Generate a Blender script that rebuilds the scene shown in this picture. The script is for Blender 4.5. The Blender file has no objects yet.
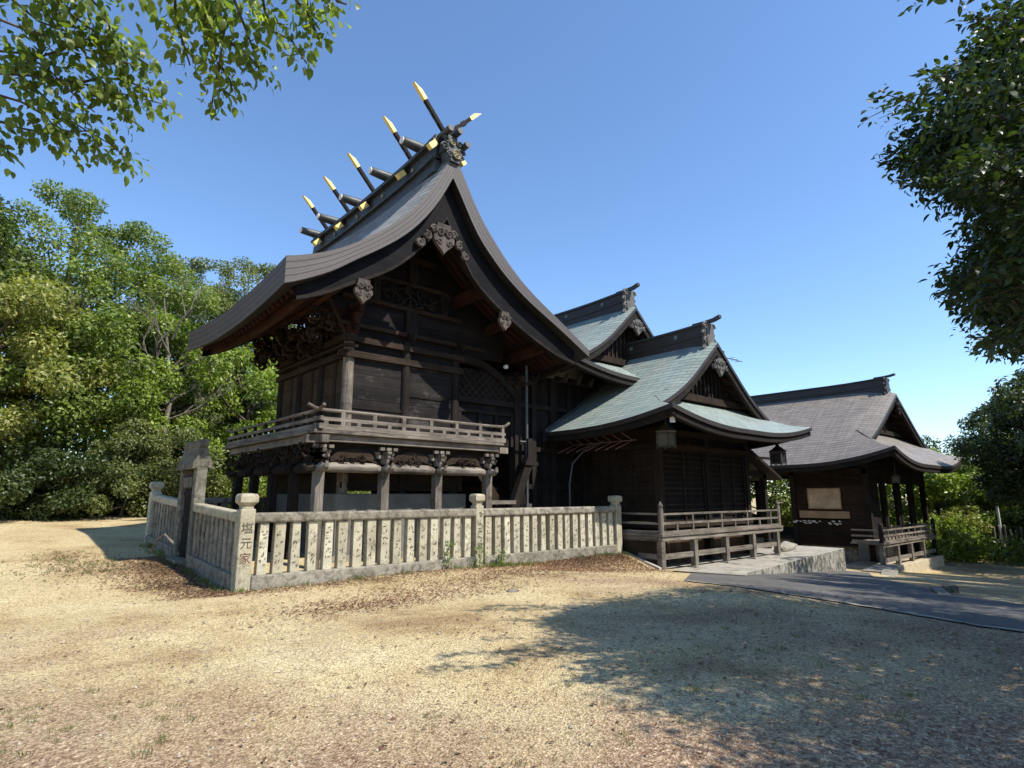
import bpy, bmesh, math, random
import numpy as np
from mathutils import Vector, Matrix
PI = math.pi
R = math.radians
sc = bpy.context.scene
COL = sc.collection
random.seed(7)
RNG = np.random.default_rng(11)

# ------------------------------------------------------------------ camera, sky, sun, exposure
cam_d = bpy.data.cameras.new('camera')
cam = bpy.data.objects.new('camera', cam_d)
COL.objects.link(cam)
cam_d.sensor_width = 36.0
cam_d.lens = 20.747
cam_d.clip_start = 0.05
cam_d.clip_end = 5000
cam.matrix_world = Matrix(((0.748603, -0.122559, -0.651593, 0.0),
                           (-0.663018, -0.139583, -0.735475, 0.0),
                           (-0.000812, 0.982597, -0.185751, 1.55),
                           (0, 0, 0, 1)))
sc.camera = cam
SUN_V = Vector((1.75, -4.4, 5.95)).normalized()       # towards the sun
EL = math.asin(SUN_V.z)
AZ = math.atan2(SUN_V.x, SUN_V.y)                    # clockwise from +y
w = bpy.data.worlds.new('World')
sc.world = w
w.use_nodes = True
nt = w.node_tree
bg = nt.nodes['Background']
sky = nt.nodes.new('ShaderNodeTexSky')
sky.sky_type = 'NISHITA'
sky.sun_disc = False
sky.sun_elevation = EL
sky.sun_rotation = AZ
sky.altitude = 300
sky.air_density = 1.0
sky.dust_density = 0.1
sky.ozone_density = 4.5
hs = nt.nodes.new('ShaderNodeHueSaturation')
hs.inputs['Saturation'].default_value = 1.04
nt.links.new(sky.outputs[0], hs.inputs['Color'])
nt.links.new(hs.outputs[0], bg.inputs[0])
bg.inputs[1].default_value = 0.15
sd = bpy.data.lights.new('sun', 'SUN')
sun = bpy.data.objects.new('sun', sd)
COL.objects.link(sun)
sd.energy = 4.4
sd.angle = R(0.53)
sd.color = (1.0, 0.95, 0.87)
sun.rotation_euler = SUN_V.to_track_quat('Z', 'Y').to_euler()
sun.location = (10, -20, 30)
sc.view_settings.view_transform = 'Standard'
sc.view_settings.look = 'None'
sc.view_settings.exposure = 0.75
sc.view_settings.gamma = 1.0
sc.view_settings.use_curve_mapping = False
sc.cycles.max_bounces = 6
sc.cycles.transparent_max_bounces = 8

# ------------------------------------------------------------------ materials
def new_mat(name):
    m = bpy.data.materials.new(name)
    m.use_nodes = True
    n = m.node_tree.nodes
    l = m.node_tree.links
    return m, n, l, n['Principled BSDF']

def ramp(n, stops, interp='LINEAR'):
    r = n.new('ShaderNodeValToRGB')
    cr = r.color_ramp
    cr.interpolation = interp
    while len(cr.elements) < len(stops):
        cr.elements.new(0.5)
    for e, (p, c) in zip(cr.elements, stops):
        e.position = p
        e.color = (*c, 1) if len(c) == 3 else c
    return r

def noise(n, l, vec, scale, detail=4, rough=0.6, dist=0.0):
    t = n.new('ShaderNodeTexNoise')
    t.inputs['Scale'].default_value = scale
    t.inputs['Detail'].default_value = detail
    t.inputs['Roughness'].default_value = rough
    t.inputs['Distortion'].default_value = dist
    if vec is not None:
        l.new(vec, t.inputs['Vector'])
    return t

def mapping(n, l, src, scale=(1, 1, 1), rot=(0, 0, 0)):
    mp = n.new('ShaderNodeMapping')
    mp.inputs['Scale'].default_value = scale
    mp.inputs['Rotation'].default_value = rot
    l.new(src, mp.inputs['Vector'])
    return mp.outputs[0]

def mixc(n, l, fac, a, b, mode='MIX'):
    m = n.new('ShaderNodeMix')
    m.data_type = 'RGBA'
    m.blend_type = mode
    for sock, v in ((m.inputs[0], fac), (m.inputs[6], a), (m.inputs[7], b)):
        if isinstance(v, (int, float)):
            sock.default_value = v
        elif isinstance(v, tuple):
            sock.default_value = (*v, 1)
        else:
            l.new(v, sock)
    return m.outputs[2]

def bump(n, l, h, b, strength=0.4, dist=0.02):
    bp = n.new('ShaderNodeBump')
    bp.inputs['Strength'].default_value = strength
    bp.inputs['Distance'].default_value = dist
    l.new(h, bp.inputs['Height'])
    l.new(bp.outputs[0], b.inputs['Normal'])

def math_n(n, l, op, a, b=None):
    m = n.new('ShaderNodeMath')
    m.operation = op
    for i, v in enumerate((a, b)):
        if v is None:
            continue
        if isinstance(v, (int, float)):
            m.inputs[i].default_value = v
        else:
            l.new(v, m.inputs[i])
    return m.outputs[0]

def wood(name, dark, light, axis='z', rough=0.8, blot=None, planks=0.0):
    """weathered timber, grain stretched along one axis; planks > 0 adds board joints at that spacing"""
    m, n, l, b = new_mat(name)
    tc = n.new('ShaderNodeTexCoord')
    s = {'x': (0.6, 14, 14), 'y': (14, 0.6, 14), 'z': (14, 14, 0.6)}[axis]
    v = mapping(n, l, tc.outputs['Object'], s)
    g = noise(n, l, v, 1.6, 6, 0.65, 0.6)
    big = noise(n, l, tc.outputs['Object'], 1.3, 5, 0.7)
    r = ramp(n, [(0.28, dark), (0.72, light)])
    l.new(g.outputs[0], r.inputs[0])
    br = ramp(n, [(0.3, (0.55, 0.53, 0.5)), (0.7, (1.2, 1.17, 1.12))])
    l.new(big.outputs[0], br.inputs[0])
    c = mixc(n, l, 1.0, r.outputs[0], br.outputs[0], 'MULTIPLY')
    if blot:
        bl = noise(n, l, mapping(n, l, tc.outputs['Object'], (1, 1, 2.2)), 0.9, 6, 0.75)
        rr = ramp(n, [(0.55, (0, 0, 0)), (0.68, (1, 1, 1))])
        l.new(bl.outputs[0], rr.inputs[0])
        c = mixc(n, l, rr.outputs[0], c, blot)
    isl = n.new('ShaderNodeNewGeometry')
    ir = ramp(n, [(0, (0.78, 0.76, 0.74)), (1, (1.18, 1.16, 1.15))])
    l.new(isl.outputs['Random Per Island'], ir.inputs[0])
    c = mixc(n, l, 1.0, c, ir.outputs[0], 'MULTIPLY')
    h = g.outputs[0]
    if planks:
        sx = n.new('ShaderNodeSeparateXYZ')
        l.new(tc.outputs['Object'], sx.inputs[0])
        k = {'z': 0, 'x': 2, 'y': 2}[axis]
        src = sx.outputs[k]
        if axis == 'z':
            src = math_n(n, l, 'ADD', sx.outputs[0], sx.outputs[1])
        fr = math_n(n, l, 'FRACT', math_n(n, l, 'DIVIDE', src, planks))
        ed = ramp(n, [(0.0, (0.0, 0.0, 0.0)), (0.05, (1, 1, 1)), (0.95, (1, 1, 1)), (1.0, (0, 0, 0))])
        l.new(fr, ed.inputs[0])
        fl = math_n(n, l, 'FLOOR', math_n(n, l, 'DIVIDE', src, planks))
        wn = n.new('ShaderNodeTexWhiteNoise')
        wn.noise_dimensions = '1D'
        l.new(fl, wn.inputs['W'])
        pr = ramp(n, [(0, (0.7, 0.7, 0.7)), (1, (1.25, 1.22, 1.2))])
        l.new(wn.outputs[0], pr.inputs[0])
        c = mixc(n, l, 1.0, c, pr.outputs[0], 'MULTIPLY')
        c = mixc(n, l, math_n(n, l, 'MULTIPLY', math_n(n, l, 'SUBTRACT', 1.0, ed.outputs[0]), 0.7), c, (0.012, 0.01, 0.009))
        h = math_n(n, l, 'ADD', math_n(n, l, 'MULTIPLY', g.outputs[0], 0.3), ed.outputs[0])
    l.new(c, b.inputs['Base Color'])
    b.inputs['Roughness'].default_value = rough
    b.inputs['Specular IOR Level'].default_value = 0.12
    bump(n, l, h, b, 0.5, 0.012)
    return m

def shingle(name, c1, c2, stain, width, course, rough=0.6, metallic=0.0, streak=0.5, bstr=0.6, lines=0.6, spec=0.35):
    """roof courses in the UV (metres along the eave, metres up the slope)"""
    m, n, l, b = new_mat(name)
    tc = n.new('ShaderNodeTexCoord')
    br = n.new('ShaderNodeTexBrick')
    br.inputs['Scale'].default_value = 1.0
    br.inputs['Mortar Size'].default_value = 0.016
    br.inputs['Mortar Smooth'].default_value = 0.3
    br.inputs['Brick Width'].default_value = width
    br.inputs['Row Height'].default_value = course
    br.inputs['Color1'].default_value = (0.0, 0, 0, 1)
    br.inputs['Color2'].default_value = (1, 1, 1, 1)
    br.inputs['Mortar'].default_value = (0.5, 0.5, 0.5, 1)
    wob = noise(n, l, tc.outputs['UV'], 2.0, 2, 0.5)
    wv = n.new('ShaderNodeVectorMath')
    wv.operation = 'MULTIPLY_ADD'
    l.new(wob.outputs['Color'], wv.inputs[0])
    wv.inputs[1].default_value = (0.02, 0.03, 0)
    l.new(tc.outputs['UV'], wv.inputs[2])
    l.new(wv.outputs[0], br.inputs['Vector'])
    mixn = noise(n, l, mapping(n, l, tc.outputs['UV'], (1.2, 5, 1)), 1.0, 4, 0.6)
    r = ramp(n, [(0.2, c1), (0.8, c2)])
    sp_ = n.new('ShaderNodeSeparateColor')
    l.new(br.outputs['Color'], sp_.inputs[0])
    l.new(math_n(n, l, 'ADD', math_n(n, l, 'MULTIPLY', sp_.outputs[0], 0.35), math_n(n, l, 'MULTIPLY', mixn.outputs[0], 0.7)), r.inputs[0])
    big = noise(n, l, mapping(n, l, tc.outputs['UV'], (0.9, 0.28, 1)), 1.4, 6, 0.7)
    rs = ramp(n, [(0.42, (0, 0, 0)), (0.75, (1, 1, 1))])
    l.new(big.outputs[0], rs.inputs[0])
    c = mixc(n, l, math_n(n, l, 'MULTIPLY', rs.outputs[0], streak), r.outputs[0], stain)
    st = noise(n, l, mapping(n, l, tc.outputs['UV'], (9, 0.5, 1)), 1.0, 4, 0.6)
    sr = ramp(n, [(0.3, (0.8, 0.8, 0.8)), (0.7, (1.15, 1.15, 1.15))])
    l.new(st.outputs[0], sr.inputs[0])
    c = mixc(n, l, 1.0, c, sr.outputs[0], 'MULTIPLY')
    sx = n.new('ShaderNodeSeparateXYZ')
    l.new(wv.outputs[0], sx.inputs[0])
    saw = math_n(n, l, 'FRACT', math_n(n, l, 'DIVIDE', sx.outputs[1], course))
    ln = ramp(n, [(0.0, (1, 1, 1)), (0.10, (0.75, 0.75, 0.75)), (0.2, (0, 0, 0)), (1.0, (0, 0, 0))])
    l.new(saw, ln.inputs[0])
    c = mixc(n, l, math_n(n, l, 'MULTIPLY', ln.outputs[0], lines), c, tuple(0.3 * x for x in c1))
    c = mixc(n, l, math_n(n, l, 'MULTIPLY', br.outputs['Fac'], 0.22), c, tuple(0.35 * x for x in c1))
    l.new(c, b.inputs['Base Color'])
    b.inputs['Roughness'].default_value = rough
    b.inputs['Metallic'].default_value = metallic
    b.inputs['Specular IOR Level'].default_value = spec
    h = math_n(n, l, 'SUBTRACT', math_n(n, l, 'MULTIPLY', math_n(n, l, 'SUBTRACT', 1.0, saw), 0.8), math_n(n, l, 'MULTIPLY', br.outputs['Fac'], 0.3))
    bump(n, l, h, b, bstr, 0.03)
    return m

def stone(name, c1, c2, lichen, rough=0.9, scale=3.0, amt=(0.52, 0.64), fine=60):
    m, n, l, b = new_mat(name)
    tc = n.new('ShaderNodeTexCoord')
    a = noise(n, l, tc.outputs['Object'], scale, 8, 0.7)
    r = ramp(n, [(0.3, c1), (0.7, c2)])
    l.new(a.outputs[0], r.inputs[0])
    bl = noise(n, l, tc.outputs['Object'], scale * 2.3, 8, 0.72, 0.4)
    rr = ramp(n, [(amt[0], (0, 0, 0)), (amt[1], (1, 1, 1))])
    l.new(bl.outputs[0], rr.inputs[0])
    c = mixc(n, l, math_n(n, l, 'MULTIPLY', rr.outputs[0], 0.8), r.outputs[0], lichen)
    sp = noise(n, l, tc.outputs['Object'], fine, 3, 0.6)
    spr = ramp(n, [(0.3, (0.72, 0.72, 0.72)), (0.7, (1.2, 1.2, 1.2))])
    l.new(sp.outputs[0], spr.inputs[0])
    c = mixc(n, l, 1.0, c, spr.outputs[0], 'MULTIPLY')
    isl = n.new('ShaderNodeObjectInfo')
    ir = ramp(n, [(0, (0.82, 0.8, 0.76)), (1, (1.12, 1.12, 1.12))])
    l.new(isl.outputs['Random'], ir.inputs[0])
    c = mixc(n, l, 1.0, c, ir.outputs[0], 'MULTIPLY')
    l.new(c, b.inputs['Base Color'])
    b.inputs['Roughness'].default_value = rough
    b.inputs['Specular IOR Level'].default_value = 0.2
    hh = math_n(n, l, 'ADD', a.outputs[0], math_n(n, l, 'MULTIPLY', sp.outputs[0], 0.3))
    bump(n, l, hh, b, 0.5, 0.02)
    return m

def plain(name, c, rough=0.6, metallic=0.0, var=0.25, scale=6, spec=0.4):
    m, n, l, b = new_mat(name)
    tc = n.new('ShaderNodeTexCoord')
    a = noise(n, l, tc.outputs['Object'], scale, 6, 0.65)
    r = ramp(n, [(0.25, tuple(x * (1 - var) for x in c)), (0.75, tuple(min(1, x * (1 + var)) for x in c))])
    l.new(a.outputs[0], r.inputs[0])
    l.new(r.outputs[0], b.inputs['Base Color'])
    b.inputs['Roughness'].default_value = rough
    b.inputs['Metallic'].default_value = metallic
    b.inputs['Specular IOR Level'].default_value = spec
    bump(n, l, a.outputs[0], b, 0.2, 0.01)
    return m

def leaf_mat(name, cols, trans=0.45, tint=(0.9, 1.0, 0.35)):
    m, n, l, b = new_mat(name)
    g = n.new('ShaderNodeNewGeometry')
    r = ramp(n, [(i / (len(cols) - 1), c) for i, c in enumerate(cols)])
    l.new(g.outputs['Random Per Island'], r.inputs[0])
    tc = n.new('ShaderNodeTexCoord')
    a = noise(n, l, tc.outputs['Object'], 0.55, 3, 0.6)
    ar = ramp(n, [(0.3, (0.6, 0.66, 0.6)), (0.7, (1.3, 1.25, 1.1))])
    l.new(a.outputs[0], ar.inputs[0])
    c = mixc(n, l, 1.0, r.outputs[0], ar.outputs[0], 'MULTIPLY')
    l.new(c, b.inputs['Base Color'])
    b.inputs['Roughness'].default_value = 0.42
    b.inputs['Specular IOR Level'].default_value = 0.4
    t = n.new('ShaderNodeBsdfTranslucent')
    tcol = mixc(n, l, 1.0, c, tuple(1.6 * x for x in tint), 'MULTIPLY')
    l.new(tcol, t.inputs[0])
    mx = n.new('ShaderNodeMixShader')
    mx.inputs[0].default_value = trans
    l.new(b.outputs[0], mx.inputs[1])
    l.new(t.outputs[0], mx.inputs[2])
    l.new(mx.outputs[0], n['Material Output'].inputs[0])
    return m

DW = {a: wood('dark timber along ' + a, (0.009, 0.008, 0.008), (0.034, 0.028, 0.024), a) for a in 'xyz'}
BLK = wood('black lacquered boards', (0.004, 0.004, 0.005), (0.012, 0.011, 0.012), 'x')
DK = {a: wood('blackened boards along ' + a, (0.008, 0.008, 0.009), (0.024, 0.022, 0.022), a, planks=0.24) for a in 'xz'}
BROWN = {a: wood('brown timber along ' + a, (0.018, 0.013, 0.010), (0.052, 0.037, 0.026), a) for a in 'xyz'}
WALLB = wood('brown wall boards', (0.032, 0.024, 0.017), (0.075, 0.056, 0.039), 'x', blot=(0.022, 0.018, 0.015), planks=0.5)
GREYW = {a: wood('silvered timber along ' + a, (0.075, 0.066, 0.056), (0.29, 0.26, 0.222), a, blot=(0.05, 0.042, 0.037)) for a in 'xyz'}
PANEL = wood('weathered panel boards', (0.011, 0.010, 0.011), (0.032, 0.028, 0.026), 'x', blot=(0.085, 0.077, 0.07), planks=0.32)
REDW = {a: wood('reddish timber along ' + a, (0.026, 0.012, 0.009), (0.062, 0.029, 0.02), a) for a in 'xyz'}
BARK = shingle('bark shingle roof', (0.15, 0.148, 0.14), (0.30, 0.295, 0.275), (0.10, 0.095, 0.08), 0.5, 0.2, 0.75, bstr=1.0, lines=0.85)
EDGE = None
COPPER = shingle('green copper roof', (0.16, 0.208, 0.186), (0.29, 0.345, 0.31), (0.27, 0.25, 0.20), 0.62, 0.2, 0.55, 0.0, 0.7, 0.9)
BRCOP = shingle('brown copper roof', (0.165, 0.142, 0.116), (0.275, 0.238, 0.196), (0.13, 0.115, 0.10), 0.6, 0.2, 0.5, 0.0, 0.5, 0.8, spec=0.4)
DKCOP = plain('dark copper sheet', (0.05, 0.053, 0.05), 0.5, 0.2, 0.35, 3)
BRSHEET = plain('brown copper sheet', (0.042, 0.034, 0.029), 0.5, 0.2, 0.3, 3)
GOLDD = plain('tarnished gilt', (0.22, 0.18, 0.10), 0.5, 0.4, 0.2, 8)
ORNW = wood('greyed carving wood', (0.05, 0.043, 0.038), (0.155, 0.132, 0.117), 'z')
ORN = plain('weathered ornament', (0.10, 0.094, 0.08), 0.8, 0, 0.4, 5)
GOLD = plain('gilded metal', (0.78, 0.60, 0.20), 0.5, 0.15, 0.12, 8)
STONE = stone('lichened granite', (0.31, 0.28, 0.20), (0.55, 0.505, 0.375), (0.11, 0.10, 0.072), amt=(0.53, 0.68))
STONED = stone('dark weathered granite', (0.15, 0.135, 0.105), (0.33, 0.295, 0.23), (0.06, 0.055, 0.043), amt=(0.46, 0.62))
INK = plain('carved ink', (0.06, 0.05, 0.038), 0.9)
DSTONE = stone('mossy dark granite', (0.085, 0.08, 0.06), (0.22, 0.20, 0.155), (0.045, 0.042, 0.03), amt=(0.46, 0.62))
REDINK = plain('red paint in carving', (0.13, 0.055, 0.038), 0.9)
PLASTER = plain('grey white plaster', (0.14, 0.134, 0.115), 0.85, 0, 0.35, 2)
CONC = stone('worn concrete', (0.23, 0.212, 0.175), (0.37, 0.345, 0.285), (0.11, 0.10, 0.083), scale=1.2)
IRON = plain('dull iron', (0.10, 0.10, 0.10), 0.55, 0.4)
RUST = plain('rusty rod', (0.17, 0.09, 0.07), 0.8)
ZINC = plain('grey pipe', (0.085, 0.083, 0.08), 0.45, 0.2)
WHITE = plain('chalky white paint', (0.70, 0.68, 0.63), 0.8, 0, 0.12)
BOARD = wood('pale plywood', (0.40, 0.31, 0.21), (0.56, 0.45, 0.33), 'y')
BOARD2 = wood('tan plank', (0.26, 0.18, 0.11), (0.40, 0.29, 0.19), 'y')
TRUNK = wood('tree bark', (0.055, 0.045, 0.035), (0.17, 0.14, 0.11), 'z')

def edge_mat():
    """stacked bark layers of a thatch edge: fine bands across the UV v direction"""
    m, n, l, b = new_mat('layered bark edge')
    tc = n.new('ShaderNodeTexCoord')
    sx = n.new('ShaderNodeSeparateXYZ')
    l.new(tc.outputs['UV'], sx.inputs[0])
    fr = math_n(n, l, 'FRACT', math_n(n, l, 'MULTIPLY', sx.outputs[1], 4.0))
    e = ramp(n, [(0.0, (0.2, 0.2, 0.2)), (0.12, (1, 1, 1)), (0.7, (0.88, 0.88, 0.88)), (1.0, (0.65, 0.65, 0.65))])
    l.new(fr, e.inputs[0])
    fi = noise(n, l, mapping(n, l, tc.outputs['UV'], (0.5, 38, 1)), 1.0, 4, 0.6)
    r = ramp(n, [(0.3, (0.048, 0.039, 0.035)), (0.7, (0.118, 0.097, 0.086))])
    l.new(fi.outputs[0], r.inputs[0])
    c = mixc(n, l, 1.0, r.outputs[0], e.outputs[0], 'MULTIPLY')
    l.new(c, b.inputs['Base Color'])
    b.inputs['Roughness'].default_value = 0.65
    bump(n, l, math_n(n, l, 'ADD', e.outputs[0], math_n(n, l, 'MULTIPLY', fi.outputs[0], 0.5)), b, 0.5, 0.015)
    return m
EDGE = edge_mat()

# ------------------------------------------------------------------ geometry helpers
class MB:
    """collects shapes in world coordinates and links them as ONE mesh object"""
    def __init__(s):
        s.v, s.f, s.mi, s.uv = [], [], [], {}
        s.cur = 0
    def add(s, vs, fs, mi=None, uvs=None):
        o = len(s.v)
        s.v += [tuple(p) for p in vs]
        for k, f in enumerate(fs):
            if uvs:
                s.uv[len(s.f)] = uvs[k]
            s.f.append([i + o for i in f])
            s.mi.append(s.cur if mi is None else mi)
        return s
    def box(s, x0, x1, y0, y1, z0, z1, mi=None):
        vs = [(x, y, z) for x in (x0, x1) for y in (y0, y1) for z in (z0, z1)]
        return s.add(vs, [(0, 1, 3, 2), (4, 6, 7, 5), (0, 4, 5, 1), (2, 3, 7, 6), (0, 2, 6, 4), (1, 5, 7, 3)], mi)
    def bar(s, p, q, wd, h, up=(0, 0, 1), mi=None):
        p, q, up = Vector(p), Vector(q), Vector(up)
        d = (q - p).normalized()
        side = d.cross(up)
        if side.length < 1e-4:
            side = d.cross(Vector((1, 0, 0)))
        side.normalize()
        u = side.cross(d)
        vs = []
        for c in (p, q):
            for a, b in ((-1, -1), (1, -1), (1, 1), (-1, 1)):
                vs.append(c + side * (a * wd / 2) + u * (b * h / 2))
        return s.add(vs, [(3, 2, 1, 0), (4, 5, 6, 7), (0, 1, 5, 4), (1, 2, 6, 5), (2, 3, 7, 6), (3, 0, 4, 7)], mi)
    def tube(s, pts, rad, n=8, mi=None):
        pts = [Vector(p) for p in pts]
        rs = rad if isinstance(rad, (list, tuple)) else [rad] * len(pts)
        vs, fs = [], []
        prev = None
        for i, p in enumerate(pts):
            d = (pts[min(i + 1, len(pts) - 1)] - pts[max(i - 1, 0)])
            if d.length < 1e-6:
                d = Vector((0, 0, 1))
            d.normalize()
            if prev is None:
                a = d.cross(Vector((0, 0, 1)))
                if a.length < 0.05:
                    a = d.cross(Vector((1, 0, 0)))
            else:
                a = prev - d * prev.dot(d)
            a.normalize()
            prev = a
            b = d.cross(a)
            for k in range(n):
                t = 2 * PI * k / n
                vs.append(p + (a * math.cos(t) + b * math.sin(t)) * rs[i])
        m = len(pts)
        for i in range(m - 1):
            for k in range(n):
                k2 = (k + 1) % n
                fs.append((i * n + k, i * n + k2, (i + 1) * n + k2, (i + 1) * n + k))
        fs.append(tuple(range(n - 1, -1, -1)))
        fs.append(tuple((m - 1) * n + k for k in range(n)))
        return s.add(vs, fs, mi)
    def lathe(s, c, prof, n=12, mi=None):
        """prof: list of (radius, z) from the bottom up round the vertical through c"""
        c = Vector(c)
        return s.tube([c + Vector((0, 0, z)) for r, z in prof], [max(r, 0.002) for r, z in prof], n, mi)
    def prism(s, poly, lo, hi, axis='y', mi=None):
        """poly of 2-D points extruded from lo to hi; axis y: (x,z), x: (y,z), z: (x,y)"""
        def P(a, b, t):
            return {'y': (a, t, b), 'x': (t, a, b), 'z': (a, b, t)}[axis]
        n = len(poly)
        vs = [P(a, b, lo) for a, b in poly] + [P(a, b, hi) for a, b in poly]
        fs = [tuple(range(n)), tuple(range(2 * n - 1, n - 1, -1))]
        fs += [(i, i + n, (i + 1) % n + n, (i + 1) % n) for i in range(n)]
        return s.add(vs, fs, mi)
    def strip(s, top, bot, lo, hi, axis='y', mi=None, uv=False):
        """ribbon between two 2-D curves extruded across; quads, so concave curves are fine"""
        def P(a, t):
            return {'y': (a[0], t, a[1]), 'x': (t, a[0], a[1])}[axis]
        n = len(top)
        vs = [P(a, lo) for a in top] + [P(a, lo) for a in bot] + [P(a, hi) for a in top] + [P(a, hi) for a in bot]
        fs, uvs = [], []
        L = [0]
        for i in range(1, n):
            L.append(L[-1] + math.dist(top[i], top[i - 1]))
        def q(f, u):
            fs.append(f)
            uvs.append(u)
        for i in range(n - 1):
            a, b = L[i], L[i + 1]
            q((i, i + 1, n + i + 1, n + i), [(a, 1), (b, 1), (b, 0), (a, 0)])
            q((2 * n + i + 1, 2 * n + i, 3 * n + i, 3 * n + i + 1), [(b, 1), (a, 1), (a, 0), (b, 0)])
            q((i + 1, i, 2 * n + i, 2 * n + i + 1), [(b, 1), (a, 1), (a, 0.9), (b, 0.9)])
            q((n + i, n + i + 1, 3 * n + i + 1, 3 * n + i), [(a, 0), (b, 0), (b, 0.1), (a, 0.1)])
        q((0, n, 3 * n, 2 * n), [(0, 1), (0, 0), (.3, 0), (.3, 1)])
        q((n - 1, 3 * n - 1, 4 * n - 1, 2 * n - 1), [(0, 1), (.3, 1), (.3, 0), (0, 0)])
        return s.add(vs, fs, mi, uvs)
    def sheet(s, grid, thick, mi_top=0, mi_edge=1, sides=(1, 1, 1, 1), uv0=(0, 0)):
        """solid from a grid of points; thickness down the z axis (number or function of point). sides: first row, last row, first col, last col"""
        nr, nc = len(grid), len(grid[0])
        top = [Vector(p) for row in grid for p in row]
        th = [thick(p) if callable(thick) else thick for p in top]
        bot = [p - Vector((0, 0, t)) for p, t in zip(top, th)]
        V = [[0.0] * nc for _ in range(nr)]
        U = [[0.0] * nc for _ in range(nr)]
        for i in range(nr):
            for j in range(nc):
                if j:
                    V[i][j] = V[i][j - 1] + (top[i * nc + j] - top[i * nc + j - 1]).length
                if i:
                    U[i][j] = U[i - 1][j] + (top[i * nc + j] - top[(i - 1) * nc + j]).length
        N = nr * nc
        vs = top + bot
        fs, mis, uvs = [], [], []
        for i in range(nr - 1):
            for j in range(nc - 1):
                a, b, c, d = i * nc + j, (i + 1) * nc + j, (i + 1) * nc + j + 1, i * nc + j + 1
                fs.append((a, b, c, d)); mis.append(mi_top)
                uvs.append([(U[i][j] + uv0[0], V[i][j]), (U[i + 1][j] + uv0[0], V[i + 1][j]), (U[i + 1][j + 1] + uv0[0], V[i + 1][j + 1]), (U[i][j + 1] + uv0[0], V[i][j + 1])])
                fs.append((d + N, c + N, b + N, a + N)); mis.append(mi_edge)
                uvs.append([(0, .5)] * 4)
        def side(idx, par):
            for k in range(len(idx) - 1):
                a, b = idx[k], idx[k + 1]
                fs.append((b, a, a + N, b + N)); mis.append(mi_edge)
                uvs.append([(par[k + 1], 1), (par[k], 1), (par[k], 0), (par[k + 1], 0)])
        if sides[0]: side([j for j in range(nc)][::-1], [V[0][j] for j in range(nc)][::-1])
        if sides[1]: side([(nr - 1) * nc + j for j in range(nc)], [V[-1][j] for j in range(nc)])
        if sides[2]: side([i * nc for i in range(nr)], [U[i][0] for i in range(nr)])
        if sides[3]: side([i * nc + nc - 1 for i in range(nr)][::-1], [U[i][-1] for i in range(nr)][::-1])
        o = len(s.v)
        s.v += [tuple(p) for p in vs]
        for f, mi, u in zip(fs, mis, uvs):
            s.uv[len(s.f)] = u
            s.f.append([x + o for x in f])
            s.mi.append(mi)
        return s
    def build(s, name, mats, parent=None, origin=None, smooth=False, bevel=0.0, fix=True):
        me = bpy.data.meshes.new(name)
        root = parent
        while root is not None and root.parent is not None:
            root = root.parent
        o0 = Vector(root.location) if root is not None else Vector(origin or (0, 0, 0))
        me.from_pydata([(x - o0.x, y - o0.y, z - o0.z) for x, y, z in s.v], [], s.f)
        mats = mats if isinstance(mats, (list, tuple)) else [mats]
        for m in mats:
            me.materials.append(m)
        me.polygons.foreach_set('material_index', [min(i, len(mats) - 1) for i in s.mi])
        if s.uv:
            ul = me.uv_layers.new(name='UVMap')
            for p in me.polygons:
                u = s.uv.get(p.index)
                if u:
                    for li, c in zip(p.loop_indices, u):
                        ul.data[li].uv = c
        if fix:
            bm = bmesh.new()
            bm.from_mesh(me)
            bmesh.ops.recalc_face_normals(bm, faces=bm.faces)
            bm.to_mesh(me)
            bm.free()
        if smooth:
            me.polygons.foreach_set('use_smooth', [True] * len(me.polygons))
            try:
                me.set_sharp_from_angle(angle=R(40))
            except Exception:
                pass
        ob = bpy.data.objects.new(name, me)
        COL.objects.link(ob)
        if parent is not None:
            ob.parent = parent
        else:
            ob.location = o0
        if bevel:
            bv = ob.modifiers.new('bevel', 'BEVEL')
            bv.width = bevel
            bv.segments = 2
            bv.limit_method = 'ANGLE'
        return ob

def each(mb, name, mats, parent, **kw):
    """every separately added shape becomes a mesh of its own"""
    # group faces by connected vertices
    par = list(range(len(mb.v)))
    def fd(i):
        while par[i] != i:
            par[i] = par[par[i]]
            i = par[i]
        return i
    for f in mb.f:
        r0 = fd(f[0])
        for i in f[1:]:
            par[fd(i)] = r0
    groups = {}
    for k, f in enumerate(mb.f):
        groups.setdefault(fd(f[0]), []).append(k)
    out = []
    for ks in groups.values():
        m2 = MB()
        mp = {}
        for k in ks:
            nf = []
            for i in mb.f[k]:
                if i not in mp:
                    mp[i] = len(m2.v)
                    m2.v.append(mb.v[i])
                nf.append(mp[i])
            if k in mb.uv:
                m2.uv[len(m2.f)] = mb.uv[k]
            m2.f.append(nf)
            m2.mi.append(mb.mi[k])
        out.append(m2.build(name, mats, parent, **kw))
    return out

def tag(o, label=None, cat=None, group=None, kind=None):
    if label: o['label'] = label
    if cat: o['category'] = cat
    if group: o['group'] = group
    if kind: o['kind'] = kind
    return o

def thing(name, loc, label, cat, group=None, rz=0.0):
    o = bpy.data.objects.new(name, None)
    o.empty_display_size = 0.3
    COL.objects.link(o)
    o.location = loc
    o.rotation_euler = (0, 0, rz)
    return tag(o, label, cat, group)

def kids(o):
    return [c for c in bpy.data.objects if c.parent == o]

def dup(o, parent=None, loc=None):
    c = o.copy()
    COL.objects.link(c)
    if parent is not None:
        c.parent = parent
    if loc is not None:
        c.location = loc
    return c

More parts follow.
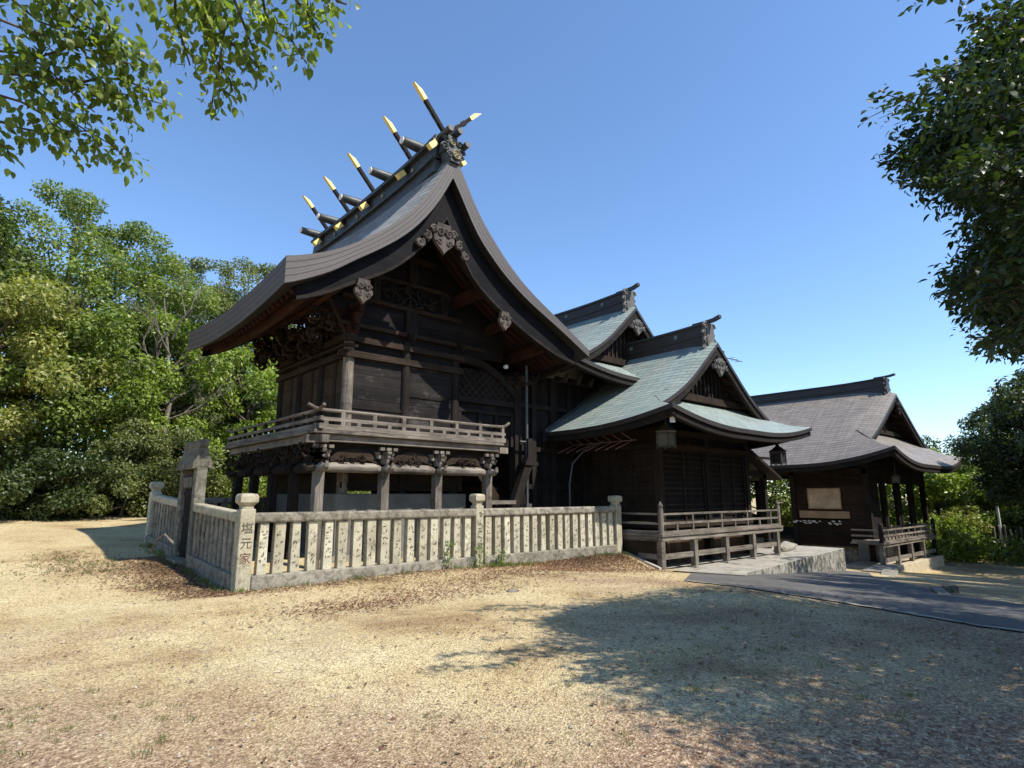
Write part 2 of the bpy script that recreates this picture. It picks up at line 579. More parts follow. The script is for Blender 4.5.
def interp(pts):
    xs = [p[0] for p in pts]
    zs = [p[1] for p in pts]
    # monotone-ish Catmull-Rom resample for smooth curves
    def f(x):
        if x <= xs[0]:
            return zs[0] + (zs[1] - zs[0]) / (xs[1] - xs[0]) * (x - xs[0])
        if x >= xs[-1]:
            return zs[-1] + (zs[-1] - zs[-2]) / (xs[-1] - xs[-2]) * (x - xs[-1])
        i = max(k for k in range(len(xs) - 1) if xs[k] <= x)
        h = xs[i + 1] - xs[i]
        t = (x - xs[i]) / h
        def slope(k):
            if k <= 0: return (zs[1] - zs[0]) / (xs[1] - xs[0])
            if k >= len(xs) - 1: return (zs[-1] - zs[-2]) / (xs[-1] - xs[-2])
            return (zs[k + 1] - zs[k - 1]) / (xs[k + 1] - xs[k - 1])
        m0, m1 = slope(i) * h, slope(i + 1) * h
        return (2 * t**3 - 3 * t**2 + 1) * zs[i] + (t**3 - 2 * t**2 + t) * m0 + (-2 * t**3 + 3 * t**2) * zs[i + 1] + (t**3 - t**2) * m1
    return f

def lin(a, b, n):
    return [a + (b - a) * i / (n - 1) for i in range(n)]

def sstep(a, b, x):
    t = min(1, max(0, (x - a) / (b - a)))
    return t * t * (3 - 2 * t)

# ------------------------------------------------------------------ terrain
def ground_z(x, y):
    up = 0.05 * max(0.0, y - 11.0) * (1 - sstep(12.5, 16, x))
    up = min(up, 1.6)
    drop = -0.08 * min(max(0.0, x - 9.0), 24.0)
    if x < 13.62:
        drop *= 1 - 0.9 * sstep(9.3, 10.5, y)
    und = 0.02 * math.sin(x * 1.1 + 0.6 * y) + 0.015 * math.sin(y * 1.7 - x * 0.7)
    und *= 1 - sstep(10, 14, x)
    return up + drop + und * sstep(0.5, 3, math.hypot(x, y))
# ------------------------------------------------------------------ ground, road, apron
def ground_mat():
    m, n, l, b = new_mat('sandy ground')
    tc = n.new('ShaderNodeTexCoord')
    P = tc.outputs['Object']
    sand = noise(n, l, P, 0.55, 8, 0.62, 0.3)
    r = ramp(n, [(0.34, (0.35, 0.245, 0.125)), (0.46, (0.53, 0.425, 0.235)), (0.66, (0.65, 0.555, 0.335))])
    l.new(sand.outputs[0], r.inputs[0])
    # worn, browner patches of rotted leaf
    pat = noise(n, l, P, 0.33, 7, 0.68, 0.5)
    near = n.new('ShaderNodeSeparateXYZ')
    l.new(P, near.inputs[0])
    # a broad browner strip across the yard, south west of the fence, and brown mulch under the big evergreen, painted in to warm its shade
    s_ = math_n(n, l, 'ADD', math_n(n, l, 'MULTIPLY', near.outputs[0], 0.65), math_n(n, l, 'MULTIPLY', near.outputs[1], 0.735))
    g = math_n(n, l, 'MULTIPLY', math_n(n, l, 'MAXIMUM', math_n(n, l, 'SUBTRACT', 6.4, s_), -3.0), 0.062)
    g = math_n(n, l, 'ADD', g, math_n(n, l, 'MULTIPLY', math_n(n, l, 'MINIMUM', math_n(n, l, 'MAXIMUM', math_n(n, l, 'SUBTRACT', near.outputs[0], 4.6), 0.0), 4.0), 0.05))
    pr = ramp(n, [(0.47, (0, 0, 0)), (0.70, (1, 1, 1))])
    l.new(math_n(n, l, 'ADD', pat.outputs[0], g), pr.inputs[0])
    dirt = noise(n, l, P, 26, 5, 0.7)
    dr = ramp(n, [(0.32, (0.12, 0.068, 0.045)), (0.45, (0.265, 0.17, 0.11)), (0.55, (0.42, 0.31, 0.21)), (0.7, (0.60, 0.50, 0.37))])
    l.new(dirt.outputs[0], dr.inputs[0])
    c = mixc(n, l, math_n(n, l, 'MULTIPLY', pr.outputs[0], 0.95), r.outputs[0], dr.outputs[0])
    # twiggy specks everywhere
    tw = noise(n, l, P, 9, 7, 0.78, 0.8)
    twr = ramp(n, [(0.55, (0, 0, 0)), (0.63, (1, 1, 1))])
    l.new(tw.outputs[0], twr.inputs[0])
    c = mixc(n, l, math_n(n, l, 'MULTIPLY', twr.outputs[0], 0.6), c, (0.20, 0.14, 0.09))
    # grains and chips
    vo = n.new('ShaderNodeTexVoronoi')
    vo.inputs['Scale'].default_value = 55
    l.new(P, vo.inputs['Vector'])
    vs = ramp(n, [(0.0, (0.55, 0.5, 0.45)), (0.5, (1.0, 1.0, 1.0)), (1.0, (1.25, 1.22, 1.18))])
    l.new(vo.outputs['Color'], vs.inputs[0])
    c = mixc(n, l, 1.0, c, vs.outputs[0], 'MULTIPLY')
    fine = noise(n, l, P, 160, 3, 0.7)
    fr = ramp(n, [(0.34, (0.55, 0.51, 0.46)), (0.5, (1, 1, 1)), (0.68, (1.25, 1.23, 1.18))])
    l.new(fine.outputs[0], fr.inputs[0])
    c = mixc(n, l, 1.0, c, fr.outputs[0], 'MULTIPLY')
    lump = noise(n, l, P, 42, 4, 0.75)
    lr = ramp(n, [(0.35, (0.5, 0.46, 0.42)), (0.52, (1, 1, 1)), (0.7, (1.22, 1.2, 1.16))])
    l.new(lump.outputs[0], lr.inputs[0])
    c = mixc(n, l, 1.0, c, lr.outputs[0], 'MULTIPLY')
    # thin moss
    mo = noise(n, l, P, 0.8, 6, 0.7)
    mr = ramp(n, [(0.63, (0, 0, 0)), (0.72, (1, 1, 1))])
    l.new(mo.outputs[0], mr.inputs[0])
    c = mixc(n, l, math_n(n, l, 'MULTIPLY', mr.outputs[0], 0.45), c, (0.20, 0.19, 0.085))
    l.new(c, b.inputs['Base Color'])
    b.inputs['Roughness'].default_value = 0.95
    b.inputs['Specular IOR Level'].default_value = 0.15
    h = math_n(n, l, 'ADD', math_n(n, l, 'MULTIPLY', fine.outputs[0], 0.35), math_n(n, l, 'ADD', vo.outputs['Distance'], math_n(n, l, 'MULTIPLY', dirt.outputs[0], 0.8)))
    bump(n, l, h, b, 0.75, 0.02)
    return m

def axis_coords(lo, hi, step, far):
    a = list(np.arange(lo, hi + 1e-6, step))
    s = step
    up, dn = [], []
    x = hi
    while x < far:
        s *= 1.35
        x += s
        up.append(x)
    s = step
    x = lo
    while x > -far:
        s *= 1.35
        x -= s
        dn.append(x)
    return dn[::-1] + a + up

gx = axis_coords(-10, 36, 0.3, 900)
gy = axis_coords(-8, 34, 0.3, 900)
gm = MB()
gm.v = [(x, y, ground_z(x, y)) for y in gy for x in gx]
nx = len(gx)
gm.f = [(j * nx + i, j * nx + i + 1, (j + 1) * nx + i + 1, (j + 1) * nx + i) for j in range(len(gy) - 1) for i in range(nx - 1)]
gm.mi = [0] * len(gm.f)
GROUND = gm.build('ground', ground_mat(), smooth=False, fix=False)
GROUND.data.polygons.foreach_set('use_smooth', [True] * len(GROUND.data.polygons))
tag(GROUND, kind='structure')

def drape(name, poly, mat, lift, step=0.3):
    """a sheet over the terrain clipped to a polygon"""
    bm = bmesh.new()
    xs = [p[0] for p in poly]
    ys = [p[1] for p in poly]
    f = bm.faces.new([bm.verts.new((x, y, 0)) for x, y in poly])
    if f.normal.z < 0:
        f.normal_flip()
    for ax, lo, hi in ((0, min(xs), max(xs)), (1, min(ys), max(ys))):
        t = math.floor(lo / step) * step + step
        while t < hi:
            co = [0, 0, 0]; co[ax] = t
            no = [0, 0, 0]; no[ax] = 1
            bmesh.ops.bisect_plane(bm, geom=bm.verts[:] + bm.edges[:] + bm.faces[:], plane_co=co, plane_no=no)
            t += step
    for v in bm.verts:
        v.co.z = ground_z(v.co.x, v.co.y) + lift
    bmesh.ops.recalc_face_normals(bm, faces=bm.faces)
    me = bpy.data.meshes.new(name)
    bm.to_mesh(me)
    bm.free()
    me.polygons.foreach_set('use_smooth', [True] * len(me.polygons))
    me.materials.append(mat)
    o = bpy.data.objects.new(name, me)
    COL.objects.link(o)
    return tag(o, kind='structure')

def asphalt_mat():
    m, n, l, b = new_mat('old asphalt')
    tc = n.new('ShaderNodeTexCoord')
    P = tc.outputs['Object']
    a = noise(n, l, P, 0.7, 7, 0.65)
    r = ramp(n, [(0.3, (0.062, 0.058, 0.052)), (0.7, (0.112, 0.105, 0.094))])
    l.new(a.outputs[0], r.inputs[0])
    f = noise(n, l, P, 130, 2, 0.6)
    fr = ramp(n, [(0.3, (0.6, 0.6, 0.6)), (0.7, (1.4, 1.4, 1.38))])
    l.new(f.outputs[0], fr.inputs[0])
    c = mixc(n, l, 1.0, r.outputs[0], fr.outputs[0], 'MULTIPLY')
    d = noise(n, l, P, 2.2, 6, 0.75)
    dr = ramp(n, [(0.6, (0, 0, 0)), (0.75, (1, 1, 1))])
    l.new(d.outputs[0], dr.inputs[0])
    c = mixc(n, l, math_n(n, l, 'MULTIPLY', dr.outputs[0], 0.35), c, (0.26, 0.22, 0.16))
    l.new(c, b.inputs['Base Color'])
    b.inputs['Roughness'].default_value = 0.85
    bump(n, l, f.outputs[0], b, 0.5, 0.008)
    return m

rj = random.Random(19)
NEAR_EDGE = []
_e = [(11.15, 7.2), (10.35, 5.1), (9.85, 2.85), (9.25, 1.35), (8.2, -4)]
for (x0, y0), (x1, y1) in zip(_e, _e[1:]):
    k_ = int(math.hypot(x1 - x0, y1 - y0) / .16)
    for i in range(k_):
        t = i / k_
        NEAR_EDGE.append((x0 + (x1 - x0) * t + rj.uniform(-.05, .05) + .06 * math.sin((y0 + (y1 - y0) * t) * 2.3), y0 + (y1 - y0) * t))
ROAD = [(13.95, 8.75)] + NEAR_EDGE + [(8.2, -4), (8.0, -9), (14, -9), (13.6, -1), (14.2, 1.6), (16.0, 3.6), (18.6, 5.2), (21.5, 7.0), (25.0, 8.3), (25.0, 9.1), (15.3, 7.95)]
drape('road', ROAD, asphalt_mat(), 0.012)
# pale worn edge of the road
er = MB()
top = NEAR_EDGE
vs, fs = [], []
for i, (x, y) in enumerate(top):
    for k, d in enumerate((-0.02, 0.13 + .05 * math.sin(i * .9))):
        vs.append((x + d, y, ground_z(x + d, y) + 0.02))
for i in range(len(top) - 1):
    fs.append((2 * i, 2 * i + 1, 2 * i + 3, 2 * i + 2))
er.add(vs, fs)
tag(er.build('road_edge_strip', CONC, fix=False), kind='structure')

ap = MB()
ap.prism([(13.86, 9.3), (15.25, 7.98), (25.0, 9.06), (25.0, 12.0), (13.86, 12.0)], -2.2, -0.44, 'z')
ap.mi = [0, 0] + [1] * (len(ap.mi) - 2)
tag(ap.build('concrete_apron', [CONC, stone('streaked concrete face', (0.16, 0.15, 0.125), (0.36, 0.33, 0.27), (0.035, 0.035, 0.03), scale=1.6, amt=(.46, .56))], bevel=0.015), kind='structure')
ar = MB()   # low sloping lip where the apron runs out into the road
vs = [(13.3, 8.9, ground_z(13.3, 8.9) + .03), (14.6, 7.6, ground_z(14.6, 7.6) + 0.03), (15.25, 7.98, -0.446), (13.86, 9.28, -0.446)]
ar.add(vs, [(0, 1, 2, 3)])
tag(ar.build('apron_ramp', CONC, fix=False), kind='structure')

# ------------------------------------------------------------------ shared building pieces
def giboshi(mb, x, y, z, r=0.07, n=10):
    """onion finial on a rail post"""
    mb.lathe((x, y, z), [(r, 0), (r, 0.03), (r * .8, 0.04), (r * .8, 0.07), (r * 1.05, 0.10), (r * 1.05, .12), (r * .8, 0.15), (r * .5, 0.19), (0.005, 0.235)], n)

def spiral(mb, c, r, turns, rad, y, sx=1, n=14, start=0.0):
    pts, rr = [], []
    for i in range(n):
        t = i / (n - 1)
        a = start + turns * 2 * PI * t
        q = r * (1 - 0.85 * t)
        pts.append((c[0] + sx * q * math.cos(a), y, c[1] + q * math.sin(a)))
        rr.append(rad * (1 - 0.4 * t))
    mb.tube(pts, rr, 6)

def gegyo(mb, x, z, y, s, wings=0, slope=1.0):
    """carved gable pendant hanging from (x, z); wings = number of scroll lobes down each side"""
    heart = []
    for i in range(22):
        t = i / 22 * 2 * PI
        hx = 16 * math.sin(t) ** 3
        hz = 13 * math.cos(t) - 5 * math.cos(2 * t) - 2 * math.cos(3 * t) - math.cos(4 * t)
        heart.append((x + hx / 34 * s, z - 0.62 * s + hz / 34 * s))
    mb.prism(heart, y - 0.05, y + 0.05, 'y')
    mb.prism([(x - .3 * s, z + .1 * s), (x + .3 * s, z + .1 * s), (x + .34 * s, z - .25 * s), (x + .12 * s, z - .5 * s), (x - .12 * s, z - .5 * s), (x - .34 * s, z - .25 * s)], y - 0.04, y + 0.06, 'y')
    for sx in (-1, 1):
        spiral(mb, (x + sx * .2 * s, z - .3 * s), .17 * s, 1.4, .05 * s, y - .07, sx)
        spiral(mb, (x + sx * .22 * s, z - .66 * s), .13 * s, 1.3, .045 * s, y - .06, sx)
        for k in range(wings):
            cx, cz = x + sx * (.42 + .3 * k) * s, z - (.12 + .3 * slope * k) * s
            spiral(mb, (cx, cz - .1 * s), .17 * s, 1.5, .06 * s, y - .03, sx, start=k)
            mb.prism([(cx + .16 * s * math.cos(a), cz - .08 * s + .16 * s * math.sin(a)) for a in lin(0, 2 * PI, 9)[:-1]], y - .01, y + .05, 'y')
    spiral(mb, (x, z - .22 * s), .1 * s, 1.2, .05 * s, y - .08)

def carving(mb, x0, x1, y0, y1, z0, z1, n, rad, rng):
    """openwork carving of curls in a box"""
    for _ in range(n):
        c = (rng.uniform(x0, x1), rng.uniform(y0, y1), rng.uniform(z0, z1))
        r = rng.uniform(.5, 1) * rad
        a0 = rng.uniform(0, 2 * PI)
        sg = rng.choice((-1, 1))
        ax = rng.uniform(-.7, .7)
        pts, rr = [], []
        for i in range(8):
            t = i / 7
            a = a0 + sg * 5.0 * t
            q = r * (1 - .7 * t)
            pts.append((c[0] + q * math.cos(a) * math.cos(ax), c[1] + q * math.cos(a) * math.sin(ax), c[2] + q * math.sin(a)))
            rr.append(rad * .22 * (1 - .5 * t))
        mb.tube(pts, rr, 5)

def masu(mb, x, y, z, s):
    """bearing block, tapered below"""
    a, b = s / 2, s * .36
    vs = [(x - b, y - b, z), (x + b, y - b, z), (x + b, y + b, z), (x - b, y + b, z),
          (x - a, y - a, z + s * .35), (x + a, y - a, z + s * .35), (x + a, y + a, z + s * .35), (x - a, y + a, z + s * .35),
          (x - a, y - a, z + s * .7), (x + a, y - a, z + s * .7), (x + a, y + a, z + s * .7), (x - a, y + a, z + s * .7)]
    mb.add(vs, [(3, 2, 1, 0), (8, 9, 10, 11)] + [(i + 4 * k, (i + 1) % 4 + 4 * k, (i + 1) % 4 + 4 * k + 4, i + 4 * k + 4) for k in (0, 1) for i in range(4)])

def bracket(mb, x, y, z, s, along, out=None, tiers=2):
    """bracket set on a column head. along: unit (dx,dy) of the wall line; out: unit outward direction"""
    ax, ay = along
    masu(mb, x, y, z, .34 * s)
    zz = z + .24 * s
    for t in range(tiers):
        L = (.42 + .2 * t) * s
        mb.bar((x - ax * L, y - ay * L, zz + .08 * s), (x + ax * L, y + ay * L, zz + .08 * s), .12 * s, .15 * s)
        for k in (-1, 0, 1):
            masu(mb, x + ax * L * .88 * k, y + ay * L * .88 * k, zz + .16 * s, .2 * s)
        if out:
            O = (.42 + .3 * t) * s
            mb.bar((x - out[0] * .1, y - out[1] * .1, zz + .08 * s), (x + out[0] * O, y + out[1] * O, zz + .08 * s), .12 * s, .15 * s)
            masu(mb, x + out[0] * O * .9, y + out[1] * O * .9, zz + .16 * s, .2 * s)
            mb.tube([(x + out[0] * O * .9, y + out[1] * O * .9, zz + .02 * s), (x + out[0] * (O + .2 * s), y + out[1] * (O + .2 * s), zz - .03 * s), (x + out[0] * (O + .34 * s), y + out[1] * (O + .34 * s), zz + .12 * s)], [.07 * s, .06 * s, .02 * s], 6)
        zz += .3 * s

def railing(root, pts_rails, post_pts, mats, part='railing'):
    pass

# ================================================================== THE SANCTUARY
SAN = thing('main_sanctuary', (7.9, 15.2, 0.0), 'tall dark timber sanctuary with gold tipped crossed finials, raised on posts behind the stone fence', 'shrine building')
XR = 7.95
HY0, HY1 = 11.2, 18.6
h_edge = interp([(3.96, 6.23), (4.25, 6.32), (4.9, 6.61), (5.59, 7.06), (6.22, 7.58), (6.75, 8.12), (7.21, 8.72), (7.6, 9.38), (7.95, 10.1)])
h_edgeR = interp([(7.95, 10.1), (8.2, 9.72), (8.77, 8.77), (9.34, 8.1), (9.94, 7.53), (10.68, 7.01), (11.87, 6.37), (12.97, 5.78)])
h_thk = interp([(3.96, .58), (4.9, .47), (5.6, .41), (7.0, .55), (7.95, .68), (8.5, .68), (9.4, .53), (10.2, .39), (11.3, .28), (12.97, .21)])

def h_top(x, y):
    z = h_edge(x) if x <= XR else h_edgeR(x)
    t = min(1, max(0, min(y - HY0, HY1 - y) / 1.5))
    u = (x - 3.96) / (XR - 3.96) if x <= XR else (12.97 - x) / (12.97 - XR)
    D = 0.30 * sstep(0, .8, u)
    yc = (y - (HY0 + HY1) / 2) / ((HY1 - HY0) / 2)
    sag = -0.24 * (1 - yc * yc)
    return z + D * (1 - (1 - t) ** 2) + sag

hx = lin(3.96, XR, 22) + lin(XR, 12.97, 26)[1:]
hy = [HY0, HY0 + .18, HY0 + .4, HY0 + .7, HY0 + 1.05, HY0 + 1.5] + lin(HY0 + 1.5, HY1 - 1.5, 9)[1:] + [HY1 - 1.05, HY1 - .7, HY1 - .4, HY1 - .18, HY1]
rb = MB()
grid = [[(x, y, h_top(x, y)) for x in hx] for y in hy]
rb.sheet(grid, lambda p: h_thk(p.x))
ROOF = rb.build('roof', [BARK, EDGE], SAN, smooth=True)
# bargeboards under the thatch at both gables
def h_under(x, y):
    return h_top(x, y) - h_thk(x)
for y0, y1 in ((HY0 + .26, HY0 + .38), (HY1 - .38, HY1 - .26)):
    m = MB()
    L = lin(4.3, XR, 16)
    Rr = lin(XR, 12.6, 18)
    dL = interp([(4.3, .32), (5.3, .46), (6.3, .62), (7.3, .75), (XR, 1.0)])
    dR = interp([(XR, 1.0), (8.6, 1.05), (10.0, .8), (11.7, .66), (12.6, .4)])
    yy = HY0 if y0 < 15 else HY1
    m.strip([(x, h_under(x, yy) + .03) for x in L], [(x, h_under(x, yy) - dL(x)) for x in L], y0, y1)
    m.strip([(x, h_under(x, yy) + .03) for x in Rr], [(x, h_under(x, yy) - dR(x)) for x in Rr], y0, y1)
    bb = each(m, 'bargeboard', BLK, SAN)[0]
    if yy == HY0:
        m = MB()   # moulded lower lip, a little lighter
        m.strip([(x, h_under(x, yy) - dL(x) + .05) for x in L], [(x, h_under(x, yy) - dL(x) - .03) for x in L], y0 - .03, y1 + .02)
        m.strip([(x, h_under(x, yy) - dR(x) + .05) for x in Rr], [(x, h_under(x, yy) - dR(x) - .03) for x in Rr], y0 - .03, y1 + .02)
        each(m, 'moulding', DW['x'], bb)
        for gx_, gz_, gs, wg in ((7.8, 8.1, .66, 3), (5.72, 6.16, .46, 0), (9.8, 6.28, .42, 0)):
            g = MB()
            gegyo(g, gx_, gz_, HY0 + .16, gs, wg, 1.15)
            g.build('carved_pendant', ORNW, bb)
# ridge box with stacked courses, its cap and fittings
rzi = interp([(11.2, 10.32), (11.8, 10.22), (12.7, 10.12), (13.6, 10.06), (15.2, 9.99), (16.8, 9.95), (18.6, 9.97)])
rz = lambda y: rzi(y) - .12
ym = lin(HY0 + .35, HY1 + .5, 15)
def along_ridge(mb, w0, w1, z0, z1, ys, rzf, xr):
    for k, (a, b) in enumerate(zip(ys, ys[1:])):
        vs = []
        for y in (a, b):
            vs += [(xr - w0, y, rzf(y) + z0), (xr + w0, y, rzf(y) + z0), (xr + w1, y, rzf(y) + z1), (xr - w1, y, rzf(y) + z1)]
        mb.add(vs, [(0, 1, 5, 4), (1, 2, 6, 5), (2, 3, 7, 6), (3, 0, 4, 7), (3, 2, 1, 0), (4, 5, 6, 7)])
m = MB()
along_ridge(m, .36, .27, -.5, .36, ym, rz, XR)
RIDGE = m.build('ridge', DKCOP, SAN)
m = MB()
along_ridge(m, .40, .40, .36, .43, ym, rz, XR)
along_ridge(m, .33, .33, .43, .55, ym, rz, XR)
along_ridge(m, .42, .42, -.16, -.11, ym, rz, XR)
each(m, 'ridge_cap', DKCOP, RIDGE)
for y in (12.6, 14.2, 15.75, 17.3, 18.4):
    m = MB()
    m.tube([(XR - .36, y, rz(y) + .1), (XR - .30, y, rz(y) + .1)], .06, 12)
    m.build('crest_disc', GOLDD, RIDGE)
RT = .55
def chigi_at(y):
    for sg in (1, -1):
        yy = y + sg * .06
        zc = rz(y) + RT + .08
        c = Vector((XR, yy, zc))
        d = Vector((-sg * .71, 0, .76)).normalized()
        up = Vector((0, 1, 0))
        m = MB()
        m.bar(c - d * .62, c + d * 1.0, .095, .10, up)
        ch = m.build('crossed_finial', DW['z'], RIDGE)
        # gilt shoes: slanted tip and foot
        m = MB()
        e = c + d * 1.0
        pr = Vector((d.z, 0, -d.x))
        wv = .053
        pts = [e - pr * wv - d * .02, e + pr * wv - d * .02, e + pr * wv + d * .22, e - pr * wv + d * .46] if sg > 0 else [e + pr * wv - d * .02, e - pr * wv - d * .02, e - pr * wv + d * .22, e + pr * wv + d * .46]
        vs = [p + Vector((0, t, 0)) for t in (-.056, .056) for p in pts]
        m.add(vs, [(0, 1, 2, 3), (7, 6, 5, 4), (0, 4, 5, 1), (1, 5, 6, 2), (2, 6, 7, 3), (3, 7, 4, 0)])
        m.bar(c - d * .86, c - d * .6, .15, .14, up)
        each(m, 'gilt_tip', GOLD, RIDGE)
        m = MB()
        for t in (.35, .62):
            m.bar(c + d * t, c + d * (t + .14), .145, .035, up)
        each(m, 'wind_slot', INK, RIDGE)
for y in (11.5, 13.0, 15.1, 16.75, 18.4):
    chigi_at(y)
for y in (12.4, 14.1, 15.95, 17.6, 19.0):
    m = MB()
    z = rz(y) + RT + .13
    m.tube([(XR - .80, y, z), (XR - .78, y, z), (XR - .35, y, z), (XR, y, z), (XR + .35, y, z), (XR + .78, y, z), (XR + .80, y, z)], [.10, .115, .14, .15, .14, .115, .10], 14)
    lg = m.build('ridge_log', DKCOP, RIDGE, smooth=True)
    m = MB()
    for sx in (-1, 1):
        m.tube([(XR + sx * .79, y, z), (XR + sx * .83, y, z)], .095, 14)
    each(m, 'log_end_cap', WHITE, RIDGE)
# ridge end: three short logs, ornament, gilt crests
m = MB()
for dx, dz in ((-.2, .52), (.1, .56), (.34, .28)):
    m.tube([(XR + dx, 11.95, rz(11.6) + dz - .05), (XR + dx, 11.05, rz(11.6) + dz + .02)], .085, 12)
each(m, 'ridge_end_log', DKCOP, RIDGE)
m = MB()
m.prism([(XR - .25, 10.12), (XR + .25, 10.12), (XR + .22, 10.42), (XR + .14, 10.6), (XR - .14, 10.6), (XR - .22, 10.42)], 11.25, 11.5, 'y')
m.prism([(XR - .13, 9.82), (XR + .13, 9.82), (XR + .2, 10.12), (XR - .2, 10.12)], 11.12, 11.5, 'y')
for sx in (-1, 1):
    spiral(m, (XR + sx * .25, 10.2), .12, 1.4, .035, 11.22, sx)
    spiral(m, (XR + sx * .2, 10.43), .1, 1.4, .032, 11.24, sx)
    spiral(m, (XR + sx * .17, 9.97), .09, 1.4, .03, 11.12, sx)
m.build('ridge_end_ornament', DKCOP, RIDGE)
for cx_, cz_, y_, r_ in ((XR + .02, 10.02, 11.1, .13), (XR - .02, 10.4, 11.23, .085)):
    m = MB()
    m.tube([(cx_ + r_ * .86 * math.cos(a), y_ - .02, cz_ + r_ * .86 * math.sin(a)) for a in lin(0, 2 * PI, 21)], r_ * .14, 6)
    m.tube([(cx_, y_ + .02, cz_), (cx_, y_ - .012, cz_)], r_ * .75, 20)
    for k in range(3):   # three comma shapes
        a0 = k * 2 * PI / 3
        m.tube([(cx_ + r_ * q * math.cos(a0 + t), y_ - .02, cz_ + r_ * q * math.sin(a0 + t)) for q, t in ((.3, 0), (.42, .5), (.55, 1.0), (.62, 1.6))], [r_ * .2, r_ * .16, r_ * .1, r_ * .04], 6)
    m.build('gilt_crest', GOLDD, RIDGE)
# soffit rafters (close set, reddish) and purlins
m = RAFT = MB()
n_r = 27
for i in range(n_r):
    y = HY0 + .42 + (HY1 - HY0 - .84) * i / (n_r - 1)
    for xs in (lin(4.25, 6.2, 6), lin(8.3, 12.7, 10)):
        for a, b in zip(xs, xs[1:]):
            m.bar((a, y, h_under(a, y) - .075), (b, y, h_under(b, y) - .075), .075, .10)
    xs = lin(4.75, 6.2, 4)
    for a, b in zip(xs, xs[1:]):
        m.bar((a, y + .12, h_under(a, y) - .26), (b, y + .12, h_under(b, y) - .30), .07, .10)
RAFT.build('rafters', REDW['x'], SAN)
for x, off, s_ in ((4.55, .22, .13), (5.35, .36, .15), (6.3, .5, .2), (7.95, .75, .26), (9.47, .62, .22), (10.6, .42, .18), (11.75, .36, .2)):
    m = MB()
    for a, b in zip(hy[2:-2], hy[3:-2]):
        m.bar((x, a, h_under(x, a) - off), (x, b, h_under(x, b) - off), s_, s_ * 1.3)
    m.build('purlin', REDW['y'], SAN)
# columns of the core, walls
CX = [6.3, 7.885, 9.47]
CY = [13.1, 14.5, 15.9, 17.3]
for x in CX:
    for y in CY:
        if x == CX[1] and y not in (CY[0], CY[3]):
            continue
        m = MB()
        m.tube([(x, y, .75), (x, y, 5.45)], .135, 14)
        front = y == CY[0]
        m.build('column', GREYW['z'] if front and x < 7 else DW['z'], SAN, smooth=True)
for y, mat in ((CY[0], PANEL), (CY[3], PANEL)):
    for a, b in zip(CX, CX[1:]):
        m = MB()
        m.box(a + .1, b - .1, y - .03, y + .03, 2.95, 5.0)
        m.build('wall_panel', mat, SAN)
        m = MB()
        m.box(a + .12, b - .12, y - .045, y + .045, 2.95, 3.06)
        m.box(a + .12, b - .12, y - .055, y + .055, 4.06 if a > 7 else 3.62, 4.13 if a > 7 else 3.7)
        each(m, 'wall_rail', DW['x'], SAN)
for x in (CX[0], CX[2]):
    for a, b in zip(CY, CY[1:]):
        m = MB()
        m.box(x - .03, x + .03, a + .1, b - .1, 2.95, 5.0)
        m.build('wall_panel', WALLB, SAN)
        m = MB()
        m.box(x - .05, x + .05, a + .55, a + .72, 2.95, 4.9)
        m.build('wall_stile', BROWN['z'], SAN)
# tie beams
m = MB()
for z0, z1, w_ in ((4.86, 5.02, .20), (5.24, 5.38, .24)):
    m.box(CX[0] - .25, CX[2] + .2, CY[0] - w_ / 2 - .05, CY[0] + w_ / 2, z0, z1)
each(m, 'tie_beam', BROWN['x'], SAN)
m = MB()
for z0, z1, w_ in ((4.84, 5.0, .21), (5.0 + .1, 5.0 + .17, .27), (5.24, 5.40, .23)):
    m.box(CX[0] - w_ / 2 - .05, CX[0] + w_ / 2, CY[0] - .2, CY[3] + .2, z0, z1)
    m.box(CX[2] - w_ / 2, CX[2] + w_ / 2, CY[0] + .13, CY[3] + .2, z0, z1)
each(m, 'tie_beam', BROWN['y'], SAN)
# frieze boards between the beams, lighter lines
m = MB()
m.box(CX[0] + .12, CX[2] - .12, CY[0] - .03, CY[0] + .03, 5.02, 5.24)
each(m, 'frieze_board', DK['x'], SAN)
# gable wall above
m = MB()
xs = lin(5.0, 11.2, 24)
def gtop(x):
    return h_under(x, 13.1) + .05
m.strip([(x, gtop(x)) for x in xs], [(x, max(5.38, 5.38 + (x - 9.5) * .05) if x > 6.2 else min(gtop(x) - .05, 5.38 + (6.2 - x) * .6)) for x in xs], 13.06, 13.16)
m.build('gable_wall', DK['x'], SAN)
m = MB()
for z, x0, x1 in ((5.62, 5.9, 10.4), (6.32, 6.0, 9.6), (7.0, 6.35, 9.1), (7.75, 6.9, 8.7)):
    m.box(x0, x1, 12.94, 13.06, z, z + .10)
each(m, 'gable_beam', BROWN['x'], SAN)
m = MB()
m.box(7.82, 8.08, 12.93, 13.05, 7.1, 8.6)
m.box(7.78, 8.12, 12.92, 13.05, 5.72, 6.32)
for x in (6.9, 9.0):
    m.box(x - .1, x + .1, 12.94, 13.05, 6.42, 7.0)
each(m, 'gable_strut', DW['z'], SAN)
m = MB()
carving(m, 6.9, 9.0, 12.9, 13.0, 6.5, 6.95, 26, .2, random.Random(5))
m.build('gable_carving', DW['x'], SAN)
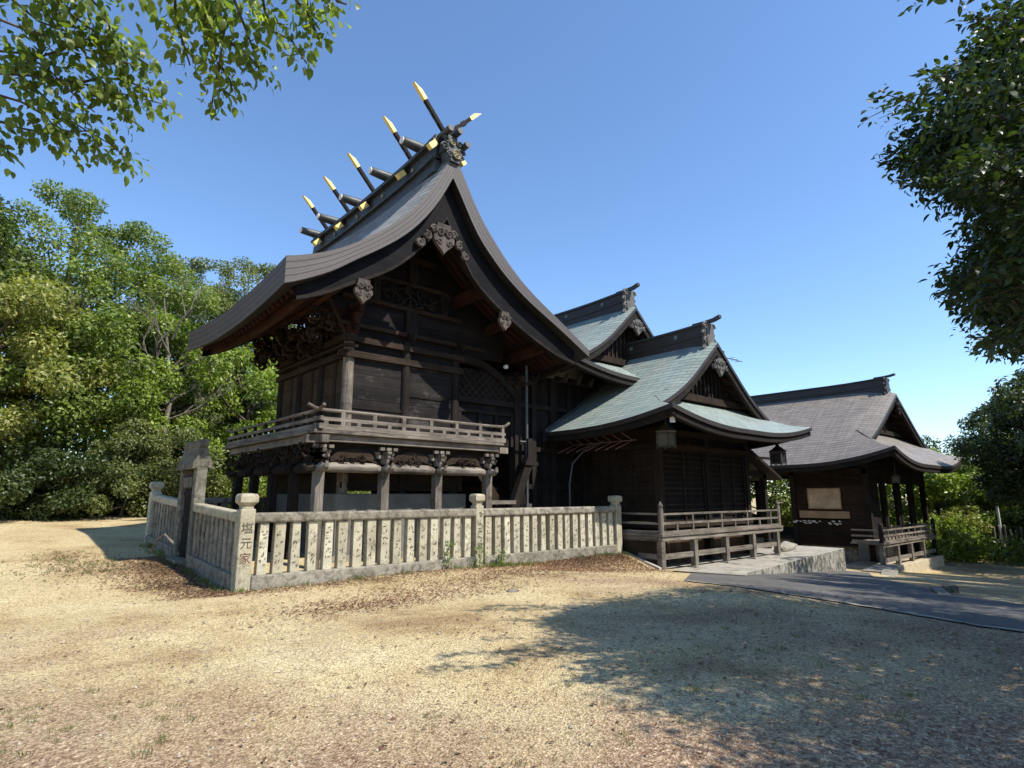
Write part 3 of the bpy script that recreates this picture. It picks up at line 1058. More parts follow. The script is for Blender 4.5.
# brackets under the eaves
for y in CY + [13.8, 15.2, 16.6]:
    m = MB()
    bracket(m, CX[0], y, 5.40, .95 if y in CY else .6, (0, 1), (-1, 0), 2 if y in CY else 1)
    m.build('bracket', REDW['y'], SAN)
m = MB()
carving(m, 5.35, 6.15, 12.9, 17.5, 5.25, 6.0, 150, .21, random.Random(8))
m.build('eave_carving', BROWN['y'], SAN)
for x in CX:
    m = MB()
    bracket(m, x, CY[0], 5.36, .62, (1, 0), (0, -1), 1)
    m.build('bracket', DW['x'], SAN)
m = MB()
m.bar((CX[0] - .15, CY[0] - .13, 5.35), (CX[0] - .75, CY[0] - .12, 6.35), .06, .08)
m.build('corner_strut', BROWN['z'], SAN)
# front porch bay towards the worship hall
PX = 11.75
m = MB()
m.box(PX - .13, PX + .13, 12.97, 13.23, .6, 5.0)
m.box(PX - .13, PX + .13, 17.17, 17.43, .6, 5.0)
each(m, 'porch_post', DW['z'], SAN)
m = MB()
tp = [(9.55 + 2.3 * t, 5.42 - .95 * (t ** 1.3) + .22 * math.sin(PI * t)) for t in lin(0, 1, 14)]
m.strip(tp, [(x, z - .22) for x, z in tp], 12.98, 13.2)
m.build('curved_beam', DW['x'], SAN)
m = MB()
for i in range(9):
    x = 9.6 + i * .24
    t = (x - 9.55) / 2.3
    zt = 5.2 - .95 * (t ** 1.3) + .22 * math.sin(PI * t)
    for sg in (-1, 1):
        hgt = max(.1, zt - 4.3)
        x2 = min(max(x + sg * hgt, 9.56), 11.65)
        m.bar((x, 13.08, 4.3), (x2, 13.08 + .01 * sg, 4.3 + abs(x2 - x)), .035, .035)
m.build('lattice', BROWN['z'], SAN)
m = MB()
m.box(9.5, 11.7, 13.1, 13.14, 2.95, 5.1)
m.build('porch_wall', DK['z'], SAN)
m = MB()
m.box(9.5, 11.75, 13.0, 13.16, 4.12, 4.28)
m.box(9.5, 11.75, 13.02, 13.16, 3.85, 3.95)
for x in (9.62, 10.35, 10.95, 11.55):
    m.box(x - .05, x + .05, 13.03, 13.1, 2.95, 3.85)
each(m, 'door_frame', DW['x'], SAN)
m = MB()
bracket(m, PX, 13.1, 4.62, .8, (1, 0), (0, -1), 1)
m.tube([(PX, 13.0, 5.0), (PX + .5, 12.95, 4.95), (PX + .75, 12.95, 5.1), (PX + .85, 12.95, 5.3)], [.12, .1, .07, .03], 8)
m.build('bracket', BROWN['x'], SAN)
m = MB()
m.tube([(10.98, 12.7, 5.22), (10.98, 12.62, 5.22)], .06, 12)
m.build('lamp', WHITE, SAN)
# floor slab, plinth and lower core
BX0, BX1, BY0, BY1 = 5.08, 10.35, 12.0, 18.4
m = MB()
m.box(BX0, BX1, BY0, BY1, 2.86, 2.94)
m.box(BX0 + .12, BX1 - .1, BY0 + .1, BY0 + .28, 2.70, 2.858)
m.box(BX0 + .12, BX0 + .3, BY0 + .3, BY1 - .3, 2.70, 2.858)
m.box(BX1 - .3, BX1 + .12, BY0 + .2, BY0 + .42, 2.68, 2.8)
BAL = m.build('balcony', GREYW['x'], SAN, bevel=.012)
def curved_rail(pts, sec):
    mm = MB()
    mm.tube(pts, sec, 8)
    return mm
zf = 2.94
for zt, rad in ((.07, .055), (.24, .04)):
    m = MB()
    m.bar((BX0 + .05, BY0 + .12, zf + zt), (BX1 + .12, BY0 + .12, zf + zt), rad * 1.8, rad * 2)
    m.build('rail', GREYW['x'], BAL)
    m = MB()
    m.bar((BX0 + .14, BY0 - .05, zf + zt), (BX0 + .14, BY1 - .1, zf + zt), rad * 1.8, rad * 2)
    m.build('rail', GREYW['y'], BAL)
curved_rail([(BX0 - .12, BY0 + .12, zf + .53), (BX0 + .05, BY0 + .12, zf + .455), (BX0 + .3, BY0 + .12, zf + .43)] + [(x, BY0 + .12, zf + .43) for x in lin(5.8, 9.9, 6)] + [(BX1 + .02, BY0 + .12, zf + .44), (BX1 + .15, BY0 + .12, zf + .47), (BX1 + .28, BY0 + .12, zf + .56)], .04).build('rail', GREYW['x'], BAL, smooth=True)
curved_rail([(BX0 + .14, BY0 - .12, zf + .52), (BX0 + .14, BY0 + .05, zf + .45), (BX0 + .14, BY0 + .4, zf + .42)] + [(BX0 + .14, y, zf + .42) for y in lin(13, BY1 - .3, 5)] + [(BX0 + .14, BY1 + .1, zf + .5)], .04).build('rail', GREYW['y'], BAL, smooth=True)
bal0 = None
for i in range(14):
    x = BX0 + .3 + i * .385
    tall = i % 2 == 1
    m = MB()
    m.box(x - .045, x + .045, BY0 + .085, BY0 + .155, zf + .1, zf + (.43 if tall else .22))
    m.build('baluster', GREYW['z'], BAL)
for i in range(15):
    y = BY0 + .5 + i * .4
    m = MB()
    m.box(BX0 + .105, BX0 + .175, y - .04, y + .04, zf + .1, zf + (.42 if i % 2 else .22))
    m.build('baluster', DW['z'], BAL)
m = MB()   # crossed beam end at the corner and nose at the far end
m.box(BX0 - .10, BX0 + .16, BY0 + .13, BY0 + .29, 2.66, 2.82)
m.box(BX0 + .13, BX0 + .29, BY0 - .12, BY0 + .12, 2.66, 2.82)
m.box(BX1 - .02, BX1 + .28, BY0 + .16, BY0 + .36, 2.67, 2.83)
each(m, 'beam_end', GREYW['z'], BAL)
# posts under the balcony with round beams and carved brackets
UX = [5.36, 6.93, 8.41, 10.01]
UY = [12.3, 13.6, 14.95, 16.3, 17.6]
for x in UX:
    m = MB()
    m.box(x - .1, x + .1, 12.2, 12.4, -.1, 2.2)
    m.build('under_post', GREYW['z'], SAN, bevel=.012)
for y in UY[1:]:
    m = MB()
    m.box(5.26, 5.46, y - .1, y + .1, 0, 2.2)
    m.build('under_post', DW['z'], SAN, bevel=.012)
for a, b in zip(UX, UX[1:]):
    m = MB()
    m.tube([(a + .12, 12.3, 2.14), (a + .3, 12.3, 2.16), ((a + b) / 2, 12.3, 2.165), (b - .3, 12.3, 2.16), (b - .12, 12.3, 2.14)], [.09, .115, .12, .115, .09], 10)
    m.build('round_beam', GREYW['x'], SAN, smooth=True)
for a, b in zip(UY, UY[1:]):
    m = MB()
    m.tube([(5.36, a + .12, 2.15), (5.36, a + .3, 2.16), (5.36, b - .3, 2.16), (5.36, b - .12, 2.15)], [.09, .12, .12, .09], 10)
    m.build('round_beam', DW['y'], SAN, smooth=True)
for x in UX:
    m = MB()
    bracket(m, x, 12.3, 2.26, .52, (1, 0), (0, -1), 1)
    for k in (-1, 0, 1):
        m.box(x + k * .17 - .055, x + k * .17 + .055, 12.08, 12.16, 2.56, 2.63)
    m.tube([(x, 12.18, 2.16), (x, 12.02, 2.13), (x, 11.92, 2.18), (x, 11.9, 2.27)], [.1, .085, .06, .03], 8)
    m.build('bracket', GREYW['x'], SAN)
for y in UY:
    m = MB()
    bracket(m, 5.36, y, 2.26, .52, (0, 1), (-1, 0), 1)
    m.tube([(5.22, y, 2.16), (5.1, y, 2.13), (5.02, y, 2.2)], [.1, .085, .03], 8)
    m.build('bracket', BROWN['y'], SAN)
for a, b in zip(UX, UX[1:]):
    m = MB()   # frog-leg strut: arched board with curls
    c = (a + b) / 2
    m.strip([(c - .55 + 1.1 * t, 2.36 + .22 * math.sin(PI * t) ** .6) for t in lin(0, 1, 11)], [(c - .55 + 1.1 * t, 2.28 + .10 * math.sin(PI * t)) for t in lin(0, 1, 11)], 12.26, 12.34)
    carving(m, c - .4, c + .4, 12.16, 12.24, 2.28, 2.46, 12, .1, random.Random(int(a * 10)))
    m.build('frog_leg_strut', BROWN['x'], SAN)
m = MB()
m.box(5.5, 9.95, 12.33, 12.37, 2.26, 2.7)
m.box(5.42, 5.46, 12.4, 17.6, 2.26, 2.7)
each(m, 'frieze_board', DW['x'], SAN)
m = MB()
carving(m, 5.2, 5.3, 12.5, 17.5, 2.3, 2.66, 60, .13, random.Random(4))
m.build('frieze_carving', BROWN['y'], SAN)
m = MB()
m.box(6.25, 9.75, 13.06, 13.16, 1.66, 2.86)
m.box(6.25, 6.33, 13.2, 17.35, .9, 2.86)
m.box(9.44, 9.52, 13.2, 17.35, .9, 2.86)
each(m, 'lower_wall', BROWN['x'], SAN)
m = MB()
for z in (1.72, 2.3):
    m.box(6.2, 9.6, 12.98, 13.055, z, z + .14)
each(m, 'lower_rail', DW['x'], SAN)
m = MB()
m.box(6.05, 9.75, 12.85, 17.2, -.3, 1.6)
pl = m.build('plinth', PLASTER, SAN, bevel=.03)
m = MB()
m.box(5.95, 9.8, 12.75, 17.7, -.3, .22)
m.build('plinth_step', CONC, SAN)
# the steps at the front, seen from the side
m = MB()
for i in range(7):
    x = 10.35 + i * .27
    z = 2.6 - i * .3
    m.box(x, x + .34, 13.6, 16.8, z, z + .09)
m.bar((10.25, 13.5, 2.75), (12.15, 13.5, .45), .09, .26)
m.build('stair', BROWN['y'], SAN)
m = MB()
for i, x in enumerate((10.1, 10.9)):
    m.box(x, x + 1.15, 12.35 + i * .1, 12.5 + i * .1, .95 - i * .22, 1.05 - i * .22)
    m.box(x + .08, x + .2, 12.36 + i * .1, 12.49 + i * .1, -.1, .95 - i * .22)
    m.box(x + .95, x + 1.07, 12.36 + i * .1, 12.49 + i * .1, -.1, .95 - i * .22)
m.box(10.2, 11.1, 12.36, 12.46, 1.32, 1.42)
m.box(10.2, 11.1, 12.36, 12.46, 1.14, 1.22)
m.build('side_step', GREYW['x'], SAN)
m = MB()
m.bar((11.2, 12.75, .9), (11.95, 12.75, 2.6), .2, .26)
m.box(11.85, 12.05, 12.66, 12.84, 2.55, 3.2)
m.box(11.7, 12.2, 12.6, 12.9, 2.42, 2.52)
m.build('stair_rail', DW['z'], SAN)
# ================================================================== hip-and-gable roofs
def irimoya(root, part, xc, W, ye, yv, yg, yend, prof, L, yl, mats, thick=.2, edge_drop=.16, minoko=.3, mlen=.9, right=True, left=True, skirt=True, vergeboard=.25, rafter_mat=None, wallmat=None, hwx=None):
    zp = interp(prof)
    def lift(qa, qb):
        return L * max(0, 1 - qa / yl) ** 2 * max(0, 1 - qb / W) ** 4
    dv = W - (yv - ye)
    def zs(d, y):
        z = zp(d) + lift(max(0, y - ye), W - d)
        if y >= yv:
            t = min(1, (y - yv) / mlen)
            z -= minoko * (1 - t) ** 2 * max(0, 1 - (d / dv) ** 3)
        return z
    def th(p):
        return thick
    mb = MB()
    ys = [yv, yv + .12, yv + .28, yv + .5, yv + mlen, yv + mlen + .6] + lin(yv + mlen + 1.4, yend, 6) if yend - yv > mlen + 2 else lin(yv, yend, 9)
    ds = lin(0, W, 22)
    for sg, on in ((-1, left), (1, right)):
        if not on:
            continue
        mb.sheet([[(xc + sg * d, y, zs(d, y)) for d in ds[::-1]] for y in ys], th, sides=(1, 1, 1, 0))
        # lower corner down to the hip
        qs = lin(0.0, yv - ye, 7)
        g = []
        for q in qs:
            g.append([(xc + sg * (W - (q * t)), ye + q, zs(W - q * t, ye + q - 1e-6)) for t in lin(0, 1, 6)])
        mb.sheet(g, th, sides=(0, 0, 1, 0))
    if skirt:
        qs = lin(0, yg - ye + .05, 9)
        g = []
        for q in qs:
            hw = W - min(q, yv - ye) - max(0, q - (yv - ye)) * 1.0
            row = []
            for t in lin(-1, 1, 33):
                x = hw * t
                row.append((xc + x, ye + q, zp(W - q) + lift(W - abs(x), q)))
            g.append(row)
        mb.sheet(g, th, sides=(1, 0, 0, 0))
    rf = mb.build(part, mats, root, smooth=True)
    # fascia under the eaves
    m = MB()
    e = edge_drop
    def fas(path):
        vs, fs = [], []
        for (x, y, z), (ox, oy) in path:
            vs += [(x + ox * .06, y + oy * .06, z - thick + .01), (x + ox * .06, y + oy * .06, z - thick - e), (x + ox * .22, y + oy * .22, z - thick - e), (x + ox * .22, y + oy * .22, z - thick + .01)]
        for i in range(len(path) - 1):
            for k in range(4):
                k2 = (k + 1) % 4
                fs.append((4 * i + k, 4 * i + k2, 4 * i + 4 + k2, 4 * i + 4 + k))
        m.add(vs, fs)
    for sg, on in ((-1, left), (1, right)):
        if on:
            fas([((xc + sg * W, y, zs(W, y)), (-sg, 0)) for y in [ye + .04] + lin(ye + .2, min(yend, ye + yl + 1), 10) + ([yend] if yend > ye + yl + 1 else [])])
    if skirt:
        fas([((xc + x, ye, zp(W) + lift(W - abs(x), 0)), (0, 1)) for x in lin(-W + .04, W - .04, 31)])
    each(m, 'eave_board', DW['y'], rf)
    # rafters
    m = MB()
    for sg, on in ((-1, left), (1, right)):
        if not on:
            continue
        y = ye + .3
        while y < min(yend, ye + 14):
            d1 = W - min(1.9, max(.25, (y - ye)))
            m.bar((xc + sg * (W - .1), y, zs(W, y) - thick - .06), (xc + sg * d1, y, zs(d1, y - 1e-4 if y < yv else y) - thick - .06 - (.15 if y > yv else 0)), .07, .1)
            y += .3
    if skirt:
        x = -W + .3
        while x < W - .2:
            q1 = min(1.9, max(.25, W - abs(x)))
            m.bar((xc + x, ye + .1, zp(W) + lift(W - abs(x), 0) - thick - .06), (xc + x, ye + q1, zp(W - q1) + lift(W - abs(x), q1) - thick - .06), .07, .1)
            x += .3
    m.build('rafters', rafter_mat or DW['x'], rf)
    # verge boards
    m = MB()
    dl = lin(0, dv + .35, 16)
    for sg in (-1, 1):
        top = [(xc + sg * d, (zp(d) - minoko * max(0, 1 - (d / dv) ** 3)) - thick + .02) for d in dl]
        bot = [(x, z - vergeboard * (1.25 - .5 * i / 15)) for i, (x, z) in enumerate(top)]
        m.strip(top, bot, yv + .05, yv + .16)
    vb = each(m, 'bargeboard', DW['x'], root)[0]
    # gable wall: vertical boards with battens
    zb = zp(W - (yg - ye)) + .02
    hw = hwx or (W - (yg - ye))
    m = MB()
    xs = lin(-hw, hw, 25)
    def gt(x):
        return max(zb + .01, zp(abs(x)) - thick - .05)
    m.strip([(xc + x, gt(x)) for x in xs], [(xc + x, zb - .1) for x in xs], yg, yg + .08)
    gw = m.build('gable_wall', wallmat or DK['z'], root)
    m = MB()
    x = -hw + .3
    while x < hw - .2:
        if gt(x) > zb + .45:
            m.box(xc + x - .03, xc + x + .03, yg - .05, yg, zb + .25, gt(x) - .1)
        x += .24
    m.box(xc - hw * .86, xc + hw * .86, yg - .16, yg - .05, zb + .02, zb + .24)
    m.build('gable_batten', BROWN['z'], gw)
    # soffit along the gable overhang
    m = MB()
    for sg in (-1, 1):
        for i in range(9):
            d = .3 + i * (dv - .4) / 8
            m.bar((xc + sg * d, yv + .1, zp(d) - thick - .1 - minoko * max(0, 1 - (d / dv) ** 3)), (xc + sg * d, yg, zp(d) - thick - .12), .09, .12)
    each(m, 'verge_purlin', REDW['y'], vb)
    return rf, zs, zp, vb

def ridge_of(root, xc, y0, y1, zbase, h, w, mat, capmat, disc=None, upturn=.25, ndisc=2):
    """box ridge with stacked courses, end ornament and an upturned cap"""
    ys = lin(y0, y1, 12)
    f = lambda y: zbase + .10 * (1 - min(1, (y - y0) / 3)) ** 2
    m = MB()
    along_ridge(m, w * 1.15, w, -.3, h, ys, f, xc)
    rd = m.build('ridge', mat, root)
    m = MB()
    along_ridge(m, w * 1.28, w * 1.28, h * .16, h * .24, ys, f, xc)
    along_ridge(m, w * 1.3, w * 1.3, h, h + .07, ys, f, xc)
    each(m, 'ridge_cap', capmat, rd)
    m = MB()   # upturned tongue
    pts = [(y0 + .5, h + .06), (y0 + .1, h + .07), (y0 - .25, h + .1), (y0 - .5, h + .12 + upturn * .22)]
    m.strip([(y, f(y0) + z + .07) for y, z in pts], [(y, f(y0) + z - .03) for y, z in pts], xc - w * .5, xc + w * .5, 'x')
    m.build('ridge_tongue', capmat, rd)
    m = MB()   # end plate with curls on both sides
    z0 = f(y0)
    m.prism([(xc - w * 1.1, z0 - .45), (xc + w * 1.1, z0 - .45), (xc + w * 1.5, z0), (xc + w * 1.2, z0 + h * .7), (xc + w * .7, z0 + h * 1.05), (xc - w * .7, z0 + h * 1.05), (xc - w * 1.2, z0 + h * .7), (xc - w * 1.5, z0)], y0 - .12, y0 + .06, 'y')
    for sx in (-1, 1):
        for k in range(4):
            spiral(m, (xc + sx * (w * 1.35), z0 - .42 + k * .26), .15, 1.3, .05, y0 - .02 - (k % 2) * .05, sx)
        m.bar((xc + sx * w * 1.5, y0 - .02, z0 - .6), (xc + sx * w * 1.25, y0 - .02, z0 + h), .1, .16)
    m.build('ridge_end_ornament', ORN if capmat is DKCOP else capmat, rd)
    if disc:
        for i in range(ndisc):
            y = y0 + 1.1 + i * 1.9
            m = MB()
            m.tube([(xc - w * 1.12, y, f(y) + h * .58), (xc - w * 1.0 - .04, y, f(y) + h * .58)], h * .17, 14)
            m.build('crest_disc', disc, rd)
    return rd

# ================================================================== THE WORSHIP HALL
HALL = thing('worship_hall', (17.5, 13.5, -0.44), 'timber worship hall with two stepped green copper gables and a railed veranda', 'shrine building')
wing_prof = [(0, 6.62), (.9, 5.86), (1.85, 5.08), (2.85, 4.40), (3.6, 3.95), (4.35, 3.52)]
RF1, zs1, zp1, VB1 = irimoya(HALL, 'front_roof', 17.55, 4.35, 8.6, 9.6, 10.2, 13.3, wing_prof, .42, 3.6, [COPPER, BRSHEET], thick=.13, edge_drop=.17, minoko=.12)
ridge_of(HALL, 17.55, 9.95, 13.35, 6.62, .44, .16, BRSHEET, DKCOP, COPPER)
m = MB()
gegyo(m, 17.55, 5.9, 9.58, .5, 2, 1.0)
m.build('carved_pendant', ORN, VB1)
# thick flashing where the slope meets the tall back hall
m = MB()
ds = lin(.8, 4.35, 14)
m.strip([(17.55 - d, zs1(d, 13.2) + .10) for d in ds], [(17.55 - d, zs1(d, 13.2) - .3) for d in ds], 13.31, 13.42)
m.build('roof_end_flashing', DKCOP, RF1)
main_prof = [(0, 8.52), (1.0, 7.62), (1.7, 7.02), (2.4, 6.53), (3.1, 6.12), (4.6, 5.38)]
RF2, zs2, zp2, VB2 = irimoya(HALL, 'back_roof', 17.3, 4.5, 11.7, 12.6, 13.2, 19.0, main_prof, .36, 3.0, [COPPER, BRSHEET], thick=.13, edge_drop=.17, minoko=.12)
ridge_of(HALL, 17.3, 12.95, 18.9, 8.52, .42, .16, BRSHEET, DKCOP, COPPER)
m = MB()
gegyo(m, 17.3, 7.85, 12.58, .5, 2, 1.0)
m.build('carved_pendant', ORN, VB2)
# low body of the front wing
X0, X1, YF, YB = 15.06, 20.3, 10.4, 13.3
ZD = .53
for x in (X0, 17.65, X1):
    for y in (YF, YB):
        m = MB()
        m.box(x - .1, x + .1, y - .1, y + .1, -.44, 3.5)
        m.build('column', BROWN['z'] if y == YF and x == X0 else DW['z'], HALL)
m = MB()
m.box(X0, X1, YF + .03, YF + .09, ZD, 3.55)
each(m, 'front_wall', DK['z'], HALL)
m = MB()
m.box(X0 + .03, X0 + .09, YF, YB, ZD, 3.55)
m.build('side_wall', BROWN['z'], HALL)
m = MB()
m.box(X1 - .09, X1 - .03, YF, YB, ZD, 3.55)
m.box(X0, X1, YB - .06, YB, ZD, 3.55)
each(m, 'back_wall', DK['z'], HALL)
m = MB()
for z, d in ((2.95, .16), (3.38, .18), (.6, .14)):
    m.box(X0 - .12, X1 + .12, YF - .12, YF + .02, z, z + d)
    m.box(X0 - .12, X0 + .02, YF + .02, YB, z, z + d)
each(m, 'tie_beam', BROWN['x'], HALL)
def shutter(a, b, axis, c, z0, z1, part, stiles, mat):
    """board shutter with close horizontal laths"""
    m = MB()
    def bx(u0, u1, d0, d1, q0, q1):
        if axis == 'x': m.box(u0, u1, c - d1, c - d0, q0, q1)
        else: m.box(c - d1, c - d0, u0, u1, q0, q1)
    n = 13
    for i in range(n + 1):
        z = z0 + (z1 - z0) * i / n
        bx(a, b, 0, .035, z - .02, z + .02)
    for k in range(stiles + 1):
        u = a + (b - a) * k / stiles
        bx(u - .035, u + .035, .035, .06, z0, z1)
    return m.build(part, mat, HALL)
shutter(15.2, 17.5, 'x', YF + .02, .78, 2.92, 'lattice_shutter', 2, BROWN['x'])
shutter(17.8, 20.15, 'x', YF + .02, .78, 2.92, 'lattice_shutter', 3, BROWN['x'])
shutter(10.55, 13.1, 'y', X0 + .02, .78, 2.92, 'lattice_shutter', 3, BROWN['y'])
for x in (X0, 17.65, X1):
    m = MB()
    bracket(m, x, YF, 3.5, .6, (1, 0), (0, -1), 1)
    m.build('bracket', DW['x'], HALL)
m = MB()
m.box(X0, X1, YF + .15, YF + .2, -.5, .42)
m.box(X0 + .15, X0 + .2, YF + .2, YB, -.5, .42)
each(m, 'base_boards', wood('brown base boards', (0.05, 0.033, 0.022), (0.12, 0.08, 0.05), 'z', planks=.28), HALL)
# veranda
VX0, VX1, VY = 13.7, 20.85, 9.44
m = MB()
m.box(VX0, VX1, VY, YF - .13, .46, .53)
m.box(VX0, X0 - .13, YF - .13, 12.9, .46, .53)
m.box(VX0 + .05, VX1 - .04, VY + .04, VY + .2, .33, .458)
m.box(VX0 + .05, VX0 + .2, VY + .22, 12.8, .33, .458)
m.box(VX1 - .16, VX1 + .18, VY + .1, VY + .3, .34, .455)
VER = m.build('veranda', GREYW['x'], HALL, bevel=.01)
for i, x in enumerate((13.8, 15.4, 17.15, 18.85, 20.55)):
    m = MB()
    m.box(x - .09, x + .09, VY + .05, VY + .21, -.62, .33)
    m.build('veranda_post', GREYW['z'], VER, bevel=.01)
    m = MB()
    m.box(x - .17, x + .17, VY - .02, VY + .3, -.5, -.40)
    m.build('footing', CONC, VER)
m = MB()
m.box(13.9, 20.5, VY + .09, VY + .16, -.14, .0)
each(m, 'brace_rail', GREYW['x'], VER)
m = MB()
m.box(13.76, 13.84, VY + .25, 12.6, -.14, 0)
m.box(13.72, 13.88, 11.2, 11.36, -.6, .33)
each(m, 'brace_rail', GREYW['y'], VER)
for x in (VX0 + .1, VX1 - .12):
    m = MB()
    m.tube([(x, VY + .1, .53), (x, VY + .1, 1.16)], .075, 12)
    giboshi(m, x, VY + .1, 1.16, .07)
    m.build('rail_post', GREYW['z'], VER, smooth=True)
for z, h, wd in ((.56, .07, .09), (.80, .06, .07), (1.05, .05, .06)):
    m = MB()
    m.box(VX0 + .17, VX1 - .19, VY + .1 - wd / 2, VY + .1 + wd / 2, z - h / 2, z + h / 2)
    each(m, 'rail', GREYW['x'], VER)
    m = MB()
    m.box(VX0 + .1 - wd / 2, VX0 + .1 + wd / 2, VY + .18, 12.8, z - h / 2, z + h / 2)
    each(m, 'rail', GREYW['y'], VER)
for i in range(8):
    x = VX0 + .85 + i * .8
    m = MB()
    m.box(x - .03, x + .03, VY + .075, VY + .125, .6, 1.03 if i % 2 else .77)
    m.build('baluster', GREYW['z'], VER)
m = MB()
m.box(13.72, 15.0, 10.3, 12.9, -.6, .33)
m.build('veranda_skirt', BROWN['y'], VER)
# tall dark body behind: joins sanctuary and hall
m = MB()
m.box(11.95, 21.3, 13.45, 19.0, -.3, 5.35)
m.build('back_body', DK['z'], HALL)
m = MB()
for z in (.5, 1.75, 2.9, 4.25):
    m.box(11.95, 15.3, 13.36, 13.45, z, z + .14)
for x in (12.05, 12.75, 13.6, 14.4, 15.2):
    m.box(x - .09, x + .09, 13.34, 13.45, -.2, 5.3)
m.build('body_frame', DW['z'], HALL)
m = MB()
for x in (13.3, 13.9, 14.5):
    m.tube([(x, 12.9, 5.2), (x, 12.5, 5.1), (x, 12.35, 5.3)], [.12, .1, .04], 6)
each(m, 'bracket', DW['y'], HALL)
# zigzag iron rods under the eave, pipe and hose
m = MB()
for i in range(7):
    y = 12.9 - i * .38
    m.tube([(13.35, y, 3.42), (13.75, y - .3, 3.1), (13.45, y + .1, 2.85)], .014, 5)
m.tube([(13.75, 12.6, 3.1), (13.75, 10.2, 3.1)], .012, 5)
m.build('gutter_brace', RUST, HALL)
m = MB()
m.tube([(11.88, 12.75, 5.4), (11.88, 12.75, 1.3)], .04, 8)
m.box(11.78, 11.98, 12.66, 12.84, .9, 1.32)
m.tube([(11.6, 12.75, 3.1), (11.88, 12.75, 3.1)], .03, 6)
m.build('downpipe', ZINC, HALL)
m = MB()
m.tube([(13.2, 12.3, .4), (13.2, 12.3, 1.9), (13.35, 12.3, 2.5), (13.9, 12.2, 3.0), (14.6, 12.1, 3.25)], .025, 6)
m.build('bent_conduit', ZINC, HALL)
m = MB()
m.tube([(20.5, 11.0, 4.2), (20.5, 11.0, 6.95)], .03, 6)
m.tube([(20.5, 11.0, 6.7), (21.3, 10.7, 6.6)], .018, 5)
for i in range(3):
    m.tube([(20.7 + i * .25, 10.7, 6.67 - i * .03), (20.7 + i * .25, 10.95, 6.67 - i * .03)], .01, 4)
m.tube([(20.8, 10.95, 4.2), (20.75, 10.95, 6.6)], .01, 4)
m.build('antenna', IRON, HALL)
m = MB()
m.box(13.42, 13.52, 8.75, 8.85, 3.45, 3.6)
m.build('corner_lamp', WHITE, HALL)

# porch linking hall and pavilion
PO = thing('link_porch', (22.6, 11.4, -.44), 'small open porch with a sloping roof on slim posts, squeezed between worship hall and pavilion', 'porch')
m = MB()
m.sheet([[(x, y, 3.55 - (x - 20.3) * .42 if x > 20.3 else 3.55) for x in (20.3, 21.4, 23.4)] for y in (10.5, 12, 14)], .12)
m.build('roof', [BRSHEET, DW['x']], PO)
m = MB()
m.prism([(20.4, 3.3), (20.4, 2.5), (22.9, 2.35), (22.9, 2.4)], 10.95, 11.0, 'y')
m.build('gable_board', BROWN['x'], PO)
for x, y in ((22.85, 11.0), (22.85, 13.8), (20.6, 13.8)):
    m = MB()
    m.box(x - .1, x + .1, y - .1, y + .1, -.44, 2.4)
    m.build('post', DW['z'], PO)
m = MB()
m.box(20.4, 22.95, 10.9, 11.08, 2.2, 2.4)
m.box(22.75, 22.93, 11.1, 13.9, 2.2, 2.4)
each(m, 'beam', DW['x'], PO)
m = MB()
m.box(21.7, 22.3, 10.93, 10.95, 2.5, 2.75)
m.build('dark_vent', INK, PO)

# ================================================================== THE PAVILION
PAV = thing('open_pavilion', (35.5, 14.0, -1.6), 'open sided timber pavilion with a broad brown copper hip and gable roof, farthest right building', 'shrine building')
pav_prof = [(0, 7.15), (1.4, 6.28), (3.0, 5.2), (4.4, 4.2), (5.2, 3.55), (5.9, 3.02)]
RF3, zs3, zp3, VB3 = irimoya(PAV, 'roof', 35.4, 5.9, 8.2, 9.5, 10.3, 20.5, pav_prof, .66, 4.2, [BRCOP, BRSHEET], thick=.16, edge_drop=.2, minoko=.35, mlen=1.4)
ridge_of(PAV, 35.4, 9.95, 20.4, 7.1, .46, .19, BRSHEET, BRSHEET, upturn=.15)
m = MB()
gegyo(m, 35.4, 6.3, 9.48, .6, 1, 1.0)
m.build('carved_pendant', DW['z'], VB3)
QX0, QX1, QY0, QY1 = 30.83, 39.6, 9.94, 19.5
m = MB()
m.box(QX0 - .04, QX0 + .04, QY0 + .12, 13.2, -.82, 3.1)
m.build('side_wall', wood('deep brown wall boards', (0.017, 0.011, 0.009), (0.042, 0.026, 0.019), 'y', planks=.9), PAV)
m = MB()
m.box(QX0 - .1, QX0 - .042, QY0 + .1, 13.2, -.35, -.25)
m.box(QX0 - .1, QX0 - .042, QY0 + .1, 13.2, .38, .46)
m.box(QX0 - .12, QX0 + .1, QY0 - .1, QY1, 2.55, 2.8)
m.box(QX0 - .14, QX0 + .1, QY0 - .1, QY1, 3.0, 3.2)
each(m, 'wall_rail', DW['y'], PAV)
for x in (QX0, 33.0, 35.2, 37.4, QX1):
    for y in (QY0, QY1):
        m = MB()
        m.box(x - .12, x + .12, y - .12, y + .12, -1.6, 3.3)
        m.build('column', DW['z'], PAV)
for y in (13.3, 16.6):
    for x in (QX0, QX1):
        m = MB()
        m.box(x - .12, x + .12, y - .12, y + .12, -1.6, 3.3)
        m.build('column', DW['z'], PAV)
m = MB()
m.box(QX0, QX1, QY0 - .06, QY0 + .06, -.45, .05)
m.box(QX0, QX1, QY0 - .06, QY0 + .06, 2.1, 3.2)
m.box(QX0 + .1, QX0 + 1.4, QY0 - .05, QY0 + .05, .05, 2.1)
each(m, 'front_wall', DK['x'], PAV)
m = MB()
for x in (33.0, 35.0, 37.2):
    m.box(x - .2, x + .2, QY0 - .08, QY0 + .08, .05, 2.1)
each(m, 'window_post', DW['z'], PAV)
m = MB()
m.box(QX0, QX1, QY0, QY1, -.6, -.45)
m.build('floor', DW['x'], PAV)
m = MB()
m.box(QX0 + .1, QX1 - .1, QY1 - .05, QY1 + .05, -.45, .3)
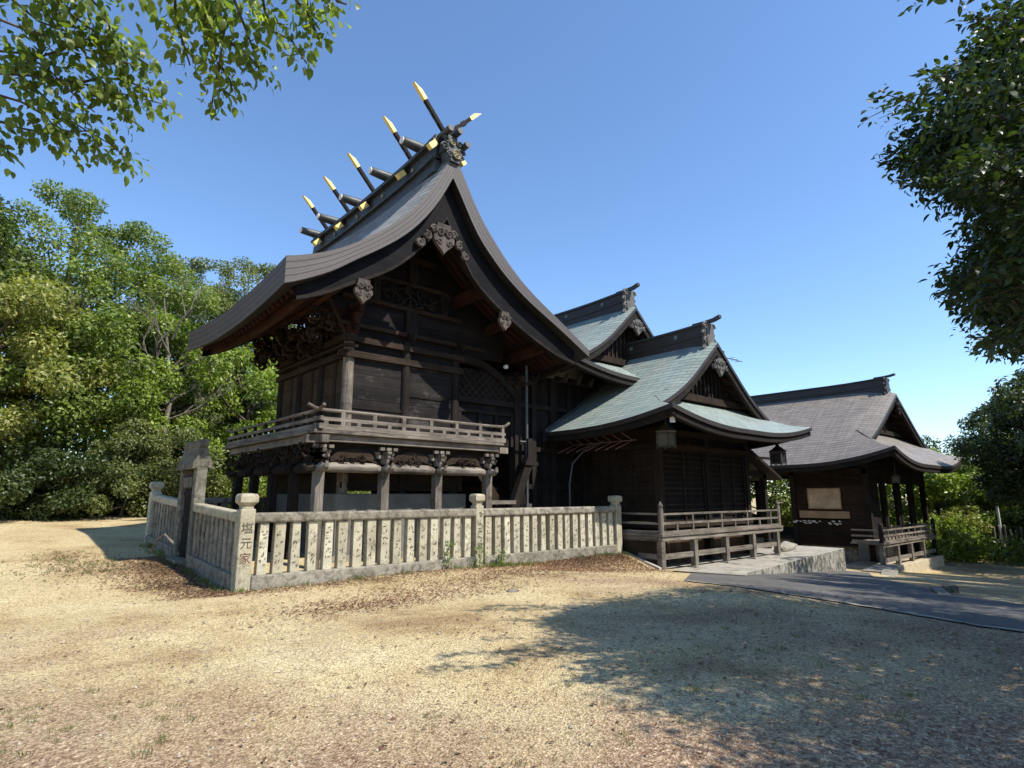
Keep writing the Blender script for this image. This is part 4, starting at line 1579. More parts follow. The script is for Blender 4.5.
m.box(QX0 + .1, QX1 - .1, QY1 - .05, QY1 + .05, 2.4, 3.2)
each(m, 'back_wall', DK['x'], PAV)
m = MB()
for z in (3.02,):
    m.box(QX0, QX1, QY0 + .2, QY1, z, z + .06)
m.build('ceiling', DK['x'], PAV)
for x in (QX0, 33.0, 35.2, 37.4, QX1):
    m = MB()
    bracket(m, x, QY0, 3.2, .6, (1, 0), (0, -1), 1)
    m.build('bracket', DW['x'], PAV)
m = MB()
m.tube([(QX0 - .35, 13.6, 2.95), (QX0 - .35, 10.1, 2.3)], .03, 6)
m.build('slanting_pole', BROWN['y'], PAV)
# base stones and dark void
m = MB()
m.box(QX0 - .05, QX0 + .3, 9.5, 10.55, -1.75, -.62)
m.box(QX0 + .4, QX0 + 1.4, 9.5, 9.7, -1.7, -.62)
each(m, 'base_stone', PLASTER, PAV, bevel=.02)
m = MB()
m.box(QX0 + .1, QX1, QY0 + .5, QY1, -2.2, -.62)
m.build('base_wall', STONED, PAV)
# its railed deck on a masonry plinth
DX0, DX1, DY = 28.45, 36.4, 8.74
m = MB()
m.box(DX0, DX1, DY, QY0 - .13, -.5, -.43)
m.box(DX0 + .05, DX1 - .05, DY + .05, DY + .2, -.62, -.502)
m.box(DX0, QX0 - .2, QY0 - .13, QY0 + .1, -.5, -.43)
DECK = m.build('deck', GREYW['x'], PAV, bevel=.01)
for x in (DX0 + .1, DX1 - .1):
    m = MB()
    m.tube([(x, DY + .1, -.43), (x, DY + .1, .2)], .085, 10)
    giboshi(m, x, DY + .1, .2, .085)
    m.build('rail_post', DW['z'], DECK, smooth=True)
for z, h in ((-.38, .08), (-.16, .07), (.08, .06)):
    m = MB()
    m.box(DX0 + .2, DX1 - .2, DY + .06, DY + .14, z - h / 2, z + h / 2)
    each(m, 'rail', GREYW['x'], DECK)
    m = MB()
    m.box(DX0 + .06, DX0 + .14, DY + .2, QY0 + .05, z - h / 2, z + h / 2)
    m.box(DX1 - .14, DX1 - .06, DY + .2, QY0 - .2, z - h / 2, z + h / 2)
    each(m, 'rail', GREYW['y'], DECK)
for i in range(16):
    x = DX0 + .5 + i * .47
    m = MB()
    m.box(x - .035, x + .035, DY + .075, DY + .125, -.34, .05 if i % 2 else -.2)
    m.build('baluster', GREYW['z'], DECK)
for x in (28.55, 30.5, 32.4, 34.3, 36.3):
    m = MB()
    m.box(x - .09, x + .09, DY + .06, DY + .22, -1.45, -.62)
    m.build('deck_post', GREYW['z'] if x < 35 else DW['z'], DECK)
m = MB()
m.box(28.6, 36.3, DY + .1, DY + .17, -1.25, -1.08)
each(m, 'brace_rail', GREYW['x'], DECK)
m = MB()
m.box(28.3, 36.6, DY - .1, QY0 + .5, -2.6, -1.42)
m.build('masonry_plinth', stone('warm plinth stone', (0.36, 0.30, 0.20), (0.55, 0.47, 0.33), (0.20, 0.17, 0.12)), PAV, bevel=.02)

# boards on the pavilion's side wall
m = MB()
m.box(QX0 - .10, QX0 - .045, 11.1, 12.55, .95, 1.86)
t = m.build('notice_board', BOARD, origin=(QX0 - .07, 11.8, .95))
tag(t, 'pale cream rectangular notice board hung high on the brown pavilion wall', 'notice board')
m = MB()
m.box(QX0 - .10, QX0 - .045, 10.75, 13.05, .40, .80)
t2 = m.build('plank', BOARD2, origin=(QX0 - .07, 11.9, .4))
tag(t2, 'long tan plank fixed below the cream notice board', 'plank')
m = MB()   # frame round the pale board
for a, b, c, d in ((11.06, 11.1, .9, 1.9), (12.55, 12.59, .9, 1.9)):
    m.box(QX0 - .115, QX0 - .05, a, b, c, d)
m.box(QX0 - .115, QX0 - .05, 11.1, 12.55, .9, .95)
m.box(QX0 - .115, QX0 - .05, 11.1, 12.55, 1.86, 1.9)
each(m, 'frame', BOARD2, t)
rng = random.Random(3)
slip = None
for k in range(34):
    y = rng.uniform(12.05, 13.35) if k < 22 else rng.uniform(11.15, 11.7)
    z = .30 - rng.choice((0, .1)) * (1 if 12.1 < y else .8) + rng.uniform(-.04, .03)
    m = MB()
    m.bar((QX0 - .14, y - .05, z), (QX0 - .14, y + .05, z + rng.uniform(-.03, .03)), .025, .035)
    s = m.build('paper_slip', WHITE, origin=(QX0 - .14, y, z))
    tag(s, 'knotted white paper slip tied on the wire below the tan plank', 'paper slip', 'paper slips tied to a wire')

# hanging lanterns
def lantern(x, y, z, s, mat, label, hang):
    L = thing('hanging_lantern', (x, y, z), label, 'lantern', 'hanging lanterns')
    m = MB()
    m.box(x - .17 * s, x + .17 * s, y - .17 * s, y + .17 * s, z, z + .36 * s)
    m.build('body', mat, L)
    m = MB()
    for zz in (z - .03 * s, z + .34 * s):
        m.box(x - .2 * s, x + .2 * s, y - .2 * s, y + .2 * s, zz, zz + .04 * s)
    for a in (-1, 1):
        for b in (-1, 1):
            m.box(x + a * .18 * s - .02, x + a * .18 * s + .02, y + b * .18 * s - .02, y + b * .18 * s + .02, z - .08 * s, z + .36 * s)
    each(m, 'frame', IRON, L)
    m = MB()
    m.lathe((x, y, z + .38 * s), [(.29 * s, 0), (.33 * s, .03 * s), (.2 * s, .11 * s), (.08 * s, .2 * s), (.05 * s, .26 * s), (.02, .3 * s)], 6)
    m.build('cap', mat, L)
    m = MB()
    m.tube([(x, y, z + .66 * s), (x, y, hang)], .012, 5)
    m.build('chain', IRON, L)
GREENISH = plain('verdigris bronze', (0.14, 0.15, 0.115), 0.6, .3)
DARKB = plain('dark bronze', (0.028, 0.027, 0.025), .5, .4)
lantern(14.55, 9.75, 2.95, 1.0, GREENISH, 'greenish hanging lantern under the near corner of the green eave', 3.75)
lantern(20.25, 9.15, 2.62, 1.0, DARKB, 'black hanging lantern outlined against the brown pavilion roof', 3.5)
lantern(31.9, 9.0, 2.15, .62, GREENISH, 'small grey hanging lantern under the pavilion front eave', 3.2)

m = MB()
m.box(20.35, 21.6, 9.9, 9.98, 2.82, 2.9)
m.build('eave_tie', GREYW['x'], HALL)

# ================================================================== STONE FENCE
FX, FY = 3.45, 10.77
XM, XE = 8.48, 13.42
def fpost(root, x, y, z0, w_, h, inscription=None):
    m = MB()
    m.box(x - w_ / 2, x + w_ / 2, y - w_ / 2, y + w_ / 2, z0 - .3, z0 + h)
    p = m.build('post', STONE, root, bevel=.02)
    m = MB()
    a, b = w_ / 2, w_ / 2 * 1.2
    rings = [(a * .74, h), (a * .74, h + .05), (b, h + .11), (b, h + .21), (b * .86, h + .25), (b * .3, h + .262)]
    vs, fs = [], []
    for r, z in rings:
        vs += [(x - r, y - r, z0 + z), (x + r, y - r, z0 + z), (x + r, y + r, z0 + z), (x - r, y + r, z0 + z)]
    for i in range(len(rings) - 1):
        for k in range(4):
            k2 = (k + 1) % 4
            fs.append((4 * i + k, 4 * i + k2, 4 * i + 4 + k2, 4 * i + 4 + k))
    fs += [(3, 2, 1, 0), tuple(4 * len(rings) - 4 + k for k in range(4))]
    m.add(vs, fs)
    m.build('post_cap', STONE, p, bevel=.008)
    return p

def strokes(mb, cx, cz, y, wd, ht, rng, n):
    """weathered carved characters: short cut strokes on a face looking along -y"""
    for _ in range(n):
        x = cx + rng.uniform(-.5, .5) * wd
        z = cz + rng.uniform(-.5, .5) * ht
        k = rng.random()
        L = rng.uniform(.25, .55) * wd
        a = 0.12 * rng.uniform(-1, 1) if k < .45 else (PI / 2 + .15 * rng.uniform(-1, 1) if k < .7 else rng.choice((-1, 1)) * rng.uniform(.6, 1.0))
        dx, dz = math.cos(a) * L / 2, math.sin(a) * L / 2
        x0, x1 = max(cx - wd * .55, x - dx), min(cx + wd * .55, x + dx)
        mb.bar((x0, y, z - dz), (x1, y, z + dz), .004, wd * .085, (0, 0, 1))

def text_mesh(s, size, loc, mat, name, parent, depth=.002):
    """kanji drawn with the built-in font, facing -y, as a mesh"""
    cu = bpy.data.curves.new('t', 'FONT')
    cu.body = s
    cu.size = size
    cu.align_x = 'CENTER'
    cu.align_y = 'CENTER'
    cu.extrude = depth
    to = bpy.data.objects.new('t', cu)
    COL.objects.link(to)
    dg = bpy.context.evaluated_depsgraph_get()
    me = bpy.data.meshes.new_from_object(to.evaluated_get(dg))
    bpy.data.objects.remove(to)
    root = parent
    while root.parent is not None:
        root = root.parent
    o = bpy.data.objects.new(name, me)
    COL.objects.link(o)
    me.materials.clear()
    me.materials.append(mat)
    o.parent = parent
    o.rotation_euler = (PI / 2, 0, 0)
    o.location = Vector(loc) - Vector(root.location)
    return o

F1 = thing('stone_fence', (8.4, FY, 0), 'long sunlit stone fence of engraved pickets running in front of the sanctuary', 'fence', 'sides of the stone fence')
p = fpost(F1, FX, FY, 0, .25, 1.33)
for ch, z, mt in (('塩', 1.0, INK), ('元', .75, INK), ('家', .5, REDINK)):
    text_mesh(ch, .2, (FX + .0, FY - .127, z), mt, 'inscription', p)
p = fpost(F1, XM, FY, 0, .22, 1.33)
rg = random.Random(77)
m = MB()
for k in range(5):
    strokes(m, XM, 1.12 - .17 * k, FY - .112, .12, .13, rg, 10)
m.build('inscription', INK, p)
fpost(F1, XE, FY, -.04, .24, 1.33)
for a, b in ((FX + .125, XM - .11), (XM + .11, XE - .12)):
    m = MB()
    m.box(a, b, FY - .15, FY + .15, -.3, .22)
    m.build('base_course', STONED, F1, bevel=.02)
    m = MB()
    m.box(a - .02, b + .02, FY - .115, FY + .115, 1.09, 1.26)
    m.build('top_rail', STONED, F1, bevel=.035)
for sec, (a, b) in enumerate(((FX, XM), (XM, XE))):
    for i in range(16):
        x = a + (b - a) * (i + 1) / 17 + rg.uniform(-.012, .012)
        ww = .088 + rg.uniform(-.006, .008)
        m = MB()
        m.prism([(x - ww, .215), (x + ww, .215), (x + ww + rg.uniform(-.018, .012), 1.09), (x - ww + rg.uniform(-.012, .018), 1.09)], FY - .07 + rg.uniform(-.008, .008), FY + .07, 'y')
        pk = m.build('picket', STONE, F1, bevel=.012)
        m = MB()
        for k in range(4):
            strokes(m, x, .92 - .17 * k - rg.uniform(0, .04), FY - .082, .105, .13, rg, rg.randint(2, 4))
        m.build('inscription', INK, pk)

def side_fence(label, y0, y1, n, endpost):
    F = thing('stone_fence', (FX, (y0 + y1) / 2, .2), label, 'fence', 'sides of the stone fence')
    sl = .046
    zb = lambda y: sl * (y - FY)
    def shear_box(x0, x1, ya, yb, z0, z1, part, mat, bev):
        m = MB()
        vs = [(x, y, z + zb(y)) for x in (x0, x1) for y in (ya, yb) for z in (z0, z1)]
        m.add(vs, [(0, 1, 3, 2), (4, 6, 7, 5), (0, 4, 5, 1), (2, 3, 7, 6), (0, 2, 6, 4), (1, 5, 7, 3)])
        return m.build(part, mat, F, bevel=bev)
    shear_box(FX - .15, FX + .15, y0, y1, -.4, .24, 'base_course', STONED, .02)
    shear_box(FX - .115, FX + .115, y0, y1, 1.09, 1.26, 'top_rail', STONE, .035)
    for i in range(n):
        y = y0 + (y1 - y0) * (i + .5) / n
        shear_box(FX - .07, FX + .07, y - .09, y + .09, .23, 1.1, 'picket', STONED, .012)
    if endpost:
        fpost(F, FX, y1 + .1, zb(y1), .25, 1.33)
side_fence('shaded side of the stone fence between the corner post and the stone gate', FY + .125, 13.75, 10, False)
side_fence('far side of the stone fence, from the stone gate back to the trees', 15.15, 17.9, 9, True)

FR = thing('stone_fence', (8.4, 18.2, .3), 'rear run of the stone fence glimpsed in shade behind the posts of the sanctuary', 'fence', 'sides of the stone fence')
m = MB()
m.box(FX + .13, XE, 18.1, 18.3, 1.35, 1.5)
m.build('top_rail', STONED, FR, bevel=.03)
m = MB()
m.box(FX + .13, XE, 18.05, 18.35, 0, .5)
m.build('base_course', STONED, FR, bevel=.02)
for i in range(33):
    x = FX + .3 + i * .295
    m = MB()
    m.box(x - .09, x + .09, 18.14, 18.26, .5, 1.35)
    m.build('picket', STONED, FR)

# gate in the side of the fence
GT = thing('stone_gate', (FX, 14.6, .15), 'narrow roofed stone gate with a dark wooden door in the shaded side fence', 'gate')
gz0 = .17
for y in (13.88, 15.0):
    m = MB()
    m.box(FX - .11, FX + .11, y - .11, y + .11, gz0 - .3, 2.2)
    m.build('post', DSTONE, GT, bevel=.025)
m = MB()
m.box(FX - .13, FX + .13, 14.03, 14.85, 1.72, 1.95)
m.build('lintel', DSTONE, GT, bevel=.02)
m = MB()   # heavy curved stone roof, gables along the fence
pr = [(-.2, 2.1), (-.2, 2.22), (-.17, 2.3), (-.1, 2.46), (-.07, 2.62), (.07, 2.62), (.1, 2.46), (.17, 2.3), (.2, 2.22), (.2, 2.1), (.2, 2.12), (-.2, 2.12)]
n_ = len(pr)
top = [(FX + a, b) for a, b in pr[1:9]]
bot = [(FX + a, 2.06 + .12 * (1 - abs(a) / .29)) for a, b in pr[1:9]]
m.strip(top, bot, 13.76, 15.12)
rfg = m.build('roof', DSTONE, GT, bevel=.02)
m = MB()
m.box(FX - .08, FX + .08, 13.7, 15.18, 2.58, 2.74)
m.build('ridge', DSTONE, rfg, bevel=.03)
m = MB()
m.box(FX - .03, FX + .03, 14.04, 14.84, .25, 1.7)
d = m.build('door', DK['z'], GT)
m = MB()
for z in (.4, 1.0, 1.55):
    m.box(FX - .055, FX - .03, 14.04, 14.84, z, z + .1)
each(m, 'door_rail', DW['y'], d)
m = MB()
m.box(FX - .28, FX + .3, 14.04, 14.84, -.1, .24)
m.build('sill', STONED, GT, bevel=.02)
m = MB()
m.tube([(FX - .45, 13.55, .62), (FX - .55, 13.9, .78), (FX - .6, 14.3, .66), (FX - .62, 14.6, .4)], .02, 6)
t = m.build('bent_branch', GREYW['y'], origin=(FX - .55, 14, .4))
tag(t, 'pale bent branch stuck in the leaves beside the stone gate', 'branch')

# curbs beside the hall, rocks and blocks
m = MB()
vs = []
for y, z in ((10.6, -.02), (9.45, -.36)):
    for x in (13.5, 13.62):
        vs += [(x, y, z - .3), (x, y, z + .05)]
m.add(vs, [(0, 1, 3, 2), (4, 6, 7, 5), (0, 4, 5, 1), (2, 3, 7, 6), (0, 2, 6, 4), (1, 5, 7, 3)])
t = m.build('sloping_kerb', CONC, origin=(13.56, 10, -.2), bevel=.01)
tag(t, 'short sloping kerb stone between the fence end and the veranda corner', 'kerb')
def rock(name, x, y, z, sx, sy, sz, mat, seed, label, cat, group=None, rz=0):
    bm = bmesh.new()
    bmesh.ops.create_icosphere(bm, subdivisions=3, radius=1)
    rr = random.Random(seed)
    off = Vector((rr.uniform(0, 50), rr.uniform(0, 50), rr.uniform(0, 50)))
    from mathutils import noise as mn
    for v in bm.verts:
        k = 1 + .35 * mn.noise(v.co * 1.3 + off) + .12 * mn.noise(v.co * 4 + off)
        v.co = Vector((v.co.x * k * sx, v.co.y * k * sy, v.co.z * k * sz))
    me = bpy.data.meshes.new(name)
    bm.to_mesh(me); bm.free()
    me.materials.append(mat)
    o = bpy.data.objects.new(name, me)
    COL.objects.link(o)
    o.location = (x, y, z)
    o.rotation_euler = (0, 0, rz)
    return tag(o, label, cat, group)
rock('rock', 6.75, 7.6, ground_z(6.75, 7.6), .12, .09, .035, STONED, 3, 'flat grey rock sunk in the sand in front of the fence', 'rock')
rock('boulder', 22.6, 10.2, -.36, 1.0, .3, .2, CONC, 9, 'long pale boulder on the apron below the open porch', 'boulder', rz=.1)
def block(name, x, y, z, a, b, h, rz, label, cat, group=None, mat=None):
    m = MB()
    m.box(-a / 2, a / 2, -b / 2, b / 2, 0, h)
    o = m.build(name, mat or CONC, bevel=.015)
    o.location = (x, y, z)
    o.rotation_euler = (0, 0, rz)
    return tag(o, label, cat, group)
block('kerb_block', 15.9, 3.9, -.72, 1.2, .22, .24, .35, 'longer grey kerb block at the far edge of the road', 'kerb block', mat=STONED)
block('kerb_block', 16.75, 3.9, -.76, .22, .3, .3, .3, 'short dark stone stub standing at the end of the longer kerb block', 'kerb block', mat=DSTONE)
block('step_slab', 27.6, 8.6, -1.5, 3.2, .9, .2, .12, 'wide beige stone slab at the foot of the pavilion deck', 'stone slab')
block('step_slab', 24.9, 7.6, -1.42, 2.6, .5, .2, .25, 'narrow beige kerb slab between the road and the pavilion steps', 'stone slab')
# far fence of old boards and a white pole, right edge
FB = thing('board_fence', (41.8, 6.3, -1.9), 'fence of grey weathered stakes under the dark tree on the right', 'fence')
rg2 = random.Random(12)
for i in range(13):
    t = i / 12
    x, y = 40.8 + 2.6 * t, 7.2 - 2.3 * t
    h = rg2.uniform(1.5, 1.95)
    m = MB()
    m.prism([(x - .11, -2.1), (x + .11, -2.1), (x + .11, -1.85 + h), (x, -1.8 + h), (x - .11, -1.88 + h)], y - .03, y + .03, 'y')
    m.build('stake', GREYW['z'], FB)
m = MB()
m.bar((40.7, 7.35, -1.0), (43.5, 4.85, -1.0), .04, .09)
m.build('cross_rail', GREYW['x'], FB)
m = MB()
m.tube([(41.3, 7.0, -1.9), (41.2, 7.0, 1.1)], .06, 8)
t = m.build('pole', WHITE, origin=(41.3, 7.0, -1.9))
tag(t, 'slim white pole standing in front of the far bushes at the right', 'pole')
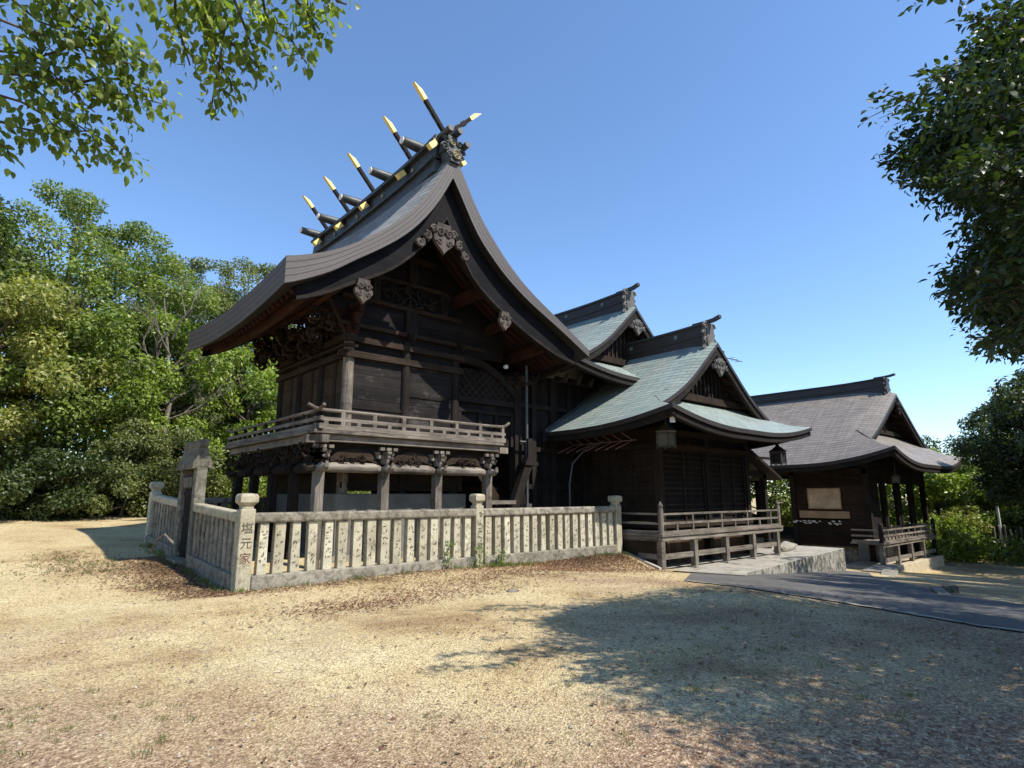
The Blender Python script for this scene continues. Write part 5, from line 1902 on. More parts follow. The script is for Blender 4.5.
CROWN_R = [(9.43,1.26,4.39), (8.89,1.06,4.01), (8.91,1.03,5.70), (7.44,1.00,5.27), (10.85,1.03,5.18), (8.95,0.89,6.21), (8.23,0.72,6.39), (9.39,1.10,3.91), (9.75,1.23,6.18), (8.00,0.71,5.92), (11.62,1.12,5.30), (7.16,0.58,5.36), (8.19,0.88,3.59), (7.77,0.47,6.77), (8.04,0.83,4.44), (9.21,0.81,5.75), (7.57,0.74,6.13), (8.53,0.99,4.11), (7.44,0.50,5.74), (6.75,0.60,4.87), (7.58,0.90,3.48), (7.24,1.25,5.49), (11.16,1.25,4.57), (9.24,1.17,5.39), (8.50,1.07,5.76), (10.81,1.04,5.59), (8.61,0.58,6.18), (6.41,0.74,4.94), (6.90,0.98,4.93), (9.02,0.92,5.23), (7.91,0.69,5.38), (11.56,1.61,4.97), (9.30,0.70,6.65), (11.16,1.11,6.14), (9.66,0.97,4.21), (7.28,0.53,6.06), (9.38,1.08,5.06), (8.71,0.89,6.50), (8.60,1.03,6.17), (7.70,1.14,5.96), (8.53,1.38,5.95), (6.92,0.76,5.57), (11.86,1.59,4.57), (8.35,1.44,5.57), (8.82,0.88,4.39), (9.03,1.24,6.07), (8.52,0.72,5.34), (7.77,1.25,5.17), (9.64,1.43,5.84), (7.39,0.77,4.03), (10.23,1.18,4.13), (8.61,1.13,5.17), (8.47,0.93,4.82), (9.95,0.85,5.76), (6.78,0.62,4.51), (7.91,1.06,5.47), (9.79,1.21,4.71), (6.86,0.69,3.61), (8.86,1.53,5.81), (7.49,0.77,4.39), (7.68,0.91,4.91), (10.74,1.18,4.55), (8.12,0.72,5.03), (9.31,1.32,5.75), (7.20,0.75,4.64), (7.80,1.42,5.62), (6.62,0.42,5.47), (8.99,0.62,6.88), (9.52,0.98,4.61), (10.45,1.16,6.23), (9.88,0.81,6.31), (10.37,1.50,4.60), (10.37,0.98,5.36), (10.00,1.45,4.49), (9.14,0.88,4.79), (8.04,1.07,3.95), (11.10,1.39,5.56), (10.20,1.34,5.91), (11.41,1.18,4.97), (10.12,0.98,4.81), (9.47,0.89,6.19), (9.52,0.66,6.93), (10.84,0.93,6.35), (10.60,1.26,4.93), (10.50,1.05,5.85), (7.21,0.90,3.52), (6.56,0.96,4.41), (11.18,0.96,6.49), (10.17,1.21,5.15), (7.22,0.91,5.82), (9.88,0.89,5.27), (9.15,0.98,4.26), (8.40,0.85,4.48), (8.72,0.92,3.72), (8.46,0.59,6.88), (8.15,1.13,5.18), (7.31,0.61,4.96), (8.60,0.71,5.75), (10.38,1.11,4.57), (8.08,1.19,5.82), (9.55,1.03,5.72), (6.74,0.69,5.23), (7.57,0.63,5.22), (7.68,0.93,3.87), (11.66,1.43,5.61), (13.92,-1.60,5.81), (10.95,-2.74,4.18), (9.58,-2.81,5.16), (7.38,-3.26,4.78), (9.62,-3.74,8.72), (11.13,-4.95,5.25), (11.94,-3.77,5.62), (11.94,-4.02,5.09), (8.99,-1.13,4.19), (7.06,-4.76,6.49), (10.27,-4.36,7.40), (10.27,-0.12,4.00), (6.42,-3.28,5.14), (7.64,-0.18,4.62), (7.85,-2.27,5.19), (11.78,-0.34,7.66), (9.20,-2.47,4.77), (10.06,-0.77,8.45), (8.18,-5.15,4.89), (12.50,-1.32,6.55), (13.24,-3.66,6.17), (10.98,-3.07,9.01), (6.90,-0.84,4.69), (8.73,-5.09,7.74), (8.08,-3.83,7.47), (11.19,-5.54,6.38), (11.99,0.08,4.45), (8.57,-2.07,3.62), (6.96,-2.88,5.94), (8.27,-2.86,4.39), (10.59,-4.25,5.10), (11.45,-1.49,9.36), (11.12,-3.13,5.46), (11.23,-1.95,8.35), (7.50,-0.71,5.14), (7.16,-1.05,6.40), (11.45,-4.56,6.60), (11.46,-4.13,6.15), (8.08,-2.11,4.06), (11.82,-3.37,3.88), (6.80,-3.04,6.74), (9.65,-3.69,9.57), (8.62,-4.58,4.82), (11.74,-0.38,5.93), (10.43,-3.38,4.57), (8.07,-2.81,9.61), (9.02,-3.72,8.28), (6.68,-0.28,4.80), (8.32,-1.52,4.79), (10.76,-4.36,5.59), (8.53,-4.01,9.30), (11.65,-4.91,7.23), (8.29,-3.75,5.63), (11.08,-2.67,8.34), (13.53,0.11,6.63), (8.47,-1.32,8.55), (9.92,-4.86,8.39), (12.08,-2.00,7.38), (10.62,-2.70,4.76), (9.42,-2.12,9.58), (8.32,-0.76,4.63), (13.08,-3.39,7.35), (10.87,-5.01,8.12), (7.77,-2.51,7.68), (12.97,0.59,5.61), (7.71,-3.13,8.35), (11.73,-2.78,9.15), (7.15,0.25,4.23), (6.45,-1.13,4.14), (12.13,-3.66,7.95), (12.60,-1.88,5.47), (12.55,1.13,5.01), (11.55,-1.65,3.68), (12.65,-0.56,6.88), (12.36,0.86,5.60), (13.10,-3.01,5.51), (9.06,-4.24,4.81), (9.21,0.37,5.19), (11.94,-1.63,9.30), (13.22,-0.72,5.06), (10.83,-4.42,6.64), (9.76,-3.46,8.26), (12.00,-3.94,6.49), (13.80,-2.78,7.41), (10.60,-1.06,8.54), (7.53,-3.34,6.88), (7.67,-1.75,7.66), (7.91,-3.23,7.59), (7.23,-3.47,7.42), (11.19,-0.55,8.03), (7.09,0.08,5.43), (10.85,-2.77,7.82), (11.01,-1.17,4.22), (10.07,-4.55,4.98), (6.90,-2.01,4.75), (8.98,-0.25,4.66), (13.15,-1.74,4.99), (10.86,-3.24,9.62), (11.00,-0.23,5.50), (13.90,-1.61,7.57), (8.79,-4.99,5.81), (7.38,-0.07,3.91), (12.72,-2.83,4.97), (11.04,-2.21,9.59), (12.18,-3.56,7.32), (9.26,-2.77,3.48), (11.34,-3.48,4.80), (10.84,-2.11,3.70), (11.97,-1.82,8.06), (8.97,-1.44,4.64), (11.93,1.10,4.73), (13.84,-2.27,6.74), (6.78,-1.27,6.00), (9.71,-0.99,4.42), (8.60,-2.43,5.02), (12.45,-1.24,5.79), (7.21,-4.25,7.97), (8.48,-2.95,7.91), (7.15,-1.63,4.99), (10.07,-0.01,5.03), (9.28,-4.97,5.29), (11.41,-4.87,5.77), (7.08,-1.55,6.98), (9.80,-1.71,9.69), (9.81,-4.06,6.60), (8.90,-5.70,6.43), (8.46,-1.88,9.36), (10.46,-5.17,4.69), (11.00,-3.59,7.36), (9.79,-1.55,8.52), (10.17,-3.77,6.40), (11.46,-2.18,5.73), (11.79,-1.41,7.50), (12.20,-2.60,4.09), (11.49,-1.03,5.40), (11.63,-1.11,3.60), (10.99,-0.61,3.74), (12.64,0.17,7.56), (11.69,-0.77,8.19), (11.88,-1.11,5.00), (8.84,-3.74,5.95), (13.18,0.17,7.81), (8.64,-0.63,3.58), (12.37,-4.98,6.57), (6.68,-3.33,7.66), (8.98,-1.78,3.59), (13.24,1.05,6.77), (11.90,-2.07,8.77), (6.95,-3.19,4.02), (11.42,-3.01,8.20), (8.33,-2.48,8.52), (9.18,-4.19,6.21), (11.28,-1.78,4.61), (12.59,0.02,4.36), (12.86,-1.86,7.52), (11.79,-3.94,4.57), (8.19,-3.82,6.42), (12.96,-1.13,8.75), (7.26,-0.75,5.96), (7.13,-2.56,7.65), (8.76,-2.87,5.20), (12.09,0.14,6.12), (10.54,-5.32,6.25), (6.40,-4.42,6.45), (10.14,0.23,4.34), (13.29,-1.89,6.65), (7.44,-5.03,6.82), (12.40,-1.26,4.31), (12.00,-0.53,6.40), (12.11,-2.83,8.49), (10.45,-1.71,9.81), (11.79,-2.62,7.70), (7.56,-2.53,6.51), (9.09,-4.69,8.98), (10.92,-1.88,4.16), (8.75,-2.20,8.83), (6.76,-1.73,4.05), (10.82,-0.66,4.50), (13.38,-1.05,7.08), (11.77,-0.89,4.16), (9.44,-3.93,7.14), (10.50,-2.75,9.25), (8.49,-3.96,8.33), (12.80,-0.49,8.35), (11.24,-0.86,4.83), (9.59,-2.21,9.07), (8.36,0.22,4.36), (10.95,-4.47,6.07), (11.51,-3.51,7.73), (11.03,-3.51,5.91), (10.36,-3.96,4.44), (11.63,-3.84,4.03), (6.34,-0.00,4.38), (12.74,0.38,6.98), (10.17,-3.32,3.93), (12.34,-0.49,4.85), (5.87,-2.31,4.79), (9.07,-3.26,8.30), (10.23,-1.71,4.25), (10.66,0.70,3.67), (10.01,-1.10,3.55), (8.34,-2.08,4.61), (6.08,-1.85,5.45), (11.05,-1.80,6.85), (5.08,-1.79,4.48), (12.60,-3.90,8.37), (9.67,0.91,3.58), (7.77,-3.30,5.69), (13.74,-4.41,7.92), (6.88,-4.11,7.38), (7.01,-2.78,5.06), (9.54,-1.81,4.78), (6.22,-2.72,6.21), (10.44,-2.06,7.69), (5.78,-0.88,4.66), (11.14,-0.90,6.79), (6.48,-4.47,7.71), (6.31,-1.28,5.38), (7.96,-1.20,6.97), (6.41,-1.84,6.94), (7.79,-0.22,7.09), (6.91,-4.00,6.87), (11.88,-1.89,6.83), (6.11,-1.90,6.60), (5.21,-1.89,3.82), (7.14,-2.01,8.24), (10.99,-1.86,5.32), (8.73,-4.25,7.05), (6.01,-3.60,6.03), (5.34,-3.04,6.19), (7.64,-0.63,3.93), (10.28,-3.20,7.33), (5.47,-0.62,4.38), (8.35,-1.20,5.51), (5.72,-3.70,7.18), (7.77,-0.30,6.21), (6.99,-3.63,6.49), (10.31,-2.42,6.57), (8.01,-1.50,4.33), (6.95,-2.26,7.14), (11.88,-2.42,8.13), (6.18,-2.97,5.46), (6.68,-3.57,8.40), (6.56,-1.60,6.38), (10.81,-1.46,6.06), (10.15,-3.45,7.95), (8.98,-0.07,6.87), (6.00,-0.85,5.23), (5.05,-1.28,3.86), (10.31,0.20,6.72), (7.90,-4.24,6.91), (12.65,-2.92,7.26), (8.37,-0.09,3.51), (7.77,-1.20,4.62), (12.32,-2.73,6.42), (12.86,-4.46,8.43), (7.93,-0.66,6.76), (5.55,-1.47,3.42), (6.76,-1.91,5.84), (5.87,-3.01,5.84), (13.64,0.17,7.28), (7.46,-2.83,5.73), (6.67,-4.92,7.94), (12.72,1.19,4.52), (9.37,-3.25,7.17), (6.26,-2.49,4.46), (7.31,-1.28,5.73), (10.34,-2.37,5.81), (9.41,-3.34,6.58), (5.88,-1.79,5.02), (6.54,-3.80,7.39), (4.56,-1.18,3.68), (7.64,-2.15,4.59), (6.50,-1.43,4.69), (7.24,-2.55,8.09), (9.87,-0.83,7.12), (9.32,-1.10,5.04), (7.96,-1.92,5.54), (7.73,-4.98,8.37), (6.45,-3.54,5.88), (12.19,-2.63,7.22), (6.82,-5.33,8.31), (8.28,-2.47,5.97), (10.93,0.43,4.22), (6.02,-1.98,4.43), (10.35,-2.09,5.29), (13.17,-1.51,6.99), (8.08,-1.28,7.80), (5.97,-1.65,3.52), (8.99,-2.08,7.02), (7.40,-1.95,5.93), (9.29,-2.42,7.38), (7.84,-2.87,6.24), (9.22,-0.52,7.27), (5.67,0.00,3.93), (8.69,-1.78,5.82), (8.52,-2.33,7.50), (12.10,-2.49,5.84), (5.59,-1.29,5.19), (13.45,0.30,4.96), (9.85,-2.61,5.83), (5.92,-2.61,5.16), (8.38,-3.38,8.30), (7.09,-2.15,4.35), (12.66,-3.99,7.93), (9.15,-4.29,7.97), (7.62,-2.03,6.99), (7.10,-4.76,7.58), (6.41,-2.75,7.37), (9.34,-2.67,8.28), (10.18,-1.02,6.58), (10.31,-0.32,4.75), (9.67,-0.22,3.45), (6.15,-3.90,6.37), (12.07,-4.23,7.93), (12.22,-0.02,7.83), (8.05,-2.96,5.83), (5.78,-2.11,3.82), (8.24,-1.36,6.65), (9.70,-1.42,4.11), (9.48,-4.59,8.23), (5.86,-3.48,6.77), (7.13,-1.06,3.54), (9.22,-3.58,6.91), (13.53,-0.43,4.88), (10.42,-4.22,8.24), (8.50,-2.09,6.75), (9.43,-0.97,7.04), (5.88,-1.10,3.42), (6.39,-2.57,5.42), (5.20,-0.04,3.71), (6.27,-4.06,7.73), (10.46,-1.71,5.81), (9.86,-2.07,7.73), (10.70,-3.06,6.85), (9.85,-2.17,5.93), (10.70,0.44,4.61), (7.89,-1.05,6.45), (6.84,-4.25,8.49), (8.66,-1.74,6.37), (10.89,-0.08,6.70), (6.61,0.03,3.53), (9.30,-1.22,3.83), (12.30,1.08,4.30), (11.37,-0.74,4.30), (13.34,-2.58,7.28), (12.58,0.27,3.57), (8.69,0.17,7.26), (10.40,-1.11,5.98), (7.47,-3.23,6.02), (7.25,-3.56,8.00), (5.21,-2.67,5.43), (7.38,-1.73,6.52), (8.64,-0.37,6.00), (10.67,0.02,4.43), (11.25,-1.28,5.93), (5.35,-0.41,3.44), (9.58,-0.44,8.04), (5.89,-1.21,4.34), (6.36,0.43,3.92), (6.26,-3.20,6.81), (13.75,-3.62,8.19), (9.94,-0.84,6.19), (8.72,-4.15,7.72), (14.18,-2.42,5.37), (11.46,-2.85,5.61), (6.03,-4.71,8.18), (7.55,-4.46,7.49), (13.52,-1.66,4.66), (7.80,-3.35,6.36), (6.43,-0.74,3.55), (9.63,-2.79,7.83), (5.62,-1.48,4.75), (8.07,-4.42,8.10), (9.91,-0.82,3.90), (9.34,-1.28,6.45), (8.86,-3.17,6.05), (6.90,-0.43,3.76), (11.24,-1.45,5.38), (12.00,1.07,6.42)]
